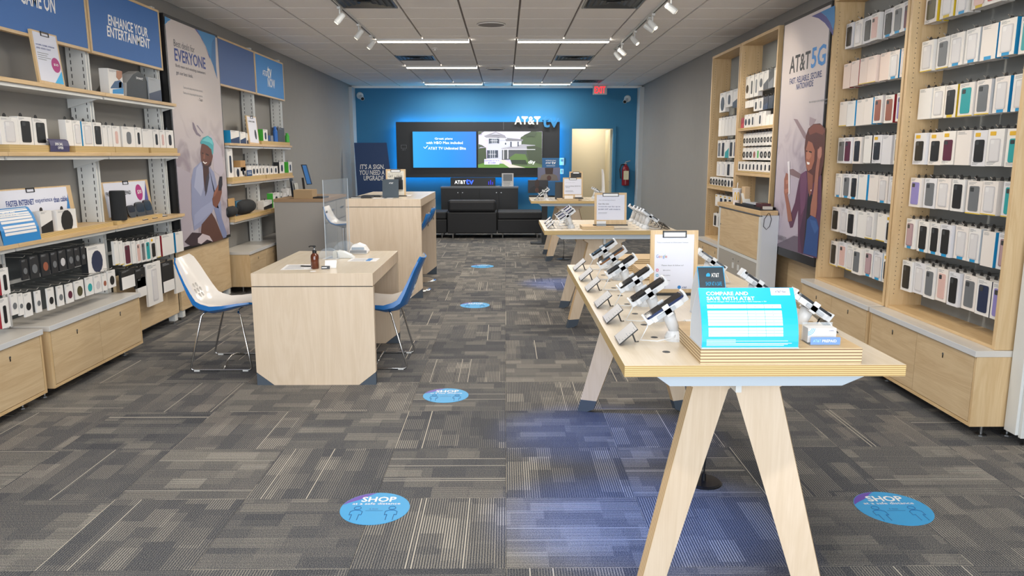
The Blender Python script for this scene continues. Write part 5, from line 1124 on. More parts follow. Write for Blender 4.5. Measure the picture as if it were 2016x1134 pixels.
for k, (c, z) in enumerate((('c8407a', .385), ('3fa0c8', .305), ('4a5a7a', .225))):
    o_, u, v, n, w_, h = G; MB().prism(rrect(.012, .013, .003, 2, cx=w_*.15, cy_=h*z), o_+n*.0016, u, v, n*.0004, cm(c)).prism(ell(.0035, .0035, 10, cx=w_*.15, cy_=h*z), o_+n*.002, u, v, n*.0003, M_txtw).build('social_icon', t)
    T_('@mobility', .27, z-.012, .16, .02, M_grey, .01)
T_('mobility', .13, .095, .2, .05, M_navy, .01, .3); T_('AT&T', .68, .10, .10, .027, M_navy, .02)
o_, u, v, n, w_, h = G; MB().prism(ell(.0085, .0085, 18, cx=w_*.62, cy_=h*.118), o_+n*.0016, u, v, n*.0004, M_blue).build('globe_mark', t)
mx0, mx1 = atY(1170, 450, 6.88).x, atY(1233, 450, 6.88).x
t, T_, G = clipboard(mx0, mx1, 6.88, HT+.03, HT+.03+.30, 'clip board with phone offer on the second table', lean=.08, low=.17)
T_('New and existing customers', .13, .76, .52, .022, M_txtk, .01); T_('Get the new', .12, .64, .33, .045, M_txtk, 0); T_('motorola razr for up to', .12, .55, .68, .045, M_navy, .015); T_('$1000 OFF with trade-in', .12, .47, .68, .045, M_navy, .02)
o_, u, v, n, w_, h = G; lines('print_lines', o_+u*w_*.12+v*h*.36+n*.0016, u, v, w_*.35, h*.05, 2, M_grey, t)
hx0 = atY(1174, 450, 6.84).x
t = empty('card_holder', (hx0+.05, 6.82, HT+.03), 'clear card holder in front of the clip board, second table', 'holder')
MB().box(hx0, hx0+.085, 6.81, 6.84, HT+.03, HT+.034, M_grey).box(hx0, hx0+.085, 6.825, 6.828, HT+.034, HT+.075, M_offw).box(hx0, hx0+.085, 6.81, 6.813, HT+.034, HT+.052, mat('clear_grey', '80868c', .15)).build('holder', t)
fx0, fx1 = atY(1108, 390, 11.3).x, atY(1147, 390, 11.3).x
t, T_, G = clipboard(fx0, fx1, 11.3, HT+.03, HT+.03+.31, 'clip board with phone offer on the farthest table', lean=.05, low=.2, clipw=.38)
T_('New and existing customers', .13, .74, .5, .025, M_grey, .01); T_('Samsung Galaxy S20 FE 5G', .12, .56, .76, .05, M_txtk, .02); T_('$15/mo.', .15, .5, .2, .04, M_txtk, .02)
o_, u, v, n, w_, h = G; lines('print_lines', o_+u*w_*.12+v*h*.3+n*.0016, u, v, w_*.5, h*.1, 3, M_grey, t)
b_ = empty('card_holder', ((fx0+fx1)/2-.06, 11.25, HT+.03), 'small white card stand before the farthest clip board', 'holder'); MB().box(fx0+.02, fx0+.15, 11.24, 11.26, HT+.03, HT+.075, M_offw).build('card', b_)
b_ = empty('card_holder', ((fx0+fx1)/2+.08, 11.25, HT+.03), 'small dark-banded card stand before the farthest clip board', 'holder'); MB().box(fx1-.12, fx1-.02, 11.24, 11.26, HT+.03, HT+.05, M_dark).box(fx1-.12, fx1-.02, 11.24, 11.26, HT+.05, HT+.085, M_offw).build('card', b_)
# a second dark clip board behind it and a dark safe distance card
sx0, sx1 = atY(1121, 360, 11.75).x, atY(1147, 360, 11.75).x
t, T_, G = clipboard(sx0, sx1, 11.75, HT, HT+.42, 'taller clip board behind the farthest offer board', lean=.05, paper=M_dark, clipw=.5)
kx0, kx1 = atY(1093, 380, 11.6).x, atY(1108, 380, 11.6).x
t = empty('tent_card', ((kx0+kx1)/2, 11.6, HT), 'black safe distance tent card on the farthest table', 'sign')
MB().prism([(0, 0), (.06, 0), (.03, .26)], (kx0, 11.6, HT), (0, 1, 0), (0, 0, 1), (kx1-kx0+.05, 0, 0), M_dark).build('tent', t)
p = atY(1187, 395, 11.5)
t = empty('curved_flyer', (p.x, 11.5, HT), 'thin curved white flyer seen edge-on on the farthest table', 'flyer')
MB().prism([(0, 0), (.035, 0), (.03, .2), (.018, .38), (.0, .46), (.008, .36), (.012, .18)], (p.x-.02, 11.4, HT+.001), (1, 0, 0), (0, 0, 1), (0, .2, 0), M_offw).build('sheet', t)
# tent signs on the front table
def tent(x0, x1, y0, z0, h, dep, lab, mface, lean=.3, rot=0):
    t = empty('tent_sign', ((x0+x1)/2, y0+dep/2, z0), lab, 'sign'); k = 10; F_, B_ = [], []
    for i in range(k+1):
        a_ = i/k; yy = y0+dep*.5*a_**1.3-.012*math.sin(PI*a_); F_.append((yy, z0+.004+h*a_)); B_.append((y0+dep-dep*.5*a_**1.3+.022*math.sin(PI*a_), z0+.004+h*a_))
    b = MB(); th = .0012
    def sheet(L_, m_, off):
        vs = [(x, yy+o2, zz) for x in (x0, x1) for o2 in (0, off) for yy, zz in L_]; n_ = len(L_); fs = []
        for i in range(n_-1):
            fs += [(i, 2*n_+i, 2*n_+i+1, i+1), (n_+i, n_+i+1, 3*n_+i+1, 3*n_+i), (i, i+1, n_+i+1, n_+i), (2*n_+i, 3*n_+i, 3*n_+i+1, 2*n_+i+1)]
        return MB().add(vs, fs, m_)
    f = sheet(F_, mface, th).build('front_sheet', t); sheet(B_, M_offw, -th).build('back_sheet', t)
    # closed ends: the side flap folded between front and back
    P_ = F_+B_[::-1]
    MB().prism([(q[0], q[1]) for q in P_], (x0+.0005, 0, 0), (0, 1, 0), (0, 0, 1), (.0008, 0, 0), mat('flap_white', 'd5dde8', .5)).build('side_flap', t)
    MB().box(x0-.001, x1+.001, y0-.004, y0+dep+.004, z0, z0+.004, mat('tent_base', 'bfc8d6', .4)).build('base', t)
    return t, F_
M_cy = mat('comparison_cyan', '00b4e6', .4)
CZ = HT+.052; cx0, cx1 = .632, .945; cy0, ch_, cd = 2.335, .182, .15
t, F_ = tent(cx0, cx1, cy0, CZ, ch_, cd, 'bright cyan comparison tent sign at the front of the near table', M_cy)
def onface(F_, a_):   # height fraction to a point on the front sheet
    i = min(int(a_*(len(F_)-1)), len(F_)-2); f = a_*(len(F_)-1)-i
    return F_[i][0]*(1-f)+F_[i+1][0]*f, F_[i][1]*(1-f)+F_[i+1][1]*f
def ftext(s_, fx, fa, fw, fh, m_, bold=.02, x0=cx0, x1=cx1, h=ch_, F=None, shear=0, nm='lettering', tt=None):
    F = F or F_; y_a, z_a = onface(F, fa); y_b, z_b = onface(F, min(1, fa+fh)); v = Vector((0, y_b-y_a, z_b-z_a))
    return text(nm, s_, (x0+(x1-x0)*fx, y_a-.0004, z_a), (1, 0, 0), v, (x1-x0)*fw, v.length, m_, tt or t, bold, shear, lift=.0012)
def fbar(fx, fa, fw, fh, m_, nm='table_row', x0=cx0, x1=cx1, F=None, lift=.0006):
    F = F or F_; y_a, z_a = onface(F, fa); y_b, z_b = onface(F, min(1, fa+fh)); v = Vector((0, y_b-y_a, z_b-z_a)).normalized(); n = Vector((1, 0, 0)).cross(v)
    L_ = math.hypot(y_b-y_a, z_b-z_a); o = Vector((x0+(x1-x0)*fx, y_a, z_a))+n*lift
    return MB().prism([(0, 0), ((x1-x0)*fw, 0), ((x1-x0)*fw, L_), (0, L_)], o, (1, 0, 0), v, n*.0003, m_).build(nm, t)
ftext('COMPARE AND', .075, .875, .44, .06, M_txtw, .05); ftext('SAVE WITH AT&T', .075, .795, .50, .06, M_txtw, .05); ftext('Spectrum charges 75% more a year for 1 GIG Internet + TV', .075, .76, .62, .022, M_txtw, .02)
fbar(.755, .875, .20, .115, M_txtw, 'label_panel'); ftext('AT&T fiber', .80, .915, .12, .035, M_navy, .01)
rows_ = [(.665, .063)]+[(.583-i*.051, .045) for i in range(5)]+[(.30-i*.053, .046) for i in range(3)]
for i, (a_, h_) in enumerate(rows_):
    for fx, fw in ((.07, .41), (.485, .175), (.665, .175)): fbar(fx, a_, fw, h_, mat('row_white', 'e9f4f8', .5))
    if i == 0: ftext('AT&T vs Spectrum', .09, a_+.02, .22, .028, M_grey, .01)
    else: ftext('No annual contract or hidden data limits'[:24+(i*5) % 14], .085, a_+.014, .2+.03*(i % 4), .016, M_grey, .005)
    for fx in (.56, .74): ftext('x' if (i+int(fx*10)) % 2 else 'v', fx, a_+.014, .014, .02, M_grey, .03)
for k in range(6): fbar(.05, .13-k*.02, .30 if k in (0, 2) else .88-.04*(k % 3), .007, M_txtw, 'fine_print')
# prepaid card holder
px0, px1 = atY(1594, 680, 2.37).x, atY(1655, 680, 2.37).x
t = empty('card_holder', ((px0+px1)/2, 2.40, CZ), 'clear holder of business cards labelled prepaid on the near riser', 'holder')
M_clear = mat('clear_acrylic', 'dfe8ee', .05, alpha=.25)
MB().box(px0, px1, 2.37, 2.45, CZ, CZ+.003, M_clear).box(px0, px1, 2.44, 2.443, CZ+.003, CZ+.062, M_clear).build('stand', t)
MB().box(px0+.002, px1-.006, 2.395, 2.438, CZ+.004, CZ+.052, M_offw).build('card_stack', t)
MB().prism(rrect(px1-px0-.004, .025, .003, 2, cx=(px0+px1)/2, cy_=CZ+.0155), (0, 2.3715, 0), (1, 0, 0), (0, 0, 1), (0, -.0015, 0), mat('prepaid_blue', '6f93c8', .4)).build('name_plate', t)
text('lettering', 'AT&T', (px0+.010, 2.3698, CZ+.011), (1, 0, 0), (0, 0, 1), .026, .009, mat('pale_cyan', 'a6dcf4', .5), t, .01); text('lettering', 'PREPAID', (px0+.040, 2.3698, CZ+.011), (1, 0, 0), (0, 0, 1), .047, .009, M_txtw, t, .02)
text('lettering', 'mobility', (px0+.07, 2.3945, CZ+.041), (1, 0, 0), (0, 0, 1), .018, .005, M_navy, t, .01, .2)
for r in (.012, .017, .022): MB().tube([(px0+.002+r*math.cos(a_), 2.3943, CZ+.052-r*math.sin(a_)) for a_ in [PI/2*k/8 for k in range(9)]], .0009, M_cyan, 4).build('arc_print', t)
# safe distance tent
dx0_, dx1_ = atY(1379, 590, 3.0).x, atY(1432, 590, 3.0).x
t, F2_ = tent(dx0_, dx1_, 3.0, HT, .205, .16, 'dark safe distance tent sign behind the cyan comparison sign', mat('tent_charcoal', '33404a', .4))
for a_, h_, xx0, ww in ((0, .012, 0, 1), (.985, .012, 0, 1), (0, .99, 0, .03), (0, .99, .97, .03)): 
    if h_ < .1: fbar(xx0, a_, ww, h_, M_cyan, 'border', dx0_, dx1_, F2_)
for k in range(9):
    for xx0 in (0, .975): fbar(xx0, k*.109, .025, .109, M_cyan, 'border', dx0_, dx1_, F2_)
ftext('AT&T', .50, .80, .30, .075, M_txtw, .03, dx0_, dx1_, .2, F2_); ftext('SHOP AT A SAFE', .26, .64, .60, .075, M_cyan, .01, dx0_, dx1_, .2, F2_); ftext('DISTANCE', .38, .53, .36, .07, M_cyan, .01, dx0_, dx1_, .2, F2_)
y_a, z_a = onface(F2_, .84)
MB().prism(ell(.0085, .0095, 18, cx=dx0_+(dx1_-dx0_)*.38, cy_=z_a), (0, y_a-.003, 0), (1, 0, 0), (0, 0, 1), (0, -.0004, 0), M_cyan).build('globe_mark', t)
for fx, sc_ in ((.42, 1.0), (.62, .75)):
    y_a, z_a = onface(F2_, .30); xx = dx0_+(dx1_-dx0_)*fx
    MB().tube([(xx+.008*sc_*math.cos(a_), y_a-.004-.0*math.sin(a_), z_a+.02*sc_*math.sin(a_)) for a_ in [2*PI*k/14 for k in range(14)]], .0007, M_txtw, 4, closed=True).build('figure_outline', t)
# flat tray with a few papers behind the cyan sign
t = empty('paper_stack', (.80, 2.86, HT), 'loose stack of leaflets left of the cyan sign', 'papers')
for k in range(5): MB().box(.70+.004*k, .84+.003*k, 2.80-.003*k, 2.92, HT+.001+k*.004, HT+.003+k*.004, M_offw).build('leaflet', t)
# ------------------------------------------------------------------ floor disc of the charging stand and coiled cable
for (px, py, lab, r) in ((1385, 950, 'black round cable anchor on the carpet under the front table', .085), (1109, 511, 'black round cable anchor under the second table', .11)):
    p = atZ(px, py, 0); t = empty('cable_anchor', p, lab, 'anchor', 'floor cable anchors')
    MB().lathe([(r, 0), (r, .006), (r*.9, .012), (.012, .014), (.01, .05), (0, .05)], p, M_black, 28).build('disc', t)
    hh = HT-.085; P_ = [(p.x+.02*math.cos(a_*1.2), p.y+.02*math.sin(a_*1.2), .3+a_*.012) for a_ in range(0, 30)] 
    top = hh
    pts = [(p.x, p.y, .05), (p.x+.01, p.y, .2), (p.x, p.y, .4)]+[(p.x+.016*math.cos(a_*1.05), p.y+.016*math.sin(a_*1.05), .4+a_*(top-.4)/60) for a_ in range(60)]
    MB().tube(pts, .004, M_black, 6).build('coiled_cable', t)
# ------------------------------------------------------------------ floor decals
M_dec = mat('decal_blue', '35a2dc', .45); M_decp = mat('decal_purple', '6a4ab0', .45); M_decd = mat('decal_line', '1f5f98', .5)
for i, (cx_, cy2, r, lab) in enumerate(((-.595, 3.178, .157, 'round blue safe distance floor sticker, nearest on the left'), (-.40, 4.80, .152, 'round blue floor sticker level with the desk front'), (-.327, 7.86, .158, 'round blue floor sticker beside the tall counter'), (-.333, 10.72, .165, 'round blue floor sticker, farthest up the aisle'), (1.76, 3.155, .165, 'round blue safe distance floor sticker at the right'))):
    t = empty('floor_sticker', (cx_, cy2, 0), lab, 'sticker', 'safe distance floor stickers')
    MB().lathe([(r, 0.0005), (r, .0018), (0, .0018)], (cx_, cy2, 0), M_dec, 40).build('disc', t)
    def arcband(r0, r1, a0, a1, m_, nm, z=.0022):
        b = MB(); n_ = 14; vs = []
        for k in range(n_+1):
            a_ = a0+(a1-a0)*k/n_; w0 = r0+(r1-r0)*(0 if k in (0, n_) else math.sin(PI*k/n_)); vs += [(cx_+r1*math.cos(a_), cy2+r1*math.sin(a_), z), (cx_+(r1-(w0-r0)*1)*math.cos(a_), cy2+(r1-(w0-r0)*1)*math.sin(a_), z)]
        b.add(vs, [(2*k, 2*k+1, 2*k+3, 2*k+2)[::-1] for k in range(n_)], m_).build(nm, t)
    arcband(r*.76, r*.985, math.radians(95), math.radians(168), M_decp, 'purple_swoosh')
    text('lettering', 'SHOP', (cx_-r*.48, cy2+r*.38, .0022), (1, 0, 0), (0, 1, 0), r*1.02, r*.33, M_txtw, t, .05); text('lettering', 'at a safe distance', (cx_-r*.70, cy2+r*.20, .0022), (1, 0, 0), (0, 1, 0), r*1.4, r*.14, M_txtw, t, .015)
    text('lettering', '6 feet', (cx_-r*.15, cy2-r*.10, .0022), (1, 0, 0), (0, 1, 0), r*.25, r*.07, M_decd, t, .01)
    MB().box(cx_-r*.25, cx_+r*.25, cy2-r*.17, cy2-r*.155, .0019, .0023, M_decd).build('arrow', t)
    for fx in (-.5, .5):
        x_ = cx_+r*fx; b = MB().tube([(x_+r*.10*math.cos(a_), cy2+r*.0+r*.10*math.sin(a_), .0022) for a_ in [2*PI*k/14 for k in range(14)]], .0016, M_decd, 4, closed=True)
        b.tube([(x_+r*q[0], cy2+r*q[1], .0022) for q in ((-.10, -.72), (-.10, -.40), (-.17, -.42), (-.17, -.22), (-.08, -.14), (.08, -.14), (.17, -.22), (.17, -.42), (.10, -.40), (.10, -.72))], .0016, M_decd, 4); b.build('figure_outline', t)
# ------------------------------------------------------------------ things on the desk
bx, by = -1.352, 5.27
t = empty('soap_bottle', (bx, by, .79), 'amber pump bottle of sanitiser on the desk', 'bottle')
M_amb = mat('amber_glass', '5c2a12', .08, spec=.8)
MB().lathe([(0, 0), (.026, 0), (.029, .004), (.029, .085), (.026, .098), (.014, .11), (.0125, .118), (0, .118)], (bx, by, .79), M_amb, 28).build('body', t, smooth=True)
MB().lathe([(.015, .112), (.015, .128), (.012, .131), (.006, .133), (.005, .152), (.011, .154), (.011, .163), (0, .165)], (bx, by, .79), M_black, 20).tube([(bx, by, .79+.159), (bx-.026, by, .79+.160), (bx-.038, by, .79+.154)], .0042, M_black, 8).build('pump', t)
MB().lathe([(.0065, .1335), (.0065, .146), (0, .146)], (bx, by-.0, .79), M_steel, 12).build('neck_ring', t)
t = empty('card_holder', (-1.24, 5.26, .79), 'small white card stand with black band beside the amber bottle', 'holder')
MB().prism([(0, .002), (.08, .002), (.08, .06), (0, .06)], (-1.285, 5.27, .79), (1, .12, 0), Vector((0, .45, 1)).normalized(), (0, .004, 0), M_offw).build('card', t)
MB().prism([(0, .0), (.058, .0), (.058, .022), (0, .022)], (-1.30, 5.235, .79), (1, .12, 0), (0, .2, 1), (0, .004, 0), M_black).build('name_band', t); lines('lettering', (-1.295, 5.232, .797), (1, .12, 0), (0, .2, 1), .045, .008, 1, M_txtw, t, thick=.7)
t = empty('pen', (-1.43, 5.36, .79), 'black pen lying left of the amber bottle', 'pen'); MB().tube([(-1.475, 5.36, .795), (-1.385, 5.345, .795)], .0045, M_black, 8).tube([(-1.482, 5.361, .795), (-1.475, 5.36, .795)], .003, M_steel, 6).build('barrel', t)
def sheet(x0, y0, x1, y1, rot, lab, rows=6, blue=None):
    t = empty('paper_sheet', ((x0+x1)/2, (y0+y1)/2, .79), lab, 'paper'); w_, h = x1-x0, y1-y0; u = Vector((math.cos(rot), math.sin(rot), 0)); v = Vector((-math.sin(rot), math.cos(rot), 0)); o = Vector((x0, y0, .7905))
    MB().prism([(0, 0), (w_, 0), (w_, h), (0, h)], o, u, v, (0, 0, .0006), M_offw).build('sheet', t)
    lines('print_lines', o+u*w_*.1+v*h*.1+Vector((0, 0, .0003)), u, v, w_*.8, h*.8, rows, M_grey, t)
    if blue: MB().prism([(w_*blue[0], h*.1), (w_*blue[1], h*.1), (w_*blue[1], h*.9), (w_*blue[0], h*.9)], o+Vector((0, 0, .0011)), u, v, (0, 0, .0003), M_blue).build('blue_block', t)
sheet(-1.20, 5.62, -.98, 5.80, 0, 'white price sheet with a blue block on the desk', 5, (.62, .78))
sheet(-1.58, 5.20, -1.36, 5.46, .1, 'printed sheet lying at the front left of the desk', 7)
sheet(-1.42, 5.75, -1.30, 5.95, -.1, 'small leaflet under the clear shield on the desk', 5)
t = empty('round_coaster', (-1.335, 5.14, .79), 'small white round sticker in front of the amber bottle', 'sticker'); MB().lathe([(.022, .0), (.022, .001), (0, .001)], (-1.335, 5.14, .79), M_offw, 20).build('disc', t)
# clear sneeze guard with two rounded feet
M_acr = mat('clear_sheet', 'b9cadb', .03, alpha=.16, spec=.8); M_acre = mat('clear_sheet_edge', 'c9d4de', .1, alpha=.75)
t = empty('sneeze_guard', (-1.35, 5.95, .79), 'clear acrylic shield standing on the back of the desk', 'shield')
A, B = Vector((-1.385, 5.73, .793)), Vector((-1.30, 6.22, .793))
d = (B-A); u = d.normalized(); w_ = d.length; n = Vector((u.y, -u.x, 0))
MB().prism([(0, 0), (w_, 0), (w_, .605), (0, .605)], A, u, (0, 0, 1), n*.005, M_acr, M_acre).build('panel', t)
for k, (f, r, mm, lab_) in enumerate(((.12, .088, M_clear, 0), (.8, .105, M_clear, 0))):
    o = A+u*w_*f; nn = n
    P_ = [(-r, 0)]+[(-r*math.cos(PI*i/16), r*.95*math.sin(PI*i/16)) for i in range(1, 16)]+[(r, 0)]
    MB().prism(P_, o+Vector((0, 0, -.002)), nn, (0, 0, 1), u*.006, M_acr, M_acre).build('foot', t)
t = empty('payment_terminal', (-1.30, 5.84, .79), 'white card payment terminal behind the clear shield', 'terminal')
MB().prism([(0, 0), (.13, 0), (.10, .025), (.045, .052), (.0, .06)], (-1.31, 5.80, .79), (1, 0, 0), (0, 0, 1), (0, .07, 0), M_metalw).build('body', t, bevel=.004)
MB().box(-1.345, -1.312, 5.79, 5.86, .79, .845, mat('cream_plastic', 'ddd5c4', .4)).build('cradle', t, bevel=.003)
t = empty('desk_phone', (-1.22, 6.10, .79), 'white rounded device under the far dome of the shield', 'device')
MB().prism([(-.075, .02), (-.065, 0), (.075, 0), (.08, .02), (.05, .065), (.0, .085), (-.05, .07)], (-1.20, 6.06, .79), (1, 0, 0), (0, 0, 1), (0, .1, 0), M_offw).build('body', t, bevel=.006); MB().box(-1.265, -1.13, 6.055, 6.06, .80, .82, M_grey).box(-1.25, -1.15, 6.054, 6.06, .825, .845, mat('device_grey', '9aa6b4', .4)).build('grille', t)
# ------------------------------------------------------------------ things on the tall counter
def atTop(px, py): return atZ(px, py, 1.109)
p = atTop(716, 388)
t = empty('tablet', (p.x, p.y, 1.109), 'black tablet lying at the left of the tall counter', 'tablet'); MB().box(-1.74, -1.50, 8.45, 8.62, 1.109, 1.122, M_black).build('body', t, bevel=.004); MB().box(-1.73, -1.62, 8.449, 8.4505, 1.112, 1.118, M_metalw).build('label_strip', t)
t = empty('wallet', (-1.52, 8.75, 1.109), 'flat black folder behind the tablet on the tall counter', 'folder'); MB().box(-1.66, -1.44, 8.68, 8.85, 1.109, 1.125, M_black).build('body', t, bevel=.004)
yy = 8.72; q0, q1 = atY(757, 387, yy), atY(795, 333, yy)
t, T_, G = clipboard(q0.x, q1.x, 8.85, 1.109, atY(776, 333, 8.85).z, 'clip board with free offer on the tall counter', lean=.04, clipw=.5, paper=mat('cream_paper', 'e4dfd2', .6), low=.04)
T_('Buy one smartphone', .12, .80, .7, .04, M_txtk, .01); T_('GET 1 FREE', .12, .70, .72, .07, M_txtk, .02)
MB().box(q0.x+.12, q0.x+.2, 8.83, 8.845, 1.19, 1.30, M_black).box(q0.x+.10, q0.x+.19, 8.84, 8.85, 1.22, 1.33, M_dark).build('phone_print', t)
q0, q1 = atY(753, 387, 8.55), atY(784, 353, 8.55)
t = empty('tent_sign', ((q0.x+q1.x)/2, 8.58, 1.109), 'black safe distance sign in front of the counter clip board', 'sign')
MB().prism([(0, 0), (q1.x-q0.x, 0), (q1.x-q0.x, q1.z-1.109), (0, q1.z-1.109)], (q0.x, 8.55, 1.109), (1, 0, 0), (0, .1, 1), (0, .004, 0), mat('tent_charcoal', '33404a', .4)).prism([(0, 0), (.09, 0), (.02, .19)], (q0.x+.01, 8.56, 1.109), (0, 1, 0), (0, 0, 1), (.003, 0, 0), M_dark).build('panel', t)
text('lettering', 'AT&T', (q0.x+.075, 8.566, 1.265), (1, 0, 0), (0, .1, 1), .05, .015, M_txtw, t, .02); text('lettering', 'SHOP AT A SAFE', (q0.x+.04, 8.564, 1.235), (1, 0, 0), (0, .1, 1), .11, .013, M_txtw, t, .01); text('lettering', 'DISTANCE', (q0.x+.055, 8.562, 1.212), (1, 0, 0), (0, .1, 1), .075, .013, M_txtw, t, .01)
t = empty('paper_sheet', (-1.37, 8.45, 1.109), 'printed sheet on the tall counter before the black sign', 'paper'); MB().box(-1.48, -1.26, 8.38, 8.52, 1.1095, 1.1105, M_offw).build('sheet', t); MB().box(-1.36, -1.33, 8.39, 8.51, 1.1106, 1.111, M_txtk).build('print_block', t)
t = empty('paper_sheet', (-1.2, 9.05, 1.109), 'white sheet behind the clip board on the tall counter', 'paper'); MB().box(-1.28, -1.13, 8.95, 9.15, 1.1095, 1.1105, M_offw).build('sheet', t)
# ------------------------------------------------------------------ grey cabinet at the left with monitor
gx1_, gy = -2.21, 9.25
z_g = 1.045
t = empty('grey_cabinet', (-2.7, 9.9, 0), 'grey office cabinet with wooden top at the far left', 'cabinet')
M_gc = mat('grey_cabinet_paint', 'a19c96', .5)
GX0, GX1, GY0, GY1 = -2.70, -2.28, 9.62, 10.9
GY0 = 9.45
gx0_, gx1_ = -2.90, atY(640, 400, GY0).x
MB().box(gx0_, gx1_-.02, GY0, GY0+1.25, .02, z_g-.04, M_gc).build('body', t); MB().box(gx0_-.005, gx1_+.003, GY0-.008, GY0+1.27, z_g-.039, z_g, mat('cabinet_top_wood', '9c7f60', .5)).build('top', t)
for k in range(2):
    y_a = GY0+.03+k*.6; d = MB().box(gx1_-.019, gx1_, y_a, y_a+.58, .05, z_g-.32, M_gc).build('door', t); dd = MB().box(gx1_-.019, gx1_, y_a, y_a+.58, z_g-.30, z_g-.06, M_gc).build('drawer', t); MB().box(gx1_, gx1_+.008, y_a+.2, y_a+.4, z_g-.17, z_g-.15, M_steel).build('handle', dd)
t = empty('file_box', (-2.75, GY0+.15, z_g), 'tan open-top box on the grey cabinet', 'box'); q0, q1 = atY(578, 390, GY0+.05), atY(614, 374, GY0+.05)
MB().box(q0.x, q1.x, GY0+.05, GY0+.3, z_g, q1.z, mat('tan_board', 'a58b68', .7)).build('box', t, bevel=.002)
p = atY(603, 345, GY0+.5)
t = empty('monitor', (p.x-.02, GY0+.5, z_g), 'slim dark monitor with blue screen tilted on the grey cabinet', 'monitor')
MB().box(p.x-.12, p.x+.02, GY0+.4, GY0+.6, z_g, z_g+.012, M_black).tube([(p.x-.03, GY0+.5, z_g+.01), (p.x-.05, GY0+.5, z_g+.25)], .015, M_black, 10).build('stand', t)
q = [atY(x, y, GY0+.5) for x, y in ((592, 324), (603, 324), (614, 363), (604, 364))]
MB().prism([(k.x, k.z) for k in q], (0, GY0+.5, 0), (1, 0, 0), (0, 0, 1), (0, .03, 0), M_black).build('frame', t)
q = [atY(x, y, GY0+.498) for x, y in ((595, 325.5), (602.5, 325.5), (612.5, 362), (604.5, 362))]
MB().prism([(k.x, k.z) for k in q], (0, GY0+.498, 0), (1, 0, 0), (0, 0, 1), (0, .0015, 0), E('screen_blue', '2a5f96', .5)).build('screen', t)
t = empty('tablet_rack', (p.x-.13, GY0+.5, z_g), 'upright folders beside the blue monitor', 'folders')
for k in range(3): MB().prism([(0, 0), (.012, 0), (-.01, .24-.03*k), (-.022, .24-.03*k)], (p.x-.19+.03*k, GY0+.45, z_g), (1, 0, 0), (0, 0, 1), (0, .12, 0), cm(('2a2c2e', '8b8c8c', 'c9c7bd')[k])).build('folder', t)
t = empty('keyboard_tray', (-2.33, GY0+.2, z_g), 'flat black folder at the right of the grey cabinet', 'folder'); MB().box(gx1_-.26, gx1_-.03, GY0+.08, GY0+.35, z_g, z_g+.02, M_black).build('body', t, bevel=.006)
# dark poster cubes by the farthest table
for x0, x1, y0, y1, lab, c, ppl in ((1068, 1101, 311, 330, 'small blue poster announcing tv service, topmost of the stack', '1f5f92', None), (1059, 1103, 330, 356, 'wide portrait poster of a person clasping hands, upper one', '6d6f88', 1), (1040, 1079, 355, 380, 'dark portrait poster of a person, lower left in the stack', '2f3036', 2), (1079, 1106, 357, 385, 'plain blue poster panel, lower right in the stack', '27669a', None)):
    Yq = 13.6 if y0 < 340 else 13.4
    if y0 == 311: Yq = 13.62
    A, B = atY(x0, y1, Yq), atY(x1, y0, Yq)
    t = empty('poster_cube', ((A.x+B.x)/2, Yq, A.z), lab, 'poster', 'stacked poster cubes')
    MB().box(A.x, B.x, Yq, Yq+.18, A.z, B.z, cm(c)).build('cube', t)
    if ppl:
        cx_ = (A.x+B.x)/2-(0 if ppl == 1 else .02); H_ = B.z-A.z; W2_ = B.x-A.x
        LAY[0] = 0
        def qq(P_, nm, col, k): MB().prism([(cx_+u_*W2_, A.z+v_*H_) for u_, v_ in P_], (0, Yq-.0008*k-.0005, 0), (1, 0, 0), (0, 0, 1), (0, .0005, 0), cm(col)).build(nm, t)
        qq([(-.42, 0), (.42, 0), (.35, .4), (.15, .55), (-.15, .55), (-.35, .4)], 'shoulders', '75695f' if ppl == 1 else '222226', 1)
        qq(ell(.12, .34, 16, 0, .72 if ppl == 1 else .74), 'head', '3a261f', 2) if ppl == 2 else qq([(-.16, .5), (.16, .5), (.19, .99), (-.19, .99)], 'head', '3a261f', 2)
        qq(ell(.10, .2, 12, 0, .22), 'hands', '54342a', 3)
    else:
        if y0 == 311:
            text('lettering', 'INTRODUCING', (A.x+.06, Yq-.001, B.z-.055), (1, 0, 0), (0, 0, 1), B.x-A.x-.12, .02, M_txtw, t, .01); text('lettering', 'AT&T', (A.x+.055, Yq-.001, A.z+.065), (1, 0, 0), (0, 0, 1), .1, .035, M_txtw, t, .02); text('lettering', 'tv', (A.x+.165, Yq-.001, A.z+.06), (1, 0, 0), (0, 0, 1), .075, .05, M_txtw, t, .03)
            lines('print_lines', (A.x+.07, Yq-.001, A.z+.025), (1, 0, 0), (0, 0, 1), B.x-A.x-.14, .02, 1, M_txtw, t)
t = empty('poster_stand', (.75, 13.6, 0), 'dark pedestal carrying the stacked poster cubes', 'stand')
A, B = atY(1040, 380, 13.4), atY(1106, 385, 13.4)
MB().box((A.x+B.x)/2-.05, (A.x+B.x)/2+.05, 13.47, 13.57, .02, min(A.z, B.z)-.002, M_dark).box((A.x+B.x)/2-.25, (A.x+B.x)/2+.25, 13.4, 13.7, 0, .02, M_dark).box(A.x+.02, B.x, 13.42, 13.62, min(A.z, B.z)-.05, min(A.z, B.z)-.002, M_dark).build('pedestal', t)
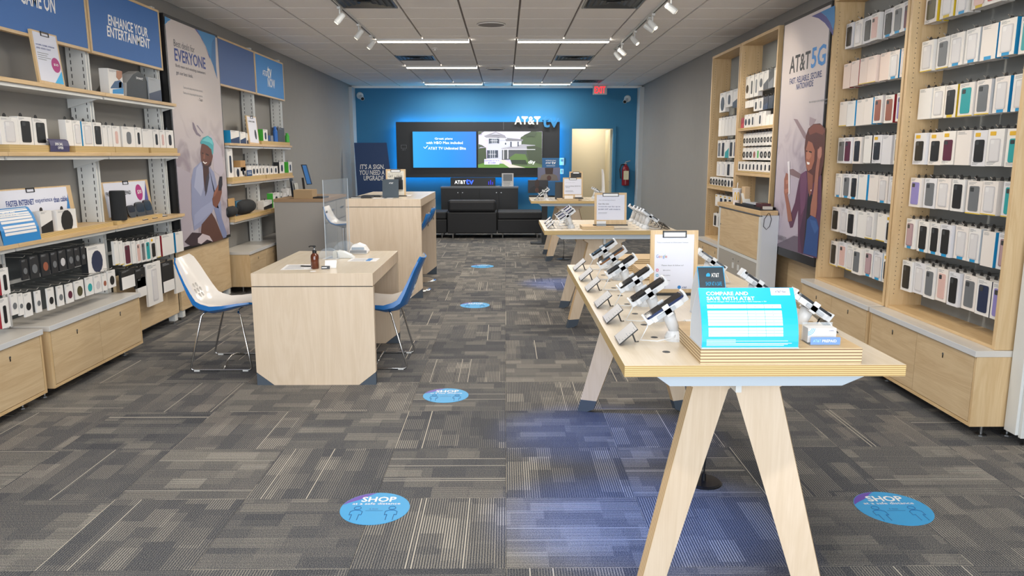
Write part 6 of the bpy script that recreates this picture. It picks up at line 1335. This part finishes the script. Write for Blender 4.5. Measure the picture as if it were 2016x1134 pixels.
# ------------------------------------------------------------------ goods on the left wall
GM = 'boxes on the left middle shelf'
ZM = Z2+.045
def L(px0, px1, yt, yb, desc, **k): return (px0, px1, yt, yb, desc, k)
fromlist(1, -3.085, .05, [
    L(1, 37, 230, 284, 'white box with clear case, farthest left', case='c', z=ZM, name='boxed_phone_case'),
    L(37, 65, 231, 286, 'white box with large black case, nearer twin', case='k', z=ZM), L(66.5, 94, 235, 287, 'white box with large black case, farther twin', case='k', z=ZM),
    L(131, 144, 237, 288, 'slim white box left of the clear case box', case='w', z=ZM), L(145, 160, 238, 288, 'white box with clear case left of the cyan spine', case='c', z=ZM),
    L(162.5, 183, 240, 288, 'white box with cyan spine and clear case', case='c', spine='b', z=ZM), L(184, 201.5, 242, 289, 'white box with black case, lower half white', case='k', z=ZM),
    L(203, 212, 247, 289, 'plain slim white box, first of a stack', case='w', z=ZM), L(213, 221, 247, 289, 'plain slim white box, second of a stack', case='w', z=ZM), L(222, 237, 248, 289, 'white box with pink phone case picture', case='p', z=ZM, shape='tall'),
    L(241, 266, 250, 290, 'white box with tilted grey case picture', case='g', z=ZM, shape='tall'), L(267, 279, 251, 290, 'slim white box with dark case picture', case='k', z=ZM, shape='tall'),
    L(281, 301, 254, 290, 'plain wide white box right of the metal clip', case='w', z=ZM), L(302, 314, 254, 290, 'white box with narrow black phone picture', case='k', z=ZM, shape='tall'), L(315, 326, 255, 290, 'white box with narrow pink phone picture', case='p', z=ZM, shape='tall'),
    L(327, 342, 255, 290, 'last white box with narrow black phone picture', case='k', z=ZM, shape='tall'),
], 'on the left middle shelf', GM)
A, B = atX(100, 300, -3.05), atX(135, 279, -3.05)
t = empty('shelf_sign', (-3.05, (A.y+B.y)/2, Z2), 'curved dark purple special offer sign on the left middle shelf', 'sign')
MB().prism([(-.02, 0), (0, 0), (.004, .04), (-.004, .075), (-.02, .085), (-.02, .083), (-.006, .073), (.001, .04), (-.002, .003), (-.02, .003)], (-3.05, A.y, Z2+.003), (1, 0, 0), (0, 0, 1), (0, B.y-A.y, 0), mat('offer_purple', '474468', .5)).build('sheet', t)
text('lettering', 'SPECIAL', (-3.045, A.y+.045, Z2+.045), UY, UZ, .09, .018, M_txtw, t, .03, lift=.003); text('lettering', 'OFFER', (-3.045, A.y+.07, Z2+.02), UY, UZ, .065, .018, M_txtw, t, .03, lift=.005)
# top shelf
def lclip(x, y0, y1, z0, z1, lab, lean=.08, red=True):
    t = empty('clip_board', (x, (y0+y1)/2, z0), lab, 'sign', 'clip board signs'); u = Vector((0, 1, 0)); v = Vector((-lean, 0, 1)).normalized(); n = u.cross(v); w_ = y1-y0; h = z1-z0; o = Vector((x, y0, z0))
    MB().prism([(0, 0), (w_, 0), (w_, h), (0, h)], o, u, v, -n*.016, M_maple).build('board', t)
    MB().prism([(w_*.06, h*.06), (w_*.94, h*.04), (w_*.94, h*.97), (w_*.06, h*.97)], o+n*.0004, u, v, n*.001, M_paper).build('paper', t)
    cw = min(w_*.45, .09); b = MB()
    for r in ((w_/2-cw/2, h-.03, w_/2-cw/2+.005, h), (w_/2+cw/2-.005, h-.03, w_/2+cw/2, h), (w_/2-cw/2, h-.03, w_/2+cw/2, h-.026), (w_/2-cw/2, h-.008, w_/2+cw/2, h)): b.prism([(r[0], r[1]), (r[2], r[1]), (r[2], r[3]), (r[0], r[3])], o+n*.0015, u, v, n*.005, M_black)
    b.build('clip', t)
    return t, o, u, v, n, w_, h
A, B = atX(82, 162, -3.08), atX(116, 75, -3.08)
t, o, u, v, n, w_, h = lclip(-3.08, A.y-.02, B.y+.02, Z1, B.z+.02, 'tall clip board about work and gaming on the left top shelf')
text('lettering', 'WORK, GAME, STREAM', o+u*w_*.1+v*h*.72+n*.0018, u, v, w_*.7, h*.03, Mn, t, .03); text('lettering', 'AND VIDEO CHAT', o+u*w_*.1+v*h*.66+n*.0018, u, v, w_*.55, h*.03, Mn, t, .03)
lines('print_lines', o+u*w_*.1+v*h*.45+n*.0018, u, v, w_*.5, h*.16, 4, M_grey, t)
M_mag = mat('magenta_print', 'b02a7c', .5)
MB().prism(ell(w_*.17, w_*.17, 20, w_*.75, h*.4), o+n*.0016, u, v, n*.0005, M_mag).build('price_dot', t); text('lettering', '$35', o+u*w_*.66+v*h*.38+n*.0024, u, v, w_*.18, h*.05, M_txtw, t, .03)
MB().prism([(w_*.6, h*.045), (w_*.94, h*.045), (w_*.94, h*.3)], o+n*.0016, u, v, n*.0004, M_cyan).build('corner_print', t)
fromlist(1, -3.10, .07, [L(214, 242, 136, 186, 'tall white device box with face picture', case=None, z=Z1, tab=False, name='device_box'), L(293, 317, 152, 197, 'grey and blue device box at the end', case='n', z=Z1, tab=False, shape='block', body='a9adb2', name='device_box')], 'on the left top shelf', 'device boxes on the left top shelf')
def onbox(nm, px, X, m_): return MB().prism([(atX(a, b, X).y, atX(a, b, X).z) for a, b in px], (X, 0, 0), (0, 1, 0), (0, 0, 1), (.001, 0, 0), m_)
bx_ = [o for o in bpy.data.objects if o.get('label', '').startswith('tall white device box')][0]
xf = -3.0995
for nm, pts, c in (('face_print', [(229, 139), (240, 140), (240, 152), (234, 158), (229, 152)], 'b07a5c'), ('shirt_print', [(218, 172), (226, 160), (236, 158), (242, 164), (242, 174), (218, 174)], '3c5f86'), ('blue_print', [(222, 176), (243, 174), (243, 185), (222, 184)], '2f8fcf'), ('phone_print', [(234, 162), (239, 161), (239, 172), (234, 173)], '202024')):
    onbox(nm, pts, xf, cm(c)).build(nm, bx_)
A, B = atX(252, 193, -3.10), atX(294, 146, -3.10)
t = empty('device_box', (-3.15, (A.y+B.y)/2, Z1), 'arched black and white device box on the left top shelf', 'package')
h = B.z-A.z; w_ = B.y-A.y
MB().prism([(0, 0), (w_, 0), (w_, h*.5), (w_*.85, h*.85), (w_*.6, h), (w_*.35, h*.85), (w_*.05, h*.5)], (-3.20, A.y, Z1), (0, 1, 0), (0, 0, 1), (.09, 0, 0), cm('2c3238'), cm('c9c8c6')).build('box', t); text('lettering', 'SMART', (-3.1095, A.y+w_*.45, Z1+h*.7), UY, UZ, w_*.3, h*.08, M_txtw, t, .03)
# lower shelf: boards, cyan tent, boxes, speaker, phones, cards
ZL = Z3+.03
A, B = atX(0, 440, -3.20), atX(143, 364, -3.20)
t, o, u, v, n, w_, h = lclip(-3.19, A.y-.12, B.y+.0, ZL, B.z+.0, 'wide clip board about faster internet than cable', lean=.1)
text('lettering', 'FASTER INTERNET', o+u*w_*.22+v*h*.62+n*.002, u, v, w_*.30, h*.13, Mn, t, .03); text('lettering', 'experience', o+u*w_*.535+v*h*.62+n*.002, u, v, w_*.20, h*.13, Mn, t, 0); text('lettering', 'than cable', o+u*w_*.75+v*h*.62+n*.002, u, v, w_*.17, h*.13, Mn, t, .03)
MB().prism([(w_*.85, h*.05), (w_*.94, h*.05), (w_*.94, h*.8)], o+n*.0016, u, v, n*.0004, M_blue).build('corner_print', t)
A, B = atX(206, 425, -3.20), atX(294, 353, -3.20)
t, o, u, v, n, w_, h = lclip(-3.19, A.y, B.y, ZL, B.z, 'wide clip board about freedom of prepaid behind the speaker', lean=.1)
text('lettering', 'FREEDOM OF PREPAID', o+u*w_*.08+v*h*.62+n*.002, u, v, w_*.5, h*.11, M_txtk, t, .03)
MB().prism(ell(w_*.075, h*.23, 20, w_*.76, h*.65), o+n*.0016, u, v, n*.0005, M_mag).build('price_dot', t); text('lettering', '$30', o+u*w_*.72+v*h*.6+n*.0024, u, v, w_*.09, h*.12, M_txtw, t, .03)
MB().prism([(w_*.8, h*.05), (w_*.94, h*.05), (w_*.94, h*.95)], o+n*.0016, u, v, n*.0004, mat('violet_print', '4c4f9c', .5)).build('corner_print', t)
A, B = atX(2, 458, -3.06), atX(71, 398, -3.06)
t = empty('tent_sign', (-3.1, (A.y+B.y)/2, Z3), 'curved blue comparison tent sign on the left lower shelf', 'sign'); w_ = B.y-A.y; h = .215
pr = [(-.09, h), (-.075, h-.005), (-.045, h*.75), (-.02, h*.4), (-.012, .0)]
vs = [(-3.04+x, y, Z3+.001+z) for y in (A.y, B.y) for x, z in pr]
MB().add(vs+[(a-.001, b, c) for a, b, c in vs], [(i, i+5, i+6, i+1)[::-1] for i in range(4)]+[(10+i, 11+i, 16+i, 15+i)[::-1] for i in range(4)], mat('comparison_blue', '2384c8', .4)).build('sheet', t)
MB().prism([(-.09, h), (-.045, h*.75), (-.012, 0), (-.11, 0)], (-3.042, A.y+.001, Z3), (1, 0, 0), (0, 0, 1), (0, .001, 0), cm('9a9c9c')).build('side_flap', t)
b = MB()
for k in range(9):
    f = .16+k*.065+(0 if k < 3 else .03 if k < 7 else .05); 
    def at_(f): 
        i = min(int(f*4), 3); g = f*4-i; return pr[4-i][0]*(1-g)+pr[3-i][0]*g, pr[4-i][1]*(1-g)+pr[3-i][1]*g
    (xa_, za_), (xb_, zb_) = at_(f), at_(f+.05)
    b.add([(-3.038+xa_, A.y+.03, Z3+za_), (-3.038+xa_, B.y-.03, Z3+za_), (-3.038+xb_, B.y-.03, Z3+zb_), (-3.038+xb_, A.y+.03, Z3+zb_)], [(0, 1, 2, 3)], M_offw)
b.build('table_rows', t); text('lettering', 'COMPARE AND', (-3.09, A.y+.04, Z3+.185), UY, (-.4, 0, 1), w_*.4, .014, M_txtw, t, .04, lift=.006); text('lettering', 'SAVE WITH AT&T', (-3.084, A.y+.04, Z3+.168), UY, (-.4, 0, 1), w_*.48, .014, M_txtw, t, .04, lift=.006)
fromlist(1, -3.09, .06, [L(79, 103, 406, 449, 'white box with black gadget pictures', case='k', z=ZL, shape='block', name='gadget_box'), L(111, 150, 403, 442, 'square white box with black oval speaker picture', case='k', z=ZL, shape='round', name='gadget_box'),
    ], 'on the left lower shelf', 'gadget boxes on the left lower shelf')
A, B = atX(219, 427, -3.11), atX(245, 373, -3.11)
t = empty('speaker', (-3.11, (A.y+B.y)/2, ZL), 'tall black cylindrical speaker on the left lower shelf', 'speaker'); r = .058; B = A+Vector((0, 0, .235))+Vector((0, B.y-A.y, 0))
M_fab = mat('speaker_cloth', '202225', .85, bump=.3, bscale=500)
MB().lathe([(r*.95, 0), (r, .01), (r, B.z-A.z-.01), (r*.94, B.z-A.z), (0, B.z-A.z)], (-3.11, (A.y+B.y)/2, ZL), M_fab, 28).build('body', t, smooth=False); MB().lathe([(r*.8, .0), (r*.8, .001), (0, .001)], (-3.11, (A.y+B.y)/2, ZL+B.z-A.z), M_black, 24).build('top_ring', t)
for (x0, x1, yt, yb, lab) in ((255, 271, 393, 420, 'black flip phone standing right of the cylindrical speaker'), (272, 291, 382, 420, 'black phone standing behind the price cards, left one'), (289, 304, 377, 416, 'black phone standing behind the price cards, right one')):
    A, B = atX(x0, yb, -3.12), atX(x1, yt, -3.12); w_ = (B.y-A.y)*.85; h = B.z-A.z
    t = empty('mobile_phone', (-3.12, (A.y+B.y)/2, ZL), lab, 'phone', 'phones on the left lower shelf')
    MB().prism(rrect(w_, h, w_*.3, 3, w_/2, h/2), (-3.12, A.y, ZL if x0 < 260 else Z3), UY, Vector((-.25, .1, 1)).normalized(), (-.012, 0, 0), M_black).build('body', t); MB().prism(rrect(w_*.8, h*.5, w_*.15, 2, w_/2, h*.68), (-3.1195, A.y, ZL if x0 < 260 else Z3), UY, Vector((-.25, .1, 1)).normalized(), (.0008, 0, 0), mat('dark_glass', '2c2f34', .1)).build('screen', t)
for i, x0 in enumerate((281, 300, 320)):
    A = atX(x0, 423-3*i, -3.07); t = empty('price_card', (-3.1, A.y, Z3), f'flat tilted price card, {ORD[i]} from left on the left lower shelf', 'card', 'price cards on the shelf')
    MB().prism([(0, 0), (.085, 0), (.085, .1), (0, .1)], (-3.065, A.y, Z3+.004), UY, Vector((-1, 0, .28)).normalized(), (0, 0, -.004), M_black).build('plate', t); MB().prism([(.004, .004), (.081, .004), (.081, .096), (.004, .096)], (-3.065, A.y, Z3+.0045), UY, Vector((-1, 0, .28)).normalized(), (0, 0, .0006), mat('card_face', 'c3bfbd', .35)).build('face', t)
# hanging goods below, with their pegs held by rails
def rail(y0, y1, z, lab):
    t = empty('peg_rail', (XL+.035, (y0+y1)/2, z), lab, 'rail', 'peg rails of the left wall'); MB().box(XL+.021, XL+.04, y0, y1, z-.012, z+.012, M_metalw).build('bar', t); return t
def hang(items, where, group, rl, X, d=.012, **kw):
    for it in items:
        x0, x1, yt, yb, desc, k = it; A, B = atX(x0, (yt+yb)/2, X), atX(x1, (yt+yb)/2, X); zt = atX((x0+x1)/2, yt, X).z
        fromlist(1, X, d, [it], where, group, **kw); peg(rl, XL+.04, X-.004, (A.y+B.y)/2, zt+.012)
rlA = rail(4.75, 5.86, .965, 'upper peg rail of the phone grips'); rlB = rail(4.75, 5.86, .75, 'lower peg rail of the phone grips'); rlE = rail(3.6, 4.64, .75, 'peg rail of the nearest left bay'); rlC = rail(5.96, 7.08, .985, 'upper peg rail of the tablet bay'); rlD = rail(5.96, 7.08, .78, 'lower peg rail of the tablet bay')
gA = 'phone grips hanging in the second left bay'
hang([L(x0, x1, yt, yb, f'black card with round phone grip, {ORD[i]} from left', case=c, shape='round', body='26272a', tab=False, name='phone_grip') for i, (x0, x1, yt, yb, c) in enumerate(((43, 56, 510, 551, 'g'), (59, 77, 503, 548, 'g'), (81, 98, 499, 543, 'cf'), (101, 114, 496, 538, 'g'), (116, 131, 492, 533, 'c'), (133, 146, 489, 529, 'g'), (147, 158, 487, 524, 'g'), (160, 169, 484, 521, 'g')))], 'in the upper hanging row', gA, rlA, -3.09)
hang([L(172, 209, 483, 538, 'large blue and white charger box', case='n', shape='round', tab=False, spine='k', name='charger_box', d=.05)], 'right of the phone grips', gA, rlA, -3.09)
hang([L(x0, x1, yt, yb, f'white card with two round phone grips, {ORD[i]} from left', case=c, shape='round', tab=False, name='phone_grip') for i, (x0, x1, yt, yb, c) in enumerate(((22, 36, 578, 620, 'g'), (37, 47, 577, 621, 'g'), (48, 64, 576, 623, 'k'), (71, 82, 572, 615, 'g'), (94, 108, 566, 610, 'k'), (114, 126, 562, 602, 'g'), (131, 145, 558, 596, 'm'), (148, 166, 552, 588, 'o'), (170, 184, 545, 581, 't'), (186, 200, 541, 576, 'c'), (202, 211, 538, 572, 'cf'), (213, 228, 532, 566, 'k')))], 'in the lower hanging row', gA, rlB, -3.03)
gC = 'tablet cases hanging in the third left bay'
hang([L(225, 234, 474, 522, 'slim white case box, first of the stack', case='w', foot='Y'), L(235, 243, 474, 522, 'slim white case box, second of the stack', case='w', foot='Y'), L(244, 258, 476, 523, 'white case box with maroon case', case='m', foot='Y'), L(260, 268, 474, 519, 'white case box left of the printed spine', case='w'), L(269, 277, 474, 518, 'case box with pink case beside the maroon one', case='p'),
      L(278, 286, 472, 516, 'slim white box with grey case', case='g'), L(287, 296, 470, 514, 'slim box with teal case', case='t'), L(297, 307, 467, 511, 'box with yellow logo and black case', case='k', logo='y'), L(308, 316, 465, 507, 'white box right of the yellow logo box', case='w', foot='Y'), L(319, 343, 461, 502, 'wide white and red box', case='w', spine='r'), L(346, 361, 456, 496, 'white box with cyan spine next to the poster', case='w', spine='b')],
     'in upper tablet row', gC, rlC, -3.09, d=.02, name='boxed_tablet_case')
hang([L(239, 266, 530, 568, 'black tablet folio in white sleeve, left one', case='w', body='1f2022', foot=None), L(267, 287, 528, 566, 'black tablet folio behind the white sleeve', case='w', body='1f2022'), L(271, 289, 546, 584, 'pale tablet sleeve under the black folio', case='w'), L(290, 319, 516, 600, 'large tall white tablet case box', case='c'), L(320, 343, 514, 574, 'black tablet folio with white label', case='w', body='1f2022'), L(345, 361, 520, 576, 'white tablet sleeve next to the poster', case='w')],
     'in the lower tablet row', gC, rlD, -3.05, d=.02, name='boxed_tablet_case')
for nm_ in ('black tablet folio with white label', 'black tablet folio in white sleeve'):
    o = [q for q in bpy.data.objects if q.get('label', '').startswith(nm_)][0]; bxx = [c for c in o.children if c.name.startswith('box')][0]; ys = [v.co.y for v in bxx.data.vertices]
    wl = WLOC[o.name]; MB().box(-3.0498, -3.0485, min(ys)+.004, max(ys)-.004, wl.z+.002, wl.z+.10, M_offw).build('label_sleeve', o)
hang([L(1, 19, 527, 580, 'white cable box with red side', case='k', shape='tall', spine='r', name='cable_box'), L(1, 19, 586, 646, 'white cable box with long black cable picture', case='k', shape='tall', spine='r', name='cable_box')], 'at the left edge of photo', 'cable boxes at the left edge', rlE, -3.03, d=.03)
# far left shelves
gF = 'accessories on the far left shelves'; ZF = (1.72, 1.295, .865); XF = -3.10
fromlist(1, XF, .08, [L(454, 471, 254, 279, 'blue-sided white device box', case='n', spine='b', z=1.72, tab=False, shape='block'), L(473, 484, 257, 280, 'white device box right of the blue-sided one', case='n', z=1.72, tab=False, shape='block'), L(485.5, 496, 259, 280, 'second white device box before the clip board', case='n', z=1.72, tab=False, shape='block'),
    L(518, 527, 252, 275, 'bright green and white box', case='k', spine='gr', z=1.765, tab=False, shape='tall'), L(528, 532, 263, 275, 'small dark blue box', case='w', body='2f4f86', z=1.765, tab=False), L(533, 538, 263, 275, 'small grey box beside the blue bottle', case='w', body='8a8f99', z=1.765, tab=False), L(547, 560, 249, 277, 'dark grey gift pouch', case='w', body='4a4b50', z=1.765)],
    'on the far upper left shelf', gF, name='device_box')
for px, c, lab in ((542, '2f6fc4', 'blue squeeze bottle on the far upper left shelf'), (565, '49b545', 'green squeeze bottle on the far upper left shelf')):
    p = atX(px, 265, -3.09); h = .2 if px < 550 else .13; t = empty('bottle', (-3.09, p.y, 1.765), lab, 'bottle', gF)
    MB().lathe([(.03, 0), (.03, h*.7), (.02, h*.82), (.018, h), (0, h)], (-3.09, p.y, 1.765), cm(c), 16).build('body', t)
A, B = atX(492, 280, -3.08), atX(508, 230, -3.08); t, o, u, v, n, w_, h = lclip(-3.08, A.y, B.y, 1.72, B.z, 'narrow clip board on the far upper left shelf')
text('lettering', 'WORK GAME', o+u*w_*.15+v*h*.78+n*.0018, u, v, w_*.6, h*.05, M_txtk, t, .02); MB().prism(ell(w_*.1, h*.18, 12, w_*.7, h*.35), o+n*.0016, u, v, n*.0005, M_dark).build('picture', t)
fromlist(1, XF, .08, [L(448.5, 459, 293, 350, 'tall white box with black strap picture', case='k', z=1.34, shape='tall', tab=False), L(473, 483, 307, 328, 'small tan wooden block', case=None, body='b9905c', z=1.40, tab=False, simple=True, name='wooden_block'), L(464, 473, 331, 349, 'small white box left of the wooden block', case='k', z=1.34, shape='round', tab=False), L(474, 484, 331, 349, 'small white box under the wooden block', case='k', z=1.34, shape='tall', tab=False),
    L(487, 496, 328, 348, 'small white box behind the blue sign', case='w', z=1.34), L(497, 503, 328, 347, 'small white earbud box, first in the run', case='k', shape='round', z=1.34), L(504, 509, 328, 347, 'small white earbud box, second in the run', case='k', shape='round', z=1.34), L(510, 515, 328, 346, 'small white earbud box, third in the run', case='o', shape='tall', z=1.34), L(516, 521, 328, 346, 'small white earbud box, fourth in the run', case='o', shape='tall', z=1.34),
    L(522, 530, 328, 345, 'white cable box, first in the run', case='k', shape='tall', z=1.34), L(531, 538, 328, 344, 'white cable box, second in the run', case='k', shape='tall', z=1.34), L(539, 547, 328, 343, 'white cable box, third in the run', case='k', shape='tall', z=1.34), L(550, 560, 320, 342, 'black and white box', case='k', spine='k', shape='tall', z=1.34), L(568, 575, 319, 340, 'green-sided white box', case='k', spine='gr', shape='tall', z=1.34)],
    'on the far middle left shelf', gF, name='device_box')
A, B = atX(487, 349, -3.06), atX(496, 337, -3.06); t = empty('shelf_sign', (-3.06, A.y, 1.34), 'small dark blue sign on the far middle left shelf', 'sign'); MB().box(-3.064, -3.06, A.y, B.y, 1.34, 1.34+.07, cm('2f4c78')).build('sheet', t); lines('lettering', (-3.06, A.y+.02, 1.36), UY, UZ, B.y-A.y-.04, .04, 2, M_txtw, t)
fromlist(1, XF, .08, [L(447, 462, 375, 412, 'tan carton behind the boom speakers', case=None, body='c09a68', z=.895, tab=False, simple=True, d=.02), L(464, 476, 373, 402, 'tall blue carton behind the boom speakers', case='n', body='2f6c8c', shape='block', z=.895, tab=False, d=.02), L(519, 536, 395, 412, 'white packet with camera picture', case='k', z=.895, shape='block'), L(538, 551, 383, 411, 'bright green and white box', case='k', spine='gr', shape='tall', z=.895), L(552, 556, 382, 408, 'slim dark box beside the green one', case='k', z=.895, shape='tall'), L(558, 564, 383, 407, 'small white box with round picture', case='k', shape='round', z=.895), L(565, 570, 375, 406, 'taller white box second from the end', case='k', shape='round', z=.895), L(572, 579, 375, 405, 'tall white box at the end', case='k', shape='tall', z=.895)],
    'on the far lower left shelf', gF, name='device_box')
for (x0, x1, r, lab) in ((449, 467, .075, 'smaller black boom speaker on the far lower left shelf'), (470, 501, .10, 'larger black boom speaker on the far lower left shelf')):
    A, B = atX(x0, 415, -3.08), atX(x1, 410, -3.08); t = empty('boom_speaker', (-3.1, (A.y+B.y)/2, .895), lab, 'speaker', 'boom speakers'); yc_, w_ = (A.y+B.y)/2, (B.y-A.y)/2; rr = r*.85; zc_ = .895+rr
    MB().tube([(-3.12, yc_-w_, zc_), (-3.12, yc_-w_*.9, zc_), (-3.12, yc_-w_*.5, zc_), (-3.12, yc_+w_*.5, zc_), (-3.12, yc_+w_*.9, zc_), (-3.12, yc_+w_, zc_)], [rr*.6, rr*.85, rr, rr, rr*.85, rr*.6], M_fab, 20).build('body', t, smooth=True)
    for s in (-1, 1): MB().tube([(-3.12, yc_+s*(w_+.0005), zc_), (-3.12, yc_+s*(w_+.004), zc_)], rr*.55, cm('3c4143'), 18).build('end_cap', t)
SC.view_settings.exposure = 0.0
print('objects', len(bpy.data.objects))
